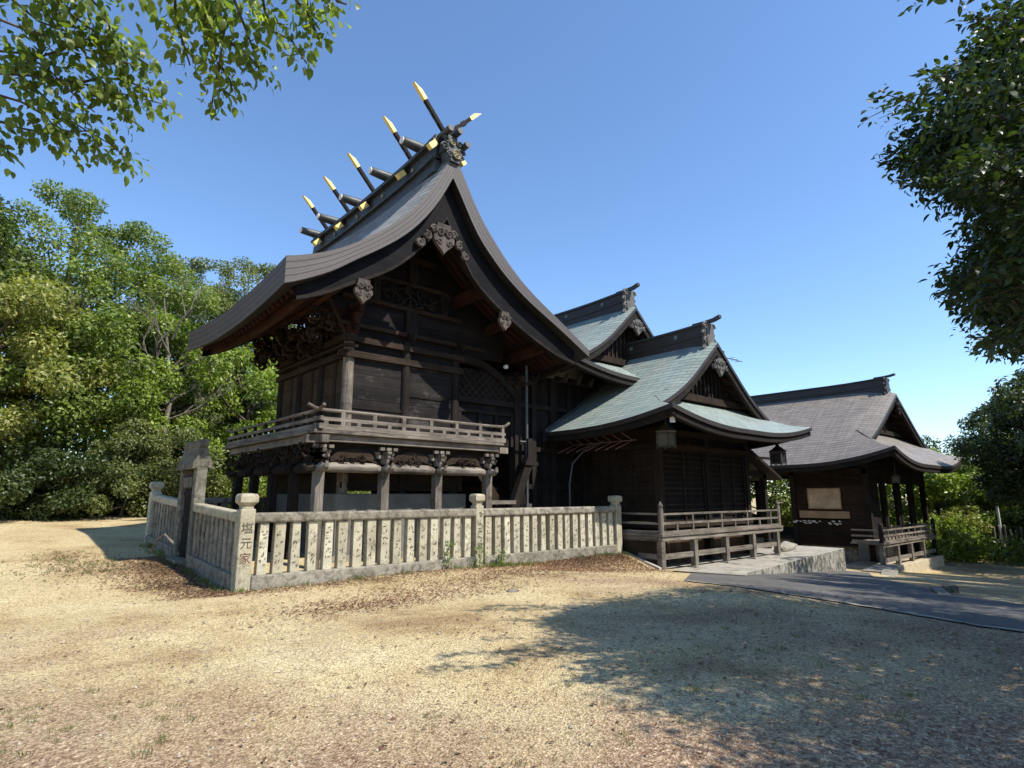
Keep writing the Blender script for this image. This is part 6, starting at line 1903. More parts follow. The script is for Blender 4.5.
SPRAYS = [((7.03,0.24,3.75),(6.54,0.87,3.59)), ((7.55,0.09,3.07),(6.53,0.80,2.78)), ((9.59,0.15,6.03),(9.42,1.17,5.31)), ((10.02,0.63,4.25),(9.77,1.66,3.88)), ((6.15,0.40,3.33),(5.49,0.57,3.30)), ((7.84,1.01,5.45),(7.34,1.43,5.08)), ((7.80,0.73,5.22),(7.01,1.43,5.10)), ((8.96,0.24,4.77),(8.19,0.79,4.34)), ((6.42,0.25,3.68),(5.49,0.59,3.51)), ((6.66,0.48,3.48),(5.84,0.91,3.27)), ((9.71,0.24,6.23),(8.68,1.07,6.08)), ((5.74,0.55,4.00),(5.28,0.74,3.90)), ((7.85,1.12,5.35),(7.00,1.47,5.11)), ((6.34,0.53,4.37),(5.46,0.94,4.01)), ((7.84,0.57,4.72),(7.14,0.98,4.48)), ((7.51,1.15,5.27),(6.97,1.46,4.96)), ((7.72,0.66,3.20),(7.14,1.13,3.18)), ((6.88,0.14,3.84),(5.86,0.70,3.35)), ((8.32,0.57,6.40),(7.48,1.07,6.09)), ((9.90,0.23,3.94),(9.15,1.58,3.63)), ((8.98,1.12,6.14),(8.43,1.54,5.60)), ((8.69,0.75,5.61),(8.07,1.26,5.34)), ((9.11,0.97,4.41),(8.81,1.48,4.06)), ((6.55,0.79,3.43),(5.88,1.10,3.10)), ((8.46,0.37,6.54),(7.64,1.01,6.13)), ((9.67,1.38,4.61),(9.65,1.77,4.43)), ((7.88,0.53,3.54),(7.16,1.09,3.06)), ((8.34,0.61,6.25),(7.38,1.29,5.89)), ((6.21,1.23,5.23),(5.73,1.49,5.17)), ((9.93,0.60,4.53),(9.49,1.37,4.27)), ((8.04,0.79,5.11),(7.22,1.46,5.02)), ((9.33,0.89,5.21),(9.20,1.20,5.14)), ((6.08,0.36,3.90),(5.23,0.71,3.91)), ((8.53,0.31,6.73),(8.01,0.85,6.44)), ((7.96,0.74,3.62),(7.17,1.16,3.37)), ((9.06,0.51,4.09),(8.49,1.28,3.86)), ((7.80,0.14,4.15),(6.86,0.80,4.09)), ((9.18,0.35,5.87),(8.45,1.26,5.39)), ((8.68,0.13,6.17),(7.83,0.61,5.94)), ((8.95,0.68,4.59),(8.13,0.81,4.24)), ((8.43,0.79,7.87),(7.81,1.22,7.53)), ((8.14,0.41,4.30),(7.40,0.89,3.95)), ((6.66,0.29,4.40),(5.58,0.42,4.35)), ((9.51,0.32,5.25),(8.85,0.85,4.92)), ((7.00,0.59,3.26),(6.17,0.97,3.08)), ((10.11,0.80,4.10),(9.53,1.75,3.78)), ((6.24,0.62,3.55),(5.47,0.85,3.10)), ((8.80,0.49,6.81),(7.55,0.88,6.39)), ((8.55,0.32,6.68),(7.83,0.95,6.29)), ((6.67,0.91,3.29),(6.21,1.16,3.18)), ((9.12,0.53,3.58),(8.31,1.26,3.21)), ((7.96,0.56,3.12),(7.06,0.98,2.98)), ((6.40,0.39,3.25),(5.49,0.71,3.17)), ((10.19,0.68,4.07),(9.79,1.58,3.74)), ((9.35,0.62,3.79),(9.09,1.27,3.41)), ((7.27,0.84,5.25),(7.01,1.49,5.11)), ((7.49,1.19,5.13),(6.83,1.45,4.97)), ((8.36,1.14,5.58),(7.86,1.50,5.29)), ((7.89,0.96,5.84),(7.49,1.33,5.43)), ((9.61,0.35,5.81),(9.07,0.97,5.41)), ((6.70,0.34,4.24),(6.11,0.65,3.91)), ((9.45,0.43,4.54),(9.33,1.08,4.14)), ((6.77,0.12,2.96),(5.94,0.69,2.85)), ((8.41,0.46,4.69),(7.70,1.01,4.44)), ((10.04,1.13,4.28),(9.73,1.64,3.99)), ((9.52,0.65,4.88),(9.08,1.61,4.44)), ((9.72,0.47,5.89),(9.20,1.47,5.56)), ((6.28,0.44,3.10),(5.60,0.91,3.03)), ((7.43,0.74,3.88),(6.74,1.26,3.52)), ((9.04,1.07,4.61),(8.71,1.26,4.41)), ((9.07,0.82,5.57),(8.22,1.68,5.43)), ((9.01,0.13,4.97),(8.43,0.97,4.65)), ((6.42,0.35,3.96),(5.51,0.62,3.68)), ((9.21,0.31,3.71),(8.65,0.97,3.41)), ((6.70,0.23,4.27),(5.71,0.73,3.76)), ((8.56,0.22,4.53),(7.72,0.97,3.96)), ((7.80,0.66,3.76),(6.97,1.17,3.36)), ((6.69,0.67,4.37),(6.02,0.77,4.00)), ((9.92,1.06,4.82),(9.53,1.71,4.42)), ((7.48,0.94,4.96),(6.86,1.23,4.75)), ((6.01,0.65,4.26),(5.22,0.73,4.02)), ((8.79,0.93,4.72),(8.57,1.20,4.32)), ((7.71,0.83,5.02),(6.89,1.37,4.71)), ((8.43,0.61,4.30),(7.66,1.21,3.70)), ((8.95,0.07,5.33),(8.16,0.63,5.28)), ((6.18,0.24,3.84),(5.35,0.58,3.40)), ((9.99,0.22,4.61),(9.23,1.24,3.85)), ((9.63,0.64,4.36),(9.01,1.14,4.27)), ((8.98,0.27,3.66),(8.18,0.91,3.15)), ((8.99,0.15,6.84),(8.12,0.56,6.49)), ((9.88,0.14,5.27),(9.22,1.01,4.86)), ((9.35,1.00,6.05),(8.91,1.55,5.74)), ((9.31,0.57,5.10),(8.73,1.29,4.52)), ((8.39,0.68,3.17),(7.69,1.04,2.97)), ((7.98,0.29,6.08),(7.51,0.55,6.01)), ((8.36,0.26,6.52),(7.70,0.92,6.25)), ((6.90,0.38,5.73),(5.61,0.72,5.42)), ((9.54,0.65,5.06),(9.24,1.14,4.72)), ((8.83,0.17,6.81),(8.08,0.86,6.46)), ((7.84,0.63,6.55),(7.40,0.79,6.23)), ((6.54,0.69,4.60),(6.09,1.02,4.40)), ((7.31,0.38,4.52),(6.37,0.91,4.14)), ((8.68,0.69,4.23),(8.39,1.02,4.09)), ((9.48,1.12,4.10),(9.11,1.52,3.76)), ((7.69,0.46,3.52),(7.05,1.16,3.19)), ((8.58,0.12,3.45),(8.10,1.01,3.06)), ((9.77,0.32,5.02),(9.25,0.87,4.70)), ((9.15,0.78,4.88),(8.86,1.49,4.34)), ((7.66,0.80,3.61),(6.92,1.31,3.55)), ((8.44,0.27,4.63),(7.93,0.90,4.48)), ((8.27,0.23,4.86),(7.23,0.95,4.40)), ((8.30,0.37,6.57),(7.64,1.08,6.03)), ((6.52,0.29,4.19),(5.60,0.60,3.72)), ((7.34,0.42,3.59),(6.33,0.94,3.56)), ((6.16,0.79,5.02),(5.10,0.94,4.74)), ((7.17,1.06,4.91),(6.61,1.33,4.71)), ((9.31,0.88,5.66),(8.61,1.65,5.46)), ((8.24,1.06,5.83),(7.42,1.56,5.52)), ((8.33,0.41,4.02),(7.36,1.16,3.70)), ((7.21,0.24,3.90),(6.19,0.59,3.54)), ((9.52,0.96,4.65),(9.42,1.63,4.27)), ((5.87,0.35,4.20),(5.20,0.74,3.83)), ((9.79,0.58,3.42),(9.29,1.59,3.42)), ((7.55,0.98,5.88),(6.78,1.79,5.61)), ((6.39,0.63,4.15),(5.61,0.76,4.08)), ((7.73,0.82,5.17),(6.88,1.25,4.91)), ((8.44,-0.06,3.47),(7.70,0.86,3.01)), ((8.39,0.33,4.14),(7.75,1.07,4.04)), ((6.53,0.45,4.05),(5.83,0.64,3.49)), ((6.89,0.69,3.44),(6.17,1.05,3.18)), ((8.33,0.70,3.43),(7.61,0.96,3.13)), ((6.70,0.63,4.01),(6.20,0.72,3.53)), ((7.28,0.67,3.28),(6.56,1.26,3.38)), ((8.52,-0.06,6.86),(7.60,0.74,6.56)), ((6.66,0.73,3.51),(5.96,0.68,3.42)), ((10.19,0.78,4.76),(9.88,1.88,4.28)), ((6.33,0.54,3.37),(5.56,0.73,3.29)), ((7.02,0.43,3.07),(6.38,0.71,2.82)), ((8.07,0.95,6.31),(7.39,1.16,6.02)), ((8.14,0.28,6.30),(7.40,0.71,6.22)), ((6.29,0.49,4.59),(5.71,0.85,4.18)), ((7.24,0.81,3.77),(6.63,0.98,3.33)), ((9.99,0.77,3.88),(9.67,1.20,3.39)), ((8.27,0.04,7.43),(7.67,0.44,6.94)), ((8.07,0.65,3.81),(7.11,1.09,3.52)), ((6.48,0.64,4.21),(5.64,0.88,4.17)), ((8.17,1.20,5.38),(7.26,1.67,5.22)), ((9.15,0.50,4.95),(8.70,0.82,4.94)), ((8.82,0.14,5.49),(8.27,1.05,5.22)), ((9.78,0.30,3.83),(9.35,1.12,3.51)), ((8.61,0.71,5.97),(7.85,1.05,5.50)), ((6.32,0.40,4.19),(5.40,0.64,3.79)), ((7.95,0.90,6.03),(7.43,1.57,5.54)), ((7.58,0.71,6.39),(7.09,0.89,6.17)), ((9.12,0.39,6.90),(8.42,0.90,6.59)), ((7.92,1.50,5.08),(7.39,1.46,4.80)), ((7.48,0.73,5.72),(6.99,1.09,5.48)), ((9.67,0.36,3.74),(9.42,1.06,3.38)), ((8.77,0.31,5.23),(8.11,0.97,4.99)), ((7.02,0.36,4.08),(6.53,0.76,3.82)), ((7.83,0.64,4.55),(7.54,0.85,4.27)), ((8.08,0.74,5.63),(7.26,1.67,5.38)), ((7.67,0.50,3.27),(7.23,1.14,2.99)), ((8.83,0.85,5.73),(8.07,1.43,5.44)), ((5.65,0.73,4.05),(5.10,0.74,3.91)), ((8.87,0.30,5.44),(8.09,1.19,5.02)), ((8.00,0.31,3.44),(7.11,1.29,3.21)), ((7.81,0.00,4.84),(6.81,0.55,4.54)), ((9.73,0.63,3.79),(9.29,1.13,3.40)), ((9.59,0.42,5.83),(9.13,1.37,5.65)), ((8.01,0.54,5.39),(7.23,1.19,5.18)), ((8.52,0.58,3.20),(7.90,1.10,3.02)), ((8.77,0.60,4.32),(8.17,1.20,4.11)), ((8.17,0.78,7.57),(7.27,1.42,7.19)), ((6.49,0.72,3.10),(5.83,0.81,3.04)), ((6.85,0.52,4.19),(6.27,0.80,3.84)), ((8.26,0.76,6.71),(7.78,1.01,6.30)), ((8.33,0.68,5.00),(7.46,1.37,4.93)), ((7.61,0.79,4.03),(7.01,1.26,3.60)), ((8.92,0.94,6.06),(8.22,1.80,5.85)), ((7.75,0.48,5.38),(7.07,1.47,5.10)), ((9.80,0.45,3.98),(9.30,1.43,3.55)), ((7.25,0.42,4.34),(6.32,0.84,3.85)), ((7.51,0.98,3.87),(7.08,1.27,3.72)), ((7.17,0.57,3.87),(6.51,0.74,3.96)), ((8.35,0.45,6.25),(8.09,0.88,5.95)), ((8.07,0.76,4.99),(6.74,1.26,4.60)), ((8.38,0.50,6.41),(7.60,1.21,6.07)), ((9.40,1.09,4.50),(9.21,1.58,4.18)), ((7.87,0.77,5.52),(7.21,1.71,5.34)), ((8.52,0.28,6.76),(7.78,0.90,6.46)), ((8.18,0.36,3.78),(7.19,0.83,3.81)), ((6.94,0.45,3.03),(6.40,0.74,2.80)), ((7.58,0.54,3.55),(6.84,0.77,3.19)), ((9.32,0.48,5.57),(8.79,1.23,5.18)), ((9.75,0.65,4.22),(9.10,1.36,3.84)), ((8.54,1.15,5.69),(7.87,1.83,5.34)), ((7.45,-0.04,5.51),(6.78,0.50,5.10)), ((7.09,0.30,4.72),(5.99,1.12,4.31)), ((8.45,0.40,5.53),(7.70,1.03,5.62)), ((10.18,1.02,3.90),(9.98,1.57,3.50)), ((9.24,0.28,5.45),(8.76,0.92,4.89)), ((7.01,0.81,3.40),(5.89,1.10,3.32)), ((9.09,0.37,6.44),(8.55,1.11,5.87)), ((5.47,0.36,5.53),(4.76,0.87,5.28)), ((6.44,0.58,2.92),(5.60,0.88,2.62)), ((7.21,0.19,5.29),(6.52,0.49,5.06)), ((8.57,-0.06,5.13),(7.53,0.81,4.65)), ((8.93,0.88,4.61),(8.76,1.33,4.35)), ((6.44,0.28,3.60),(5.37,0.65,3.42)), ((8.17,0.98,5.36),(7.55,1.52,5.14)), ((7.91,0.48,4.28),(7.47,0.85,4.06)), ((8.58,0.51,7.67),(7.84,1.04,7.31)), ((8.89,0.39,4.87),(8.62,1.13,4.49)), ((8.35,0.42,4.58),(7.54,1.06,4.05)), ((8.23,0.45,4.00),(7.70,1.02,3.79)), ((8.03,0.55,5.08),(7.39,1.02,4.53)), ((9.72,1.11,5.92),(9.36,1.63,5.67)), ((9.96,0.40,4.02),(9.68,1.23,3.80)), ((9.69,0.84,4.82),(9.24,1.42,4.09)), ((8.45,1.18,6.32),(7.94,1.95,6.24)), ((7.35,1.11,5.35),(6.68,1.40,4.89)), ((8.77,0.26,6.62),(7.94,0.89,6.37)), ((9.49,0.49,4.95),(8.66,1.49,4.37)), ((9.05,0.43,4.93),(8.48,1.22,4.42)), ((7.52,0.80,5.10),(6.71,1.22,4.70)), ((8.74,1.30,5.50),(8.20,1.57,5.27)), ((7.92,1.41,5.50),(7.26,1.78,5.20)), ((9.46,0.56,5.58),(8.78,1.29,5.24)), ((6.39,0.52,4.12),(5.64,0.78,3.93)), ((7.78,1.06,5.42),(7.12,1.53,5.15)), ((7.79,0.39,5.01),(6.95,0.98,4.54)), ((9.78,0.85,5.85),(9.13,1.47,5.47)), ((6.12,-0.11,2.98),(5.53,0.65,2.60)), ((6.52,0.36,5.73),(5.86,0.68,5.50)), ((7.14,0.06,3.85),(6.29,0.62,3.56)), ((6.37,0.36,3.12),(5.54,0.63,2.60)), ((6.78,0.36,4.99),(6.15,0.52,4.78)), ((7.80,0.15,4.12),(6.86,0.69,3.74)), ((8.11,1.19,5.71),(7.73,1.73,5.19)), ((5.91,0.52,5.71),(5.18,0.96,5.55)), ((7.44,0.20,4.67),(6.99,0.82,4.42)), ((7.64,0.35,5.67),(7.06,0.54,5.48)), ((6.36,0.21,3.61),(5.51,0.57,3.33)), ((7.59,1.02,4.91),(6.76,1.48,4.69)), ((8.52,0.73,5.38),(7.87,1.30,5.36)), ((8.54,0.67,4.16),(7.67,1.32,3.74)), ((6.71,0.51,3.38),(5.81,0.69,3.26)), ((7.06,0.37,4.54),(6.46,0.79,4.26)), ((7.74,-0.03,4.78),(6.89,0.79,4.42)), ((9.36,-0.11,7.33),(8.77,0.64,6.68)), ((10.23,0.55,4.46),(9.94,1.30,3.74)), ((7.21,0.74,4.38),(6.53,1.12,4.43)), ((8.09,0.59,6.49),(7.24,1.00,5.97)), ((9.03,0.18,4.38),(8.30,0.88,3.99)), ((8.53,0.16,4.71),(7.87,0.95,4.24)), ((7.39,1.11,5.13),(6.86,1.57,4.84)), ((8.33,0.14,6.47),(7.49,0.93,6.32)), ((9.07,0.60,6.00),(8.29,1.33,5.18)), ((7.35,0.42,3.20),(6.46,1.07,2.83)), ((6.50,0.46,4.17),(6.17,0.61,4.00)), ((7.97,0.21,5.34),(7.25,0.80,4.90)), ((8.73,0.08,6.52),(7.72,0.82,6.40)), ((10.05,0.77,5.90),(9.50,1.19,5.62)), ((9.50,0.50,4.77),(8.93,1.46,4.32)), ((10.14,0.85,4.25),(9.90,1.53,4.06)), ((8.31,0.93,3.83),(7.61,1.34,3.49)), ((7.09,0.59,4.38),(6.14,0.97,4.27)), ((8.89,0.51,5.37),(8.50,1.19,5.05)), ((8.43,0.36,3.30),(7.63,0.91,2.93)), ((9.45,0.83,6.02),(8.82,1.82,5.60)), ((7.74,1.52,5.55),(7.30,1.77,5.26)), ((9.94,0.94,3.91),(9.74,1.50,3.62)), ((8.31,0.36,6.91),(7.63,0.92,6.43)), ((8.66,0.18,7.60),(8.24,0.61,6.94)), ((9.66,0.28,5.66),(9.43,0.96,5.23)), ((8.36,0.07,6.49),(7.45,0.84,6.22)), ((8.13,1.28,5.62),(7.41,1.65,5.26)), ((10.06,0.21,5.59),(9.44,1.35,5.40)), ((8.31,0.53,5.26),(7.78,1.12,4.81)), ((8.54,0.34,4.31),(8.00,0.94,3.96)), ((10.47,0.24,4.19),(10.10,1.15,3.49)), ((9.19,0.16,3.53),(8.41,1.10,3.43)), ((8.56,0.47,5.41),(7.84,1.07,4.92)), ((7.95,1.07,5.28),(7.22,1.79,5.25)), ((8.76,0.59,4.26),(7.82,1.30,3.72)), ((8.53,0.72,4.88),(8.02,0.97,4.48)), ((7.21,0.20,3.42),(6.04,0.69,2.83)), ((8.23,0.45,6.59),(7.54,1.01,6.27)), ((6.91,0.21,3.96),(6.06,0.70,3.89)), ((9.63,0.27,6.07),(9.12,1.16,5.54)), ((7.27,0.19,3.50),(6.46,1.02,3.20)), ((6.20,0.68,3.45),(5.39,0.78,3.15)), ((9.34,0.44,4.27),(8.73,1.33,3.90)), ((6.68,0.47,4.14),(5.93,0.86,4.02)), ((9.74,-0.04,5.14),(8.98,1.00,4.56)), ((7.73,0.98,3.84),(7.01,1.12,3.89)), ((6.81,0.00,5.67),(5.85,0.45,5.50)), ((9.56,0.44,3.44),(9.14,1.01,3.36)), ((7.94,1.47,5.54),(7.34,1.55,5.48))]
CROWN_S = [(9.43,1.26,4.39), (8.89,1.06,4.01), (8.91,1.03,5.70), (7.44,1.00,5.27), (10.85,1.03,5.18), (8.95,0.89,6.21), (8.23,0.72,6.39), (9.39,1.10,3.91), (9.75,1.23,6.18), (8.00,0.71,5.92), (11.62,1.12,5.30), (7.16,0.58,5.36), (8.19,0.88,3.59), (7.77,0.47,6.77), (8.04,0.83,4.44), (9.21,0.81,5.75), (7.57,0.74,6.13), (8.53,0.99,4.11), (7.44,0.50,5.74), (6.75,0.60,4.87), (7.58,0.90,3.48), (7.24,1.25,5.49), (11.16,1.25,4.57), (9.24,1.17,5.39), (8.50,1.07,5.76), (10.81,1.04,5.59), (8.61,0.58,6.18), (6.41,0.74,4.94), (6.90,0.98,4.93), (9.02,0.92,5.23)]
TWIGS_A = [[(-0.309,4.353,3.988), (-0.092,4.235,4.008), (0.138,4.217,4.068), (0.335,4.197,4.089), (0.649,4.324,4.214)],
 [(-0.192,4.431,4.079), (-0.089,4.258,4.130), (0.016,4.201,4.213), (0.153,4.136,4.336), (0.288,4.133,4.450)],
 [(-0.273,4.563,3.828), (-0.090,4.579,3.835), (0.029,4.375,3.754), (0.228,4.312,3.825), (0.388,4.352,3.794), (0.526,4.550,3.764)],
 [(-0.308,4.116,4.216), (-0.154,4.117,4.216), (-0.026,4.123,4.236), (0.144,4.135,4.255), (0.341,4.095,4.252), (0.534,4.100,4.282)],
 [(-0.091,3.948,4.418), (0.051,3.997,4.353), (0.179,4.067,4.355), (0.296,4.255,4.352)],
 [(0.062,3.961,4.528), (0.181,4.117,4.567), (0.237,3.977,4.379), (0.301,4.244,4.387)],
 [(-0.315,4.392,4.161), (-0.159,4.336,4.189), (-0.021,4.244,4.111), (0.111,4.235,4.004), (0.247,4.263,3.938)],
 [(-0.125,4.326,4.042), (-0.016,4.469,4.047), (0.100,4.408,3.921), (0.250,4.350,3.834), (0.326,4.532,3.776)],
 [(-0.264,4.027,4.340), (-0.169,4.089,4.329), (-0.087,4.240,4.387), (0.049,4.116,4.311)],
 [(-0.233,4.467,3.633), (-0.141,4.625,3.701), (-0.113,4.608,3.608)],
 [(-0.122,3.994,4.432), (-0.039,4.166,4.514), (0.022,4.027,4.332)],
 [(0.139,4.224,4.067), (0.261,4.323,4.231), (0.381,4.195,4.193), (0.512,4.124,4.141)],
 [(-0.265,4.352,3.882), (-0.105,4.322,3.874), (0.016,4.352,3.852), (0.189,4.396,3.682)],
 [(0.031,4.063,4.583), (0.051,3.971,4.406), (0.043,3.998,4.348)],
 [(0.168,4.085,4.311), (0.303,4.224,4.427), (0.434,4.126,4.334), (0.507,4.220,4.379)],
 [(0.282,4.207,4.073), (0.399,4.399,4.134), (0.430,4.314,3.999)]]
TWIGS_B = [[(0.447,3.267,4.288), (0.519,3.558,4.288), (0.544,3.420,4.071), (0.632,3.654,4.115)],
 [(0.621,3.260,4.398), (0.746,3.401,4.270), (0.735,3.399,4.050), (0.791,3.751,3.945)],
 [(0.742,3.355,4.166), (0.900,3.504,4.254), (0.931,3.333,4.068), (0.980,3.449,4.071)],
 [(0.835,3.098,4.417), (0.960,3.327,4.347), (1.114,3.336,4.355), (1.168,3.206,4.143)],
 [(1.037,3.006,4.483), (1.167,3.215,4.494), (1.188,3.098,4.255)],
 [(1.202,3.057,4.629), (1.228,2.944,4.429), (1.284,2.945,4.448)],
 [(0.576,3.398,4.471), (0.611,3.303,4.215), (0.706,3.537,4.264), (0.697,3.547,4.168)],
 [(0.707,3.242,4.418), (0.797,3.237,4.237), (0.922,3.442,4.252)],
 [(0.806,3.272,4.505), (0.907,3.306,4.399), (0.987,3.158,4.274)],
 [(0.490,3.284,4.328), (0.583,3.370,4.314), (0.707,3.425,4.358)],
 [(0.972,3.175,4.566), (1.042,3.052,4.377), (1.189,3.209,4.454)],
 [(0.762,3.463,4.057), (0.854,3.621,4.102), (0.856,3.562,3.995)],
 [(0.284,3.381,4.221), (0.339,3.560,4.307)],
 [(0.736,3.408,4.413), (0.675,3.430,4.295), (0.716,3.476,4.182)]]
# ================================================================== vegetation
def leaf_cloud(name, pos, nrm, dirs, size, mat, parent, aspect=.5, origin=None, fold=.18, oval=False):
    """one mesh of many leaves: position, normal, direction and length arrays"""
    pos = np.asarray(pos, float); n = len(pos)
    size = np.broadcast_to(np.asarray(size, float), (n,))[:, None]
    dirs = dirs - nrm * (dirs * nrm).sum(1)[:, None]
    dirs /= np.linalg.norm(dirs, axis=1)[:, None] + 1e-9
    side = np.cross(nrm, dirs)
    a = pos
    b = pos + dirs * size * .45 + side * size * aspect * .5 + nrm * size * fold * .5
    c = pos + dirs * size
    d = pos + dirs * size * .45 - side * size * aspect * .5 + nrm * size * fold * .5
    if oval:
        def at(t, w_, s_):
            return pos + dirs * size * t + side * size * aspect * w_ * s_ + nrm * size * (fold * abs(w_) - .25 * t * t)
        V = np.stack([a, at(.22, .42, 1), at(.55, .5, 1), at(.82, .26, 1), at(1.0, 0, 1), at(.82, .26, -1), at(.55, .5, -1), at(.22, .42, -1)], 1).reshape(-1, 3)
    else:
        V = np.stack([a, b, c, d], 1).reshape(-1, 3)
    if parent is not None:
        V = V - np.array(parent.location)
    elif origin is not None:
        V = V - np.array(origin)
    me = bpy.data.meshes.new(name)
    nv = 8 if oval else 4
    tris = [(0, 1, 7), (1, 2, 6), (1, 6, 7), (2, 3, 5), (2, 5, 6), (3, 4, 5)] if oval else [(0, 1, 2), (0, 2, 3)]
    nt_ = len(tris)
    me.vertices.add(nv * n)
    me.vertices.foreach_set('co', V.astype(np.float32).ravel())
    me.loops.add(3 * nt_ * n)
    idx = np.arange(n)[:, None] * nv
    tri = np.concatenate([idx + k for t_ in tris for k in t_], 1).ravel()
    me.loops.foreach_set('vertex_index', tri.astype(np.int32))
    me.polygons.add(nt_ * n)
    me.polygons.foreach_set('loop_start', np.arange(0, 3 * nt_ * n, 3, dtype=np.int32))
    me.update(calc_edges=True)
    me.materials.append(mat)
    o = bpy.data.objects.new(name, me)
    COL.objects.link(o)
    if parent is not None:
        o.parent = parent
    elif origin is not None:
        o.location = origin
    return o

def unit(a):
    return a / (np.linalg.norm(a, axis=-1, keepdims=True) + 1e-9)

def clump_leaves(centers, rad, per, rng, up=.5, droop=.2, flat=.7):
    """leaves scattered in blobs round each centre, mostly near the blob's shell"""
    P, N, D = [], [], []
    for c, r in zip(centers, rad):
        k = int(per * r * r) if per > 0 else 1
        q = unit(rng.normal(size=(k, 3)))
        rr = rng.uniform(.25, 1.0, size=(k, 1)) ** .6
        off = q * rr * r
        off[:, 2] *= flat
        P.append(c + off)
        nn = unit(q * .6 + rng.normal(size=(k, 3)) * .55 + np.array([0, 0, up]))
        N.append(nn)
        dd = unit(q + rng.normal(size=(k, 3)) * .7 - np.array([0, 0, droop]))
        D.append(dd)
    return np.concatenate(P), np.concatenate(N), np.concatenate(D)

GREEN_MID = leaf_mat('mid green leaves', [(0.091, 0.129, 0.033), (0.137, 0.190, 0.046), (0.190, 0.243, 0.063), (0.243, 0.281, 0.084)], .36)
GREEN_BRIGHT = leaf_mat('bright green leaves', [(0.137, 0.205, 0.037), (0.213, 0.281, 0.053), (0.289, 0.342, 0.076)], .36)
GREEN_YEL = leaf_mat('yellowish leaves', [(0.152, 0.175, 0.046), (0.258, 0.266, 0.076), (0.365, 0.356, 0.129)], .34)
GREEN_DARK = leaf_mat('dark green leaves', [(0.034, 0.050, 0.018), (0.056, 0.081, 0.025), (0.078, 0.103, 0.034)], .3)
GREEN_OLIVE = leaf_mat('olive leaves', [(0.091, 0.114, 0.038), (0.152, 0.175, 0.061), (0.228, 0.236, 0.099)], .35)
GREEN_NEAR = leaf_mat('glossy near leaves', [(0.022, 0.04, 0.014), (0.035, 0.058, 0.018), (0.05, 0.08, 0.025)], .3)
GREEN_CHERRY = leaf_mat('cherry leaves', [(0.107, 0.149, 0.036), (0.165, 0.222, 0.050), (0.264, 0.314, 0.083)], .5)

def tree(name, label, x, y, h, r, mat, seed, leaf=.165, dens=1.0, base=.25, trunk_r=.2, group=None, lean=(0, 0), shape='round', n=None, ground=None, cat='tree', flat=.75):
    rng = np.random.default_rng(seed)
    z0 = ground_z(x, y) - .05 if ground is None else ground
    T = thing(name, (x, y, z0), label, cat, group)
    zb = h * base
    n = n or int(60 * r / 2.5)
    cs, rs = [], []
    while len(cs) < n:
        t = rng.uniform(0, 1)
        if shape == 'round':
            w_ = math.sqrt(max(0, 1 - (2 * t - 1) ** 2)) * .95 + .12
        elif shape == 'cone':
            w_ = (1 - t) * .95 + .08
        else:
            w_ = min(1, (1 - t) * 1.7) ** .7 * .95 + .08
        a = rng.uniform(0, 2 * PI)
        q = rng.uniform(.25, 1) ** .55 * r * w_ * (1 + .25 * math.sin(3 * a + seed))
        cs.append((x + lean[0] * t + q * math.cos(a), y + lean[1] * t + q * math.sin(a), z0 + zb + (h - zb) * (.05 + .9 * t)))
        rs.append(rng.uniform(.55, 1.15) * (.42 * r ** .6) * (1.0 if t < .8 else .75))
    cs = np.array(cs)
    P, N, D = clump_leaves(cs, rs, 430 * dens / (leaf / .2) ** 1.8, rng, flat=flat)
    sz = leaf * rng.uniform(.6, 1.3, size=len(P))
    leaf_cloud('crown', P, N, D, sz, mat, T, .55)
    m = MB()
    top = (x + lean[0] * .8, y + lean[1] * .8, z0 + h * .6)
    pts = [(x + (top[0] - x) * t + .12 * math.sin(4 * t + seed), y + (top[1] - y) * t + .12 * math.cos(5 * t + seed), z0 + (top[2] - z0) * t) for t in lin(0, 1, 7)]
    m.tube(pts, [trunk_r * (1.15 - .95 * t) for t in lin(0, 1, 7)], 8)
    for c in cs[::3]:
        t = min(.98, max(.2, (c[2] - z0) / h / .6 - .3))
        b = Vector((x + (top[0] - x) * t, y + (top[1] - y) * t, z0 + (top[2] - z0) * t))
        e = Vector(c)
        mid = (b + e) / 2 + Vector((0, 0, -.1 * r))
        m.tube([b, mid, e], [trunk_r * .38, trunk_r * .25, trunk_r * .08], 5)
    m.build('trunk', TRUNK, T, smooth=True)
    return T

FG = 'trees at the edge of the wood'
tree('broadleaf_tree', 'tall mid green tree rising highest behind the yellowish tree at the left edge', 1.6, 31.5, 14.0, 4.2, GREEN_MID, 21, dens=1.3, group=FG)
tree('broadleaf_tree', 'yellowish green tree at the far left edge, its crown reaching nearly to the ground', -0.9, 27.0, 9.6, 3.3, GREEN_YEL, 22, dens=1.35, base=.18, group=FG, leaf=.17)
tree('broadleaf_tree', 'dark leaved tree right behind the yellowish one at the left', -3.6, 31.5, 13.8, 4.0, GREEN_DARK, 23, dens=1.2, group=FG)
tree('broadleaf_tree', 'mid green tree with light top below the bare twigs, left of the sanctuary', 5.0, 31.0, 11.6, 3.2, GREEN_MID, 24, dens=1.2, group=FG)
tree('broadleaf_tree', 'olive tree whose round top shows next to the sanctuary eave against the sky', 10.4, 34.5, 14.2, 3.3, GREEN_OLIVE, 25, dens=1.1, group=FG)
tree('broadleaf_tree', 'olive green tree between the bare branches and the sanctuary eave, back row', 7.3, 35.5, 14.0, 3.0, GREEN_OLIVE, 26, dens=1.0, group=FG)
tree('broadleaf_tree', 'bright green lower tree right behind the left end of the sanctuary balcony', 8.9, 28.2, 8.6, 2.7, GREEN_BRIGHT, 27, dens=1.3, base=.2, group=FG, leaf=.17)
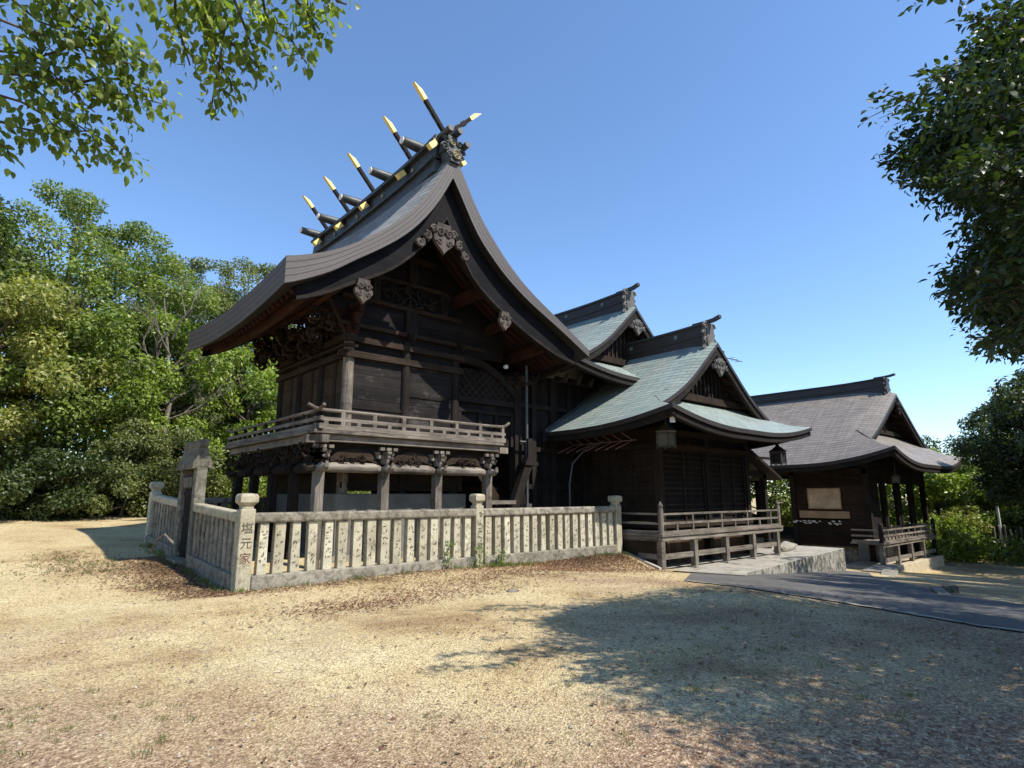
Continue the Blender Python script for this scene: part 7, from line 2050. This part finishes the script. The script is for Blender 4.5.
tree('broadleaf_tree', 'bright leafy tree in mid height left of the stone gate', 4.6, 28.3, 8.4, 2.6, GREEN_BRIGHT, 28, dens=1.1, base=.22, group=FG, leaf=.17)
tree('broadleaf_tree', 'dense dark tree standing behind the sanctuary, seen past its rear eave', 13.2, 32.0, 11.0, 3.8, GREEN_DARK, 29, dens=1.0, group=FG)
tree('broadleaf_tree', 'mid green tree low behind the sanctuary steps', 20.5, 31.5, 10.0, 4.0, GREEN_MID, 30, dens=.8, group=FG)
tree('broadleaf_tree', 'mid green tree between yellowish tree and bright leafy tree', 2.0, 28.2, 10.0, 2.7, GREEN_MID, 41, dens=1.1, base=.2, group=FG, leaf=.18)
tree('broadleaf_tree', 'olive broadleaf tree filling the gap at the left picture edge behind the yellowish crown', -6.2, 29.0, 13.0, 3.8, GREEN_OLIVE, 42, dens=1.0, group=FG)
tree('broadleaf_tree', 'dark tree in the second row below the bare branches', 6.8, 31.8, 9.6, 3.0, GREEN_DARK, 43, dens=1.1, base=.15, group=FG)
SG = 'shrubs under the trees'
tree('shrub', 'pointed pale olive shrub standing left of the stone gate roof', 4.0, 26.2, 3.9, 1.7, GREEN_OLIVE, 31, dens=1.5, base=.04, group=SG, leaf=.12, trunk_r=.06, cat='shrub', shape='cone', n=34)
tree('shrub', 'dark shaded shrub under the yellowish tree at the left edge', 0.2, 26.8, 3.0, 1.9, GREEN_DARK, 32, dens=1.5, base=.03, group=SG, leaf=.13, trunk_r=.06, cat='shrub')
tree('shrub', 'dark low shrub left of the pointed olive shrub', 2.2, 26.6, 2.7, 1.6, GREEN_DARK, 33, dens=1.5, base=.03, group=SG, leaf=.13, trunk_r=.06, cat='shrub')
tree('shrub', 'light olive shrub right behind the stone gate', 6.1, 26.4, 4.3, 1.8, GREEN_OLIVE, 34, dens=1.6, base=.03, group=SG, leaf=.12, trunk_r=.06, cat='shrub')
tree('shrub', 'bright shrub seen between the left posts under the sanctuary balcony', 8.6, 26.0, 4.0, 1.9, GREEN_BRIGHT, 35, dens=1.4, base=.03, group=SG, leaf=.13, trunk_r=.06, cat='shrub')
tree('shrub', 'green shrub behind the sanctuary plinth', 11.5, 26.5, 4.2, 2.2, GREEN_MID, 36, dens=1.2, base=.03, group=SG, leaf=.14, trunk_r=.06, cat='shrub')
tree('shrub', 'dark shrub cut by the left picture edge', -2.6, 27.5, 3.2, 2.0, GREEN_DARK, 37, dens=1.3, base=.03, group=SG, leaf=.13, trunk_r=.06, cat='shrub')
# the bare tree
BT = thing('bare_tree', (5.2, 27.2, ground_z(5.2, 27.2)), 'leafless grey tree with twisted branches reaching above the green crowns', 'tree')
rng = random.Random(6)
m = MB()
zb = ground_z(5.2, 27.2)
m.tube([(5.2, 27.2, zb), (5.2, 27.2, 3.4), (5.35, 27.1, 5.6), (5.0, 27.0, 7.6), (4.7, 27.0, 9.6)], [.14, .12, .09, .06, .02], 7)
m.build('trunk', GREYW['z'], BT)
m = MB()
def twig(p, d, L, r, k):
    q = p + d * L
    mid = (p + q) / 2 + Vector((rng.uniform(-1, 1), rng.uniform(-1, 1), rng.uniform(-.3, 1))) * L * .08
    m.tube([p, mid, q], [r, r * .75, r * .4], 5)
    if k:
        for _ in range(3):
            e = (d + Vector((rng.uniform(-1, 1), rng.uniform(-1, 1), rng.uniform(-.4, .8))) * .75).normalized()
            twig(p + d * L * rng.uniform(.5, 1), e, L * rng.uniform(.55, .8), r * .5, k - 1)
for z, dx in ((3.6, .9), (4.5, .8), (5.2, .9), (5.8, -.6), (6.4, .7), (7.2, -.5), (7.9, .3)):
    d = Vector((dx, rng.uniform(-.7, -.1), rng.uniform(.35, .9))).normalized()
    twig(Vector((5.15, 27.05, z)), d, 1.5, .05, 3)
m.build('branches', GREYW['z'], BT)

# ---- trees beyond the halls, right side
RG = 'trees beyond the pavilion'
for i, (lab, x, y, h, r, mt) in enumerate((
        ('mid green tree seen through the middle window opening of the pavilion', 38.5, 24.5, 8.5, 3.6, GREEN_MID),
        ('dark pointed tree top showing just past the pavilion gable', 47.5, 15.5, 11.0, 3.4, GREEN_DARK),
        ('bright bush seen through the opening between hall and pavilion', 27.5, 21.5, 4.6, 2.2, GREEN_BRIGHT),
        ('dark tree behind the passage between hall and pavilion', 30.0, 24.5, 9.0, 3.4, GREEN_DARK),
        ('light green tree directly right of the pavilion columns', 44.5, 10.5, 6.6, 2.9, GREEN_BRIGHT),
        ('olive tree behind the right end of the pavilion deck', 46.5, 7.2, 7.2, 3.2, GREEN_OLIVE),
        ('mid green tree between the pavilion and the white pole', 46.0, 4.0, 6.6, 3.2, GREEN_MID),
        ('dark green tree mass behind the grey stake fence', 44.5, 0.5, 7.6, 3.6, GREEN_DARK),
        ('mid green tree behind the left window opening of the pavilion', 33.8, 25.8, 8.0, 3.4, GREEN_OLIVE),
        ('dark tree in the last row above the bushes at the right', 54.0, 7.5, 10.5, 4.6, GREEN_DARK),
        ('mid green tree seen through the right window opening of the pavilion', 43.5, 21.0, 8.0, 3.4, GREEN_MID))):
    tree('broadleaf_tree', lab, x, y, h, r, mt, 60 + i, leaf=.22, dens=1.2, base=.08, group=RG, ground=-2.0)
for i, (lab, x, y, h, r, mt) in enumerate((
        ('bright low bush at the far side of the lower dirt yard beside the pavilion deck', 39.8, 9.0, 2.5, 1.5, GREEN_BRIGHT),
        ('light green bush between the bright low bush and the stake fence', 42.2, 8.6, 2.9, 1.6, GREEN_YEL),
        ('olive bush behind the slim white pole', 44.2, 8.2, 3.2, 1.8, GREEN_OLIVE),
        ('dark bush right behind the stakes at the right edge', 44.6, 5.2, 3.2, 1.9, GREEN_MID))):
    tree('shrub', lab, x, y, h, r, mt, 80 + i, leaf=.15, dens=1.5, base=.03, group='bushes along the lower yard', ground=-1.95, trunk_r=.06, cat='shrub')
# conifer at the right edge
tree('conifer_tree', 'dense dark conifer at the right edge above the grey stake fence', 38.4, 4.2, 10.0, 2.5, GREEN_DARK, 91, leaf=.17, dens=1.9, base=.29, ground=-1.9, trunk_r=.22, shape='egg', n=150)

# ---- the big overhanging tree on the right
RT_ = thing('overhanging_tree', (11.6, -2.2, ground_z(11.6, -2.2) - .05), 'big dark evergreen whose boughs hang into the top right of the photo', 'tree')
rng_n = np.random.default_rng(101)
cs = np.array(CROWN_R)
cs2 = np.array(CROWN_S)
P, N, D = clump_leaves(np.concatenate([cs, cs2]), np.concatenate([rng_n.uniform(.32, .66, len(cs)), rng_n.uniform(.16, .30, len(cs2))]), 560, rng_n, up=.5, droop=.4, flat=.5)
cs = np.concatenate([cs, np.repeat(cs2, 2, axis=0)])
leaf_cloud('crown', P, N, D, .10 * rng_n.uniform(.6, 1.25, len(P)), GREEN_NEAR, RT_, .42, oval=True)
sp_mb = MB()
P, N, D = [], [], []
for s_, e_ in SPRAYS:
    s_, e_ = Vector(s_), Vector(e_)
    L_ = (e_ - s_).length
    mid = s_.lerp(e_, .5) + Vector((0, 0, .12 * L_))
    pts_ = [s_, s_.lerp(mid, .6), mid, mid.lerp(e_, .6), e_]
    sp_mb.tube(pts_, [.010, .008, .006, .005, .003], 4)
    d_ = (e_ - s_).normalized()
    for i in range(int(L_ / .019)):
        t = rng_n.uniform() ** .8
        q = s_.lerp(mid, t / .5) if t < .5 else mid.lerp(e_, (t - .5) / .5)
        P.append(np.array(q) + rng_n.normal(size=3) * .05)
        D.append(np.array(d_) * .7 + rng_n.normal(size=3) * .5 + np.array([0, 0, -.55]))
        N.append(rng_n.normal(size=3) * .5 + np.array([0, -.2, 1.0]))
leaf_cloud('spray_leaves', np.array(P), unit(np.array(N)), unit(np.array(D)), .095 * rng_n.uniform(.6, 1.25, len(P)), GREEN_NEAR, RT_, .42, oval=True)
sp_mb.build('spray_twigs', TRUNK, RT_)
m = MB()
zg = ground_z(11.6, -2.2)
tk = [(11.6, -2.2, zg - .1), (11.5, -2.1, 1.5), (11.2, -1.9, 3.2), (10.8, -1.7, 5.0), (10.3, -1.6, 7.0), (10.0, -1.5, 9.3)]
m.tube(tk, [.42, .36, .3, .24, .16, .05], 12)
m.build('trunk', TRUNK, RT_, smooth=True)
m = MB()
for c in cs[::2]:
    t = min(4.2, max(1.2, (c[2] - 1.5) / 1.7))
    i = int(t)
    b = Vector(tk[i]).lerp(Vector(tk[min(5, i + 1)]), t - i)
    e = Vector(c)
    L = (e - b).length
    m.tube([b, b.lerp(e, .4) + Vector((0, 0, .1 * L)), b.lerp(e, .75) + Vector((0, 0, .07 * L)), e], [.03 + .012 * L, .02 + .007 * L, .018, .006], 5)
m.build('boughs', TRUNK, RT_, smooth=True)
# two more trees out of the frame on that side that shade the road
tree('broadleaf_tree', 'shade tree beside the road outside the right picture edge', 18.6, -1.6, 10.5, 3.4, GREEN_DARK, 111, leaf=.16, dens=1.1, base=.3, trunk_r=.25)
tree('broadleaf_tree', 'second shade tree farther down the road outside the right picture edge', 26.5, -2.6, 11.0, 3.6, GREEN_DARK, 112, leaf=.18, dens=1.1, base=.3, trunk_r=.25)

tree('broadleaf_tree', 'shade tree above the lower dirt yard outside the right picture edge', 34.5, -2.2, 11.0, 3.8, GREEN_DARK, 113, leaf=.2, dens=1.0, base=.3, trunk_r=.25, ground=-2.0)
tree('broadleaf_tree', 'farther shade tree behind the lower dirt yard outside the right picture edge', 42.5, -1.5, 11.0, 3.8, GREEN_DARK, 114, leaf=.2, dens=1.0, base=.3, trunk_r=.25, ground=-2.0)
tree('broadleaf_tree', 'nearer of two slim shade trees along the road outside the right picture edge', 22.8, .2, 10.0, 2.9, GREEN_DARK, 115, leaf=.18, dens=.9, base=.4, trunk_r=.2)
tree('broadleaf_tree', 'farther of two slim shade trees along the road outside the right picture edge', 30.5, .6, 10.0, 3.0, GREEN_DARK, 116, leaf=.2, dens=.9, base=.4, trunk_r=.2)
# ---- cherry boughs at the top left
CH = thing('cherry_tree', (-3.4, 1.2, -.05), 'leafy cherry boughs hanging into the top left of the photo', 'tree')
m = MB()
tk = [(-3.4, 1.2, -.1), (-3.2, 1.4, 1.2), (-2.9, 1.8, 2.4), (-2.3, 2.2, 3.6), (-1.9, 2.4, 5.0), (-1.6, 2.4, 6.4)]
m.tube(tk, [.24, .2, .17, .14, .09, .03], 10)
m.build('trunk', TRUNK, CH, smooth=True)
m = MB()
m.tube([tk[3], (-1.4, 3.2, 4.3), (-.8, 3.9, 4.6), (-.5, 4.2, 4.5)], [.09, .065, .04, .025], 7)
m.tube([tk[3], (-1.5, 3.4, 3.6), (-.7, 4.4, 3.9)], [.08, .05, .02], 7)
m.tube([tk[4], (-.8, 2.7, 5.3), (.3, 3.0, 5.2), (.9, 3.0, 4.9)], [.07, .05, .035, .02], 7)
P, N, D = [], [], []
rng_n = np.random.default_rng(202)
for ti, tw in enumerate(TWIGS_A + TWIGS_B):
    pts = [Vector(p) for p in tw]
    m.tube(pts, [.009, .007, .006, .005, .004, .003][:len(pts)] if len(pts) <= 6 else .005, 5)
    for a, b in zip(pts, pts[1:]):
        L = (b - a).length
        k = max(2, int(L / (.0068 if ti < len(TWIGS_A) else .0072)))
        for j in range(k):
            p = a.lerp(b, (j + rng_n.uniform()) / k)
            d = (b - a).normalized()
            off = Vector(rng_n.normal(size=3)) * (.055 if ti < len(TWIGS_A) else .05)
            P.append(p + off)
            D.append(np.array(d) * .4 + rng_n.normal(size=3) * .4 + np.array([0, 0, -1.0]))
            N.append(rng_n.normal(size=3) * .8 + np.array([.2, -.6, .6]))
for tw in TWIGS_A[:3] + TWIGS_A[3:4]:
    m.tube([(-.6, 4.15, 4.4), tw[0]], [.018, .009], 5)
for tw in TWIGS_B[:2]:
    m.tube([(.9, 3.0, 4.9), tw[0]], [.015, .009], 5)
m.build('boughs', TRUNK, CH)
P = np.array(P); N = unit(np.array(N)); D = unit(np.array(D))
leaf_cloud('crown', P, N, D, .068 * rng_n.uniform(.6, 1.2, len(P)), GREEN_CHERRY, CH, .56, oval=True)

# ---- undergrowth that closes the wood
def thicket(name, label, boxes, per, leaf, mat, seed):
    rng = np.random.default_rng(seed)
    P = []
    for (x0, x1, y0, y1, z0, z1) in boxes:
        n = int(per * (x1 - x0 + y1 - y0))
        q = np.column_stack([rng.uniform(x0, x1, n), rng.uniform(y0, y1, n), z0 + (z1 - z0) * rng.beta(1.1, 1.7, n)])
        top = z0 + (z1 - z0) * (.62 + .38 * np.sin(q[:, 0] * 1.1 + q[:, 1] * .9) * np.sin(q[:, 0] * .37 + 1))
        P.append(q[q[:, 2] < top])
    P = np.concatenate(P)
    n = len(P)
    o = leaf_cloud(name, P, unit(rng.normal(size=(n, 3)) + np.array([0, -.3, .7])), unit(rng.normal(size=(n, 3))), leaf * rng.uniform(.6, 1.3, n), mat, None, .55)
    return tag(o, label, 'undergrowth', kind='stuff')
thicket('undergrowth', 'dark undergrowth closing the wood behind the trees', [(-16, 6, 32.5, 36, .6, 7.5), (6, 26, 33, 37, .6, 7.0), (-14, 22, 27.2, 29.5, .6, 2.6), (-14, 10, 29.5, 31.5, .6, 5)], 1500, .24, GREEN_DARK, 401)
thicket('undergrowth', 'green undergrowth below the trees beyond the pavilion', [(47, 55, -12, 22, -2.2, 3.6), (28, 50, 26, 30, -2.2, 4.5), (39, 46, 1, 9, -2.2, .4)], 800, .24, GREEN_MID, 402)

# ================================================================== litter, weeds
LITTER = leaf_mat('dead leaves', [(0.085, 0.04, 0.028), (0.16, 0.08, 0.05), (0.24, 0.135, 0.085), (0.30, 0.20, 0.13), (0.11, 0.055, 0.04)], .1, (1, .8, .6))
rng_n = np.random.default_rng(303)
def gz_arr(xy):
    return np.array([ground_z(a, b) for a, b in xy])
pts = []
def scat(n, f):
    k = 0
    while k < n:
        p = f()
        if p is not None:
            pts.append(p)
            k += 1
U = rng_n.uniform
G = rng_n.normal
scat(5200, lambda: (U(3.2, 13.5), 10.58 - abs(G()) * .38))
scat(6500, lambda: (3.25 - abs(G()) * .5, U(10.2, 15.5)))
scat(9000, lambda: (9.6 + 3.6 * U() ** .8, 10.6 - abs(G()) * .7))
scat(900, lambda: (5.5 + G() * .9, 8.6 + G() * .35))
scat(2600, lambda: (10.2 + G() * 1.5, 9.6 + G() * .4))
scat(900, lambda: (U(4.5, 12), U(7.6, 10)))
scat(1500, lambda: (4.3 + G() * .75, 8.15 + .35 * G()))
scat(1500, lambda: (7.4 + G() * 1.3, 9.1 + G() * .45))
scat(1300, lambda: (1.75 + G() * .55, 14.6 + G() * 1.1))
scat(1200, lambda: (2.5 + G() * .35, 11.6 + abs(G()) * 1.2))
scat(260, lambda: (6.6 + G() * .6, 7.9 + G() * .25))
scat(1000, lambda: (U(-1, 10), U(1.2, 9.5)))
scat(500, lambda: (U(1, 9), U(1.2, 4.2)))
scat(900, lambda: (U(4, 9.6), U(1, 6.5)))
scat(700, lambda: (1.7 + G() * .5, 15 + G() * 1.0))
scat(700, lambda: (U(-4, 8), U(24.6, 26.5)))
scat(350, lambda: (U(9.3, 13), U(3, 7.5)))
pts = np.array(pts)
z = gz_arr(pts) + U(.004, .02, len(pts))
N = unit(np.stack([G(size=len(pts)) * .28, G(size=len(pts)) * .28, np.ones(len(pts))], 1))
D = unit(np.stack([G(size=len(pts)), G(size=len(pts)), G(size=len(pts)) * .15], 1))
t = leaf_cloud('leaf_litter', np.column_stack([pts, z]), N, D, .05 * U(.4, 1.25, len(pts)), LITTER, None, .5, fold=.25)
tag(t, 'brown fallen leaves drifted along the stone fence and over the sand', 'fallen leaves', kind='stuff')
# pebbles and crumbs
PEB = stone('pebbles', (0.30, 0.25, 0.18), (0.6, 0.55, 0.44), (0.2, 0.16, 0.12), scale=9)
n = 2600
xy = np.column_stack([U(-.5, 9.5, n), U(1.0, 10, n)])
zz = gz_arr(xy)
Vv, Ff = [], []
octv = np.array([(1, 0, 0), (-1, 0, 0), (0, 1, 0), (0, -1, 0), (0, 0, 1), (0, 0, -1)], float)
octf = [(0, 2, 4), (2, 1, 4), (1, 3, 4), (3, 0, 4), (2, 0, 5), (1, 2, 5), (3, 1, 5), (0, 3, 5)]
pm = MB()
for (x, y), z_ in zip(xy, zz):
    s_ = abs(G()) * .006 + .004
    pm.add(octv * s_ * U(.6, 1.4, (6, 3)) + np.array([x, y, z_ + s_ * .3]), octf)
t = pm.build('pebbles', PEB, fix=False)
tag(t, 'small pale pebbles scattered over the sandy ground', 'pebbles', kind='stuff')
n = 16000
xy = np.column_stack([U(-1, 10, n), 1.0 + 8.5 * U(0, 1, n) ** 1.4])
o_ = leaf_cloud('leaf_crumbs', np.column_stack([xy, gz_arr(xy) + U(.002, .008, n)]), unit(np.stack([G(size=n) * .2, G(size=n) * .2, np.ones(n)], 1)), unit(np.stack([G(size=n), G(size=n), G(size=n) * .05], 1)), U(.008, .024, n), LITTER, None, .45, fold=.15)
tag(o_, 'crumbled dry leaf bits strewn over the sandy foreground', 'leaf crumbs', kind='stuff')
GRASS = leaf_mat('grass blades', [(0.10, 0.13, 0.035), (0.15, 0.18, 0.05), (0.24, 0.23, 0.10)], .3)
def tufts(name, label, spots, kind, h0=.07, per=22):
    P, N, D, S = [], [], [], []
    for x, y, s_ in spots:
        for _ in range(per):
            px, py = x + G() * .06 * s_, y + G() * .06 * s_
            P.append((px, py, ground_z(px, py)))
            D.append((G() * .35, G() * .35, 1.0))
            N.append((G(), G(), .1))
            S.append(h0 * s_ * U(.5, 1.3))
    o = leaf_cloud(name, np.array(P), unit(np.array(N)), unit(np.array(D)), np.array(S), GRASS, None, .11)
    return tag(o, label, 'grass', kind=kind)
sp = [(U(-.3, 1.3), U(3.2, 6.2), U(.25, .6)) for _ in range(60)]
sp += [(U(3, 11), 10.6 - abs(G()) * .05, U(.4, 1.3)) for _ in range(46)]
sp += [(U(8.6, 10.2), 10.55 - abs(G()) * .12, U(.9, 1.9)) for _ in range(26)]
sp += [(U(11.5, 13.4), 10.6 - abs(G()) * .1, U(.6, 1.4)) for _ in range(24)]
sp += [(FX - .2 - abs(G()) * .1, U(10.6, 17), U(.6, 1.6)) for _ in range(50)]
sp += [(1.6 + G() * .5, 15 + G() * .9, U(.4, .9)) for _ in range(70)]
sp += [(U(2, 8), U(1.5, 4.5), U(.3, .7)) for _ in range(40)]
tufts('grass_tufts', 'thin grass and weeds along the fence foot and in the sand', sp, 'stuff')
WEED = leaf_mat('weed leaves', [(0.10, 0.16, 0.03), (0.16, 0.22, 0.05)], .4)
for (x, y, h, lab) in ((7.55, 10.55, .62, 'thin weed climbing the pickets left of the middle fence post'), (8.35, 10.5, .5, 'leafy weed at the foot of the middle fence post'), (8.95, 10.45, .36, 'bushy low weed right of the middle fence post')):
    W = thing('weed', (x, y, ground_z(x, y)), lab, 'weed', 'weeds at the fence')
    n = 70
    zz = U(.05, 1, n) * h
    P = np.column_stack([x + G(size=n) * .07, y + G(size=n) * .06, ground_z(x, y) + zz])
    leaf_cloud('leaves', P, unit(G(size=(n, 3)) + np.array([0, -.5, .8])), unit(G(size=(n, 3))), .075 * U(.6, 1.2, n), WEED, W, .5)
    m = MB()
    for k in range(4):
        m.tube([(x, y, ground_z(x, y) - .02), (x + G() * .05, y + G() * .04, ground_z(x, y) + h * .6), (x + G() * .09, y + G() * .06, ground_z(x, y) + h)], .005, 4)
    m.build('stem', WEED, W)
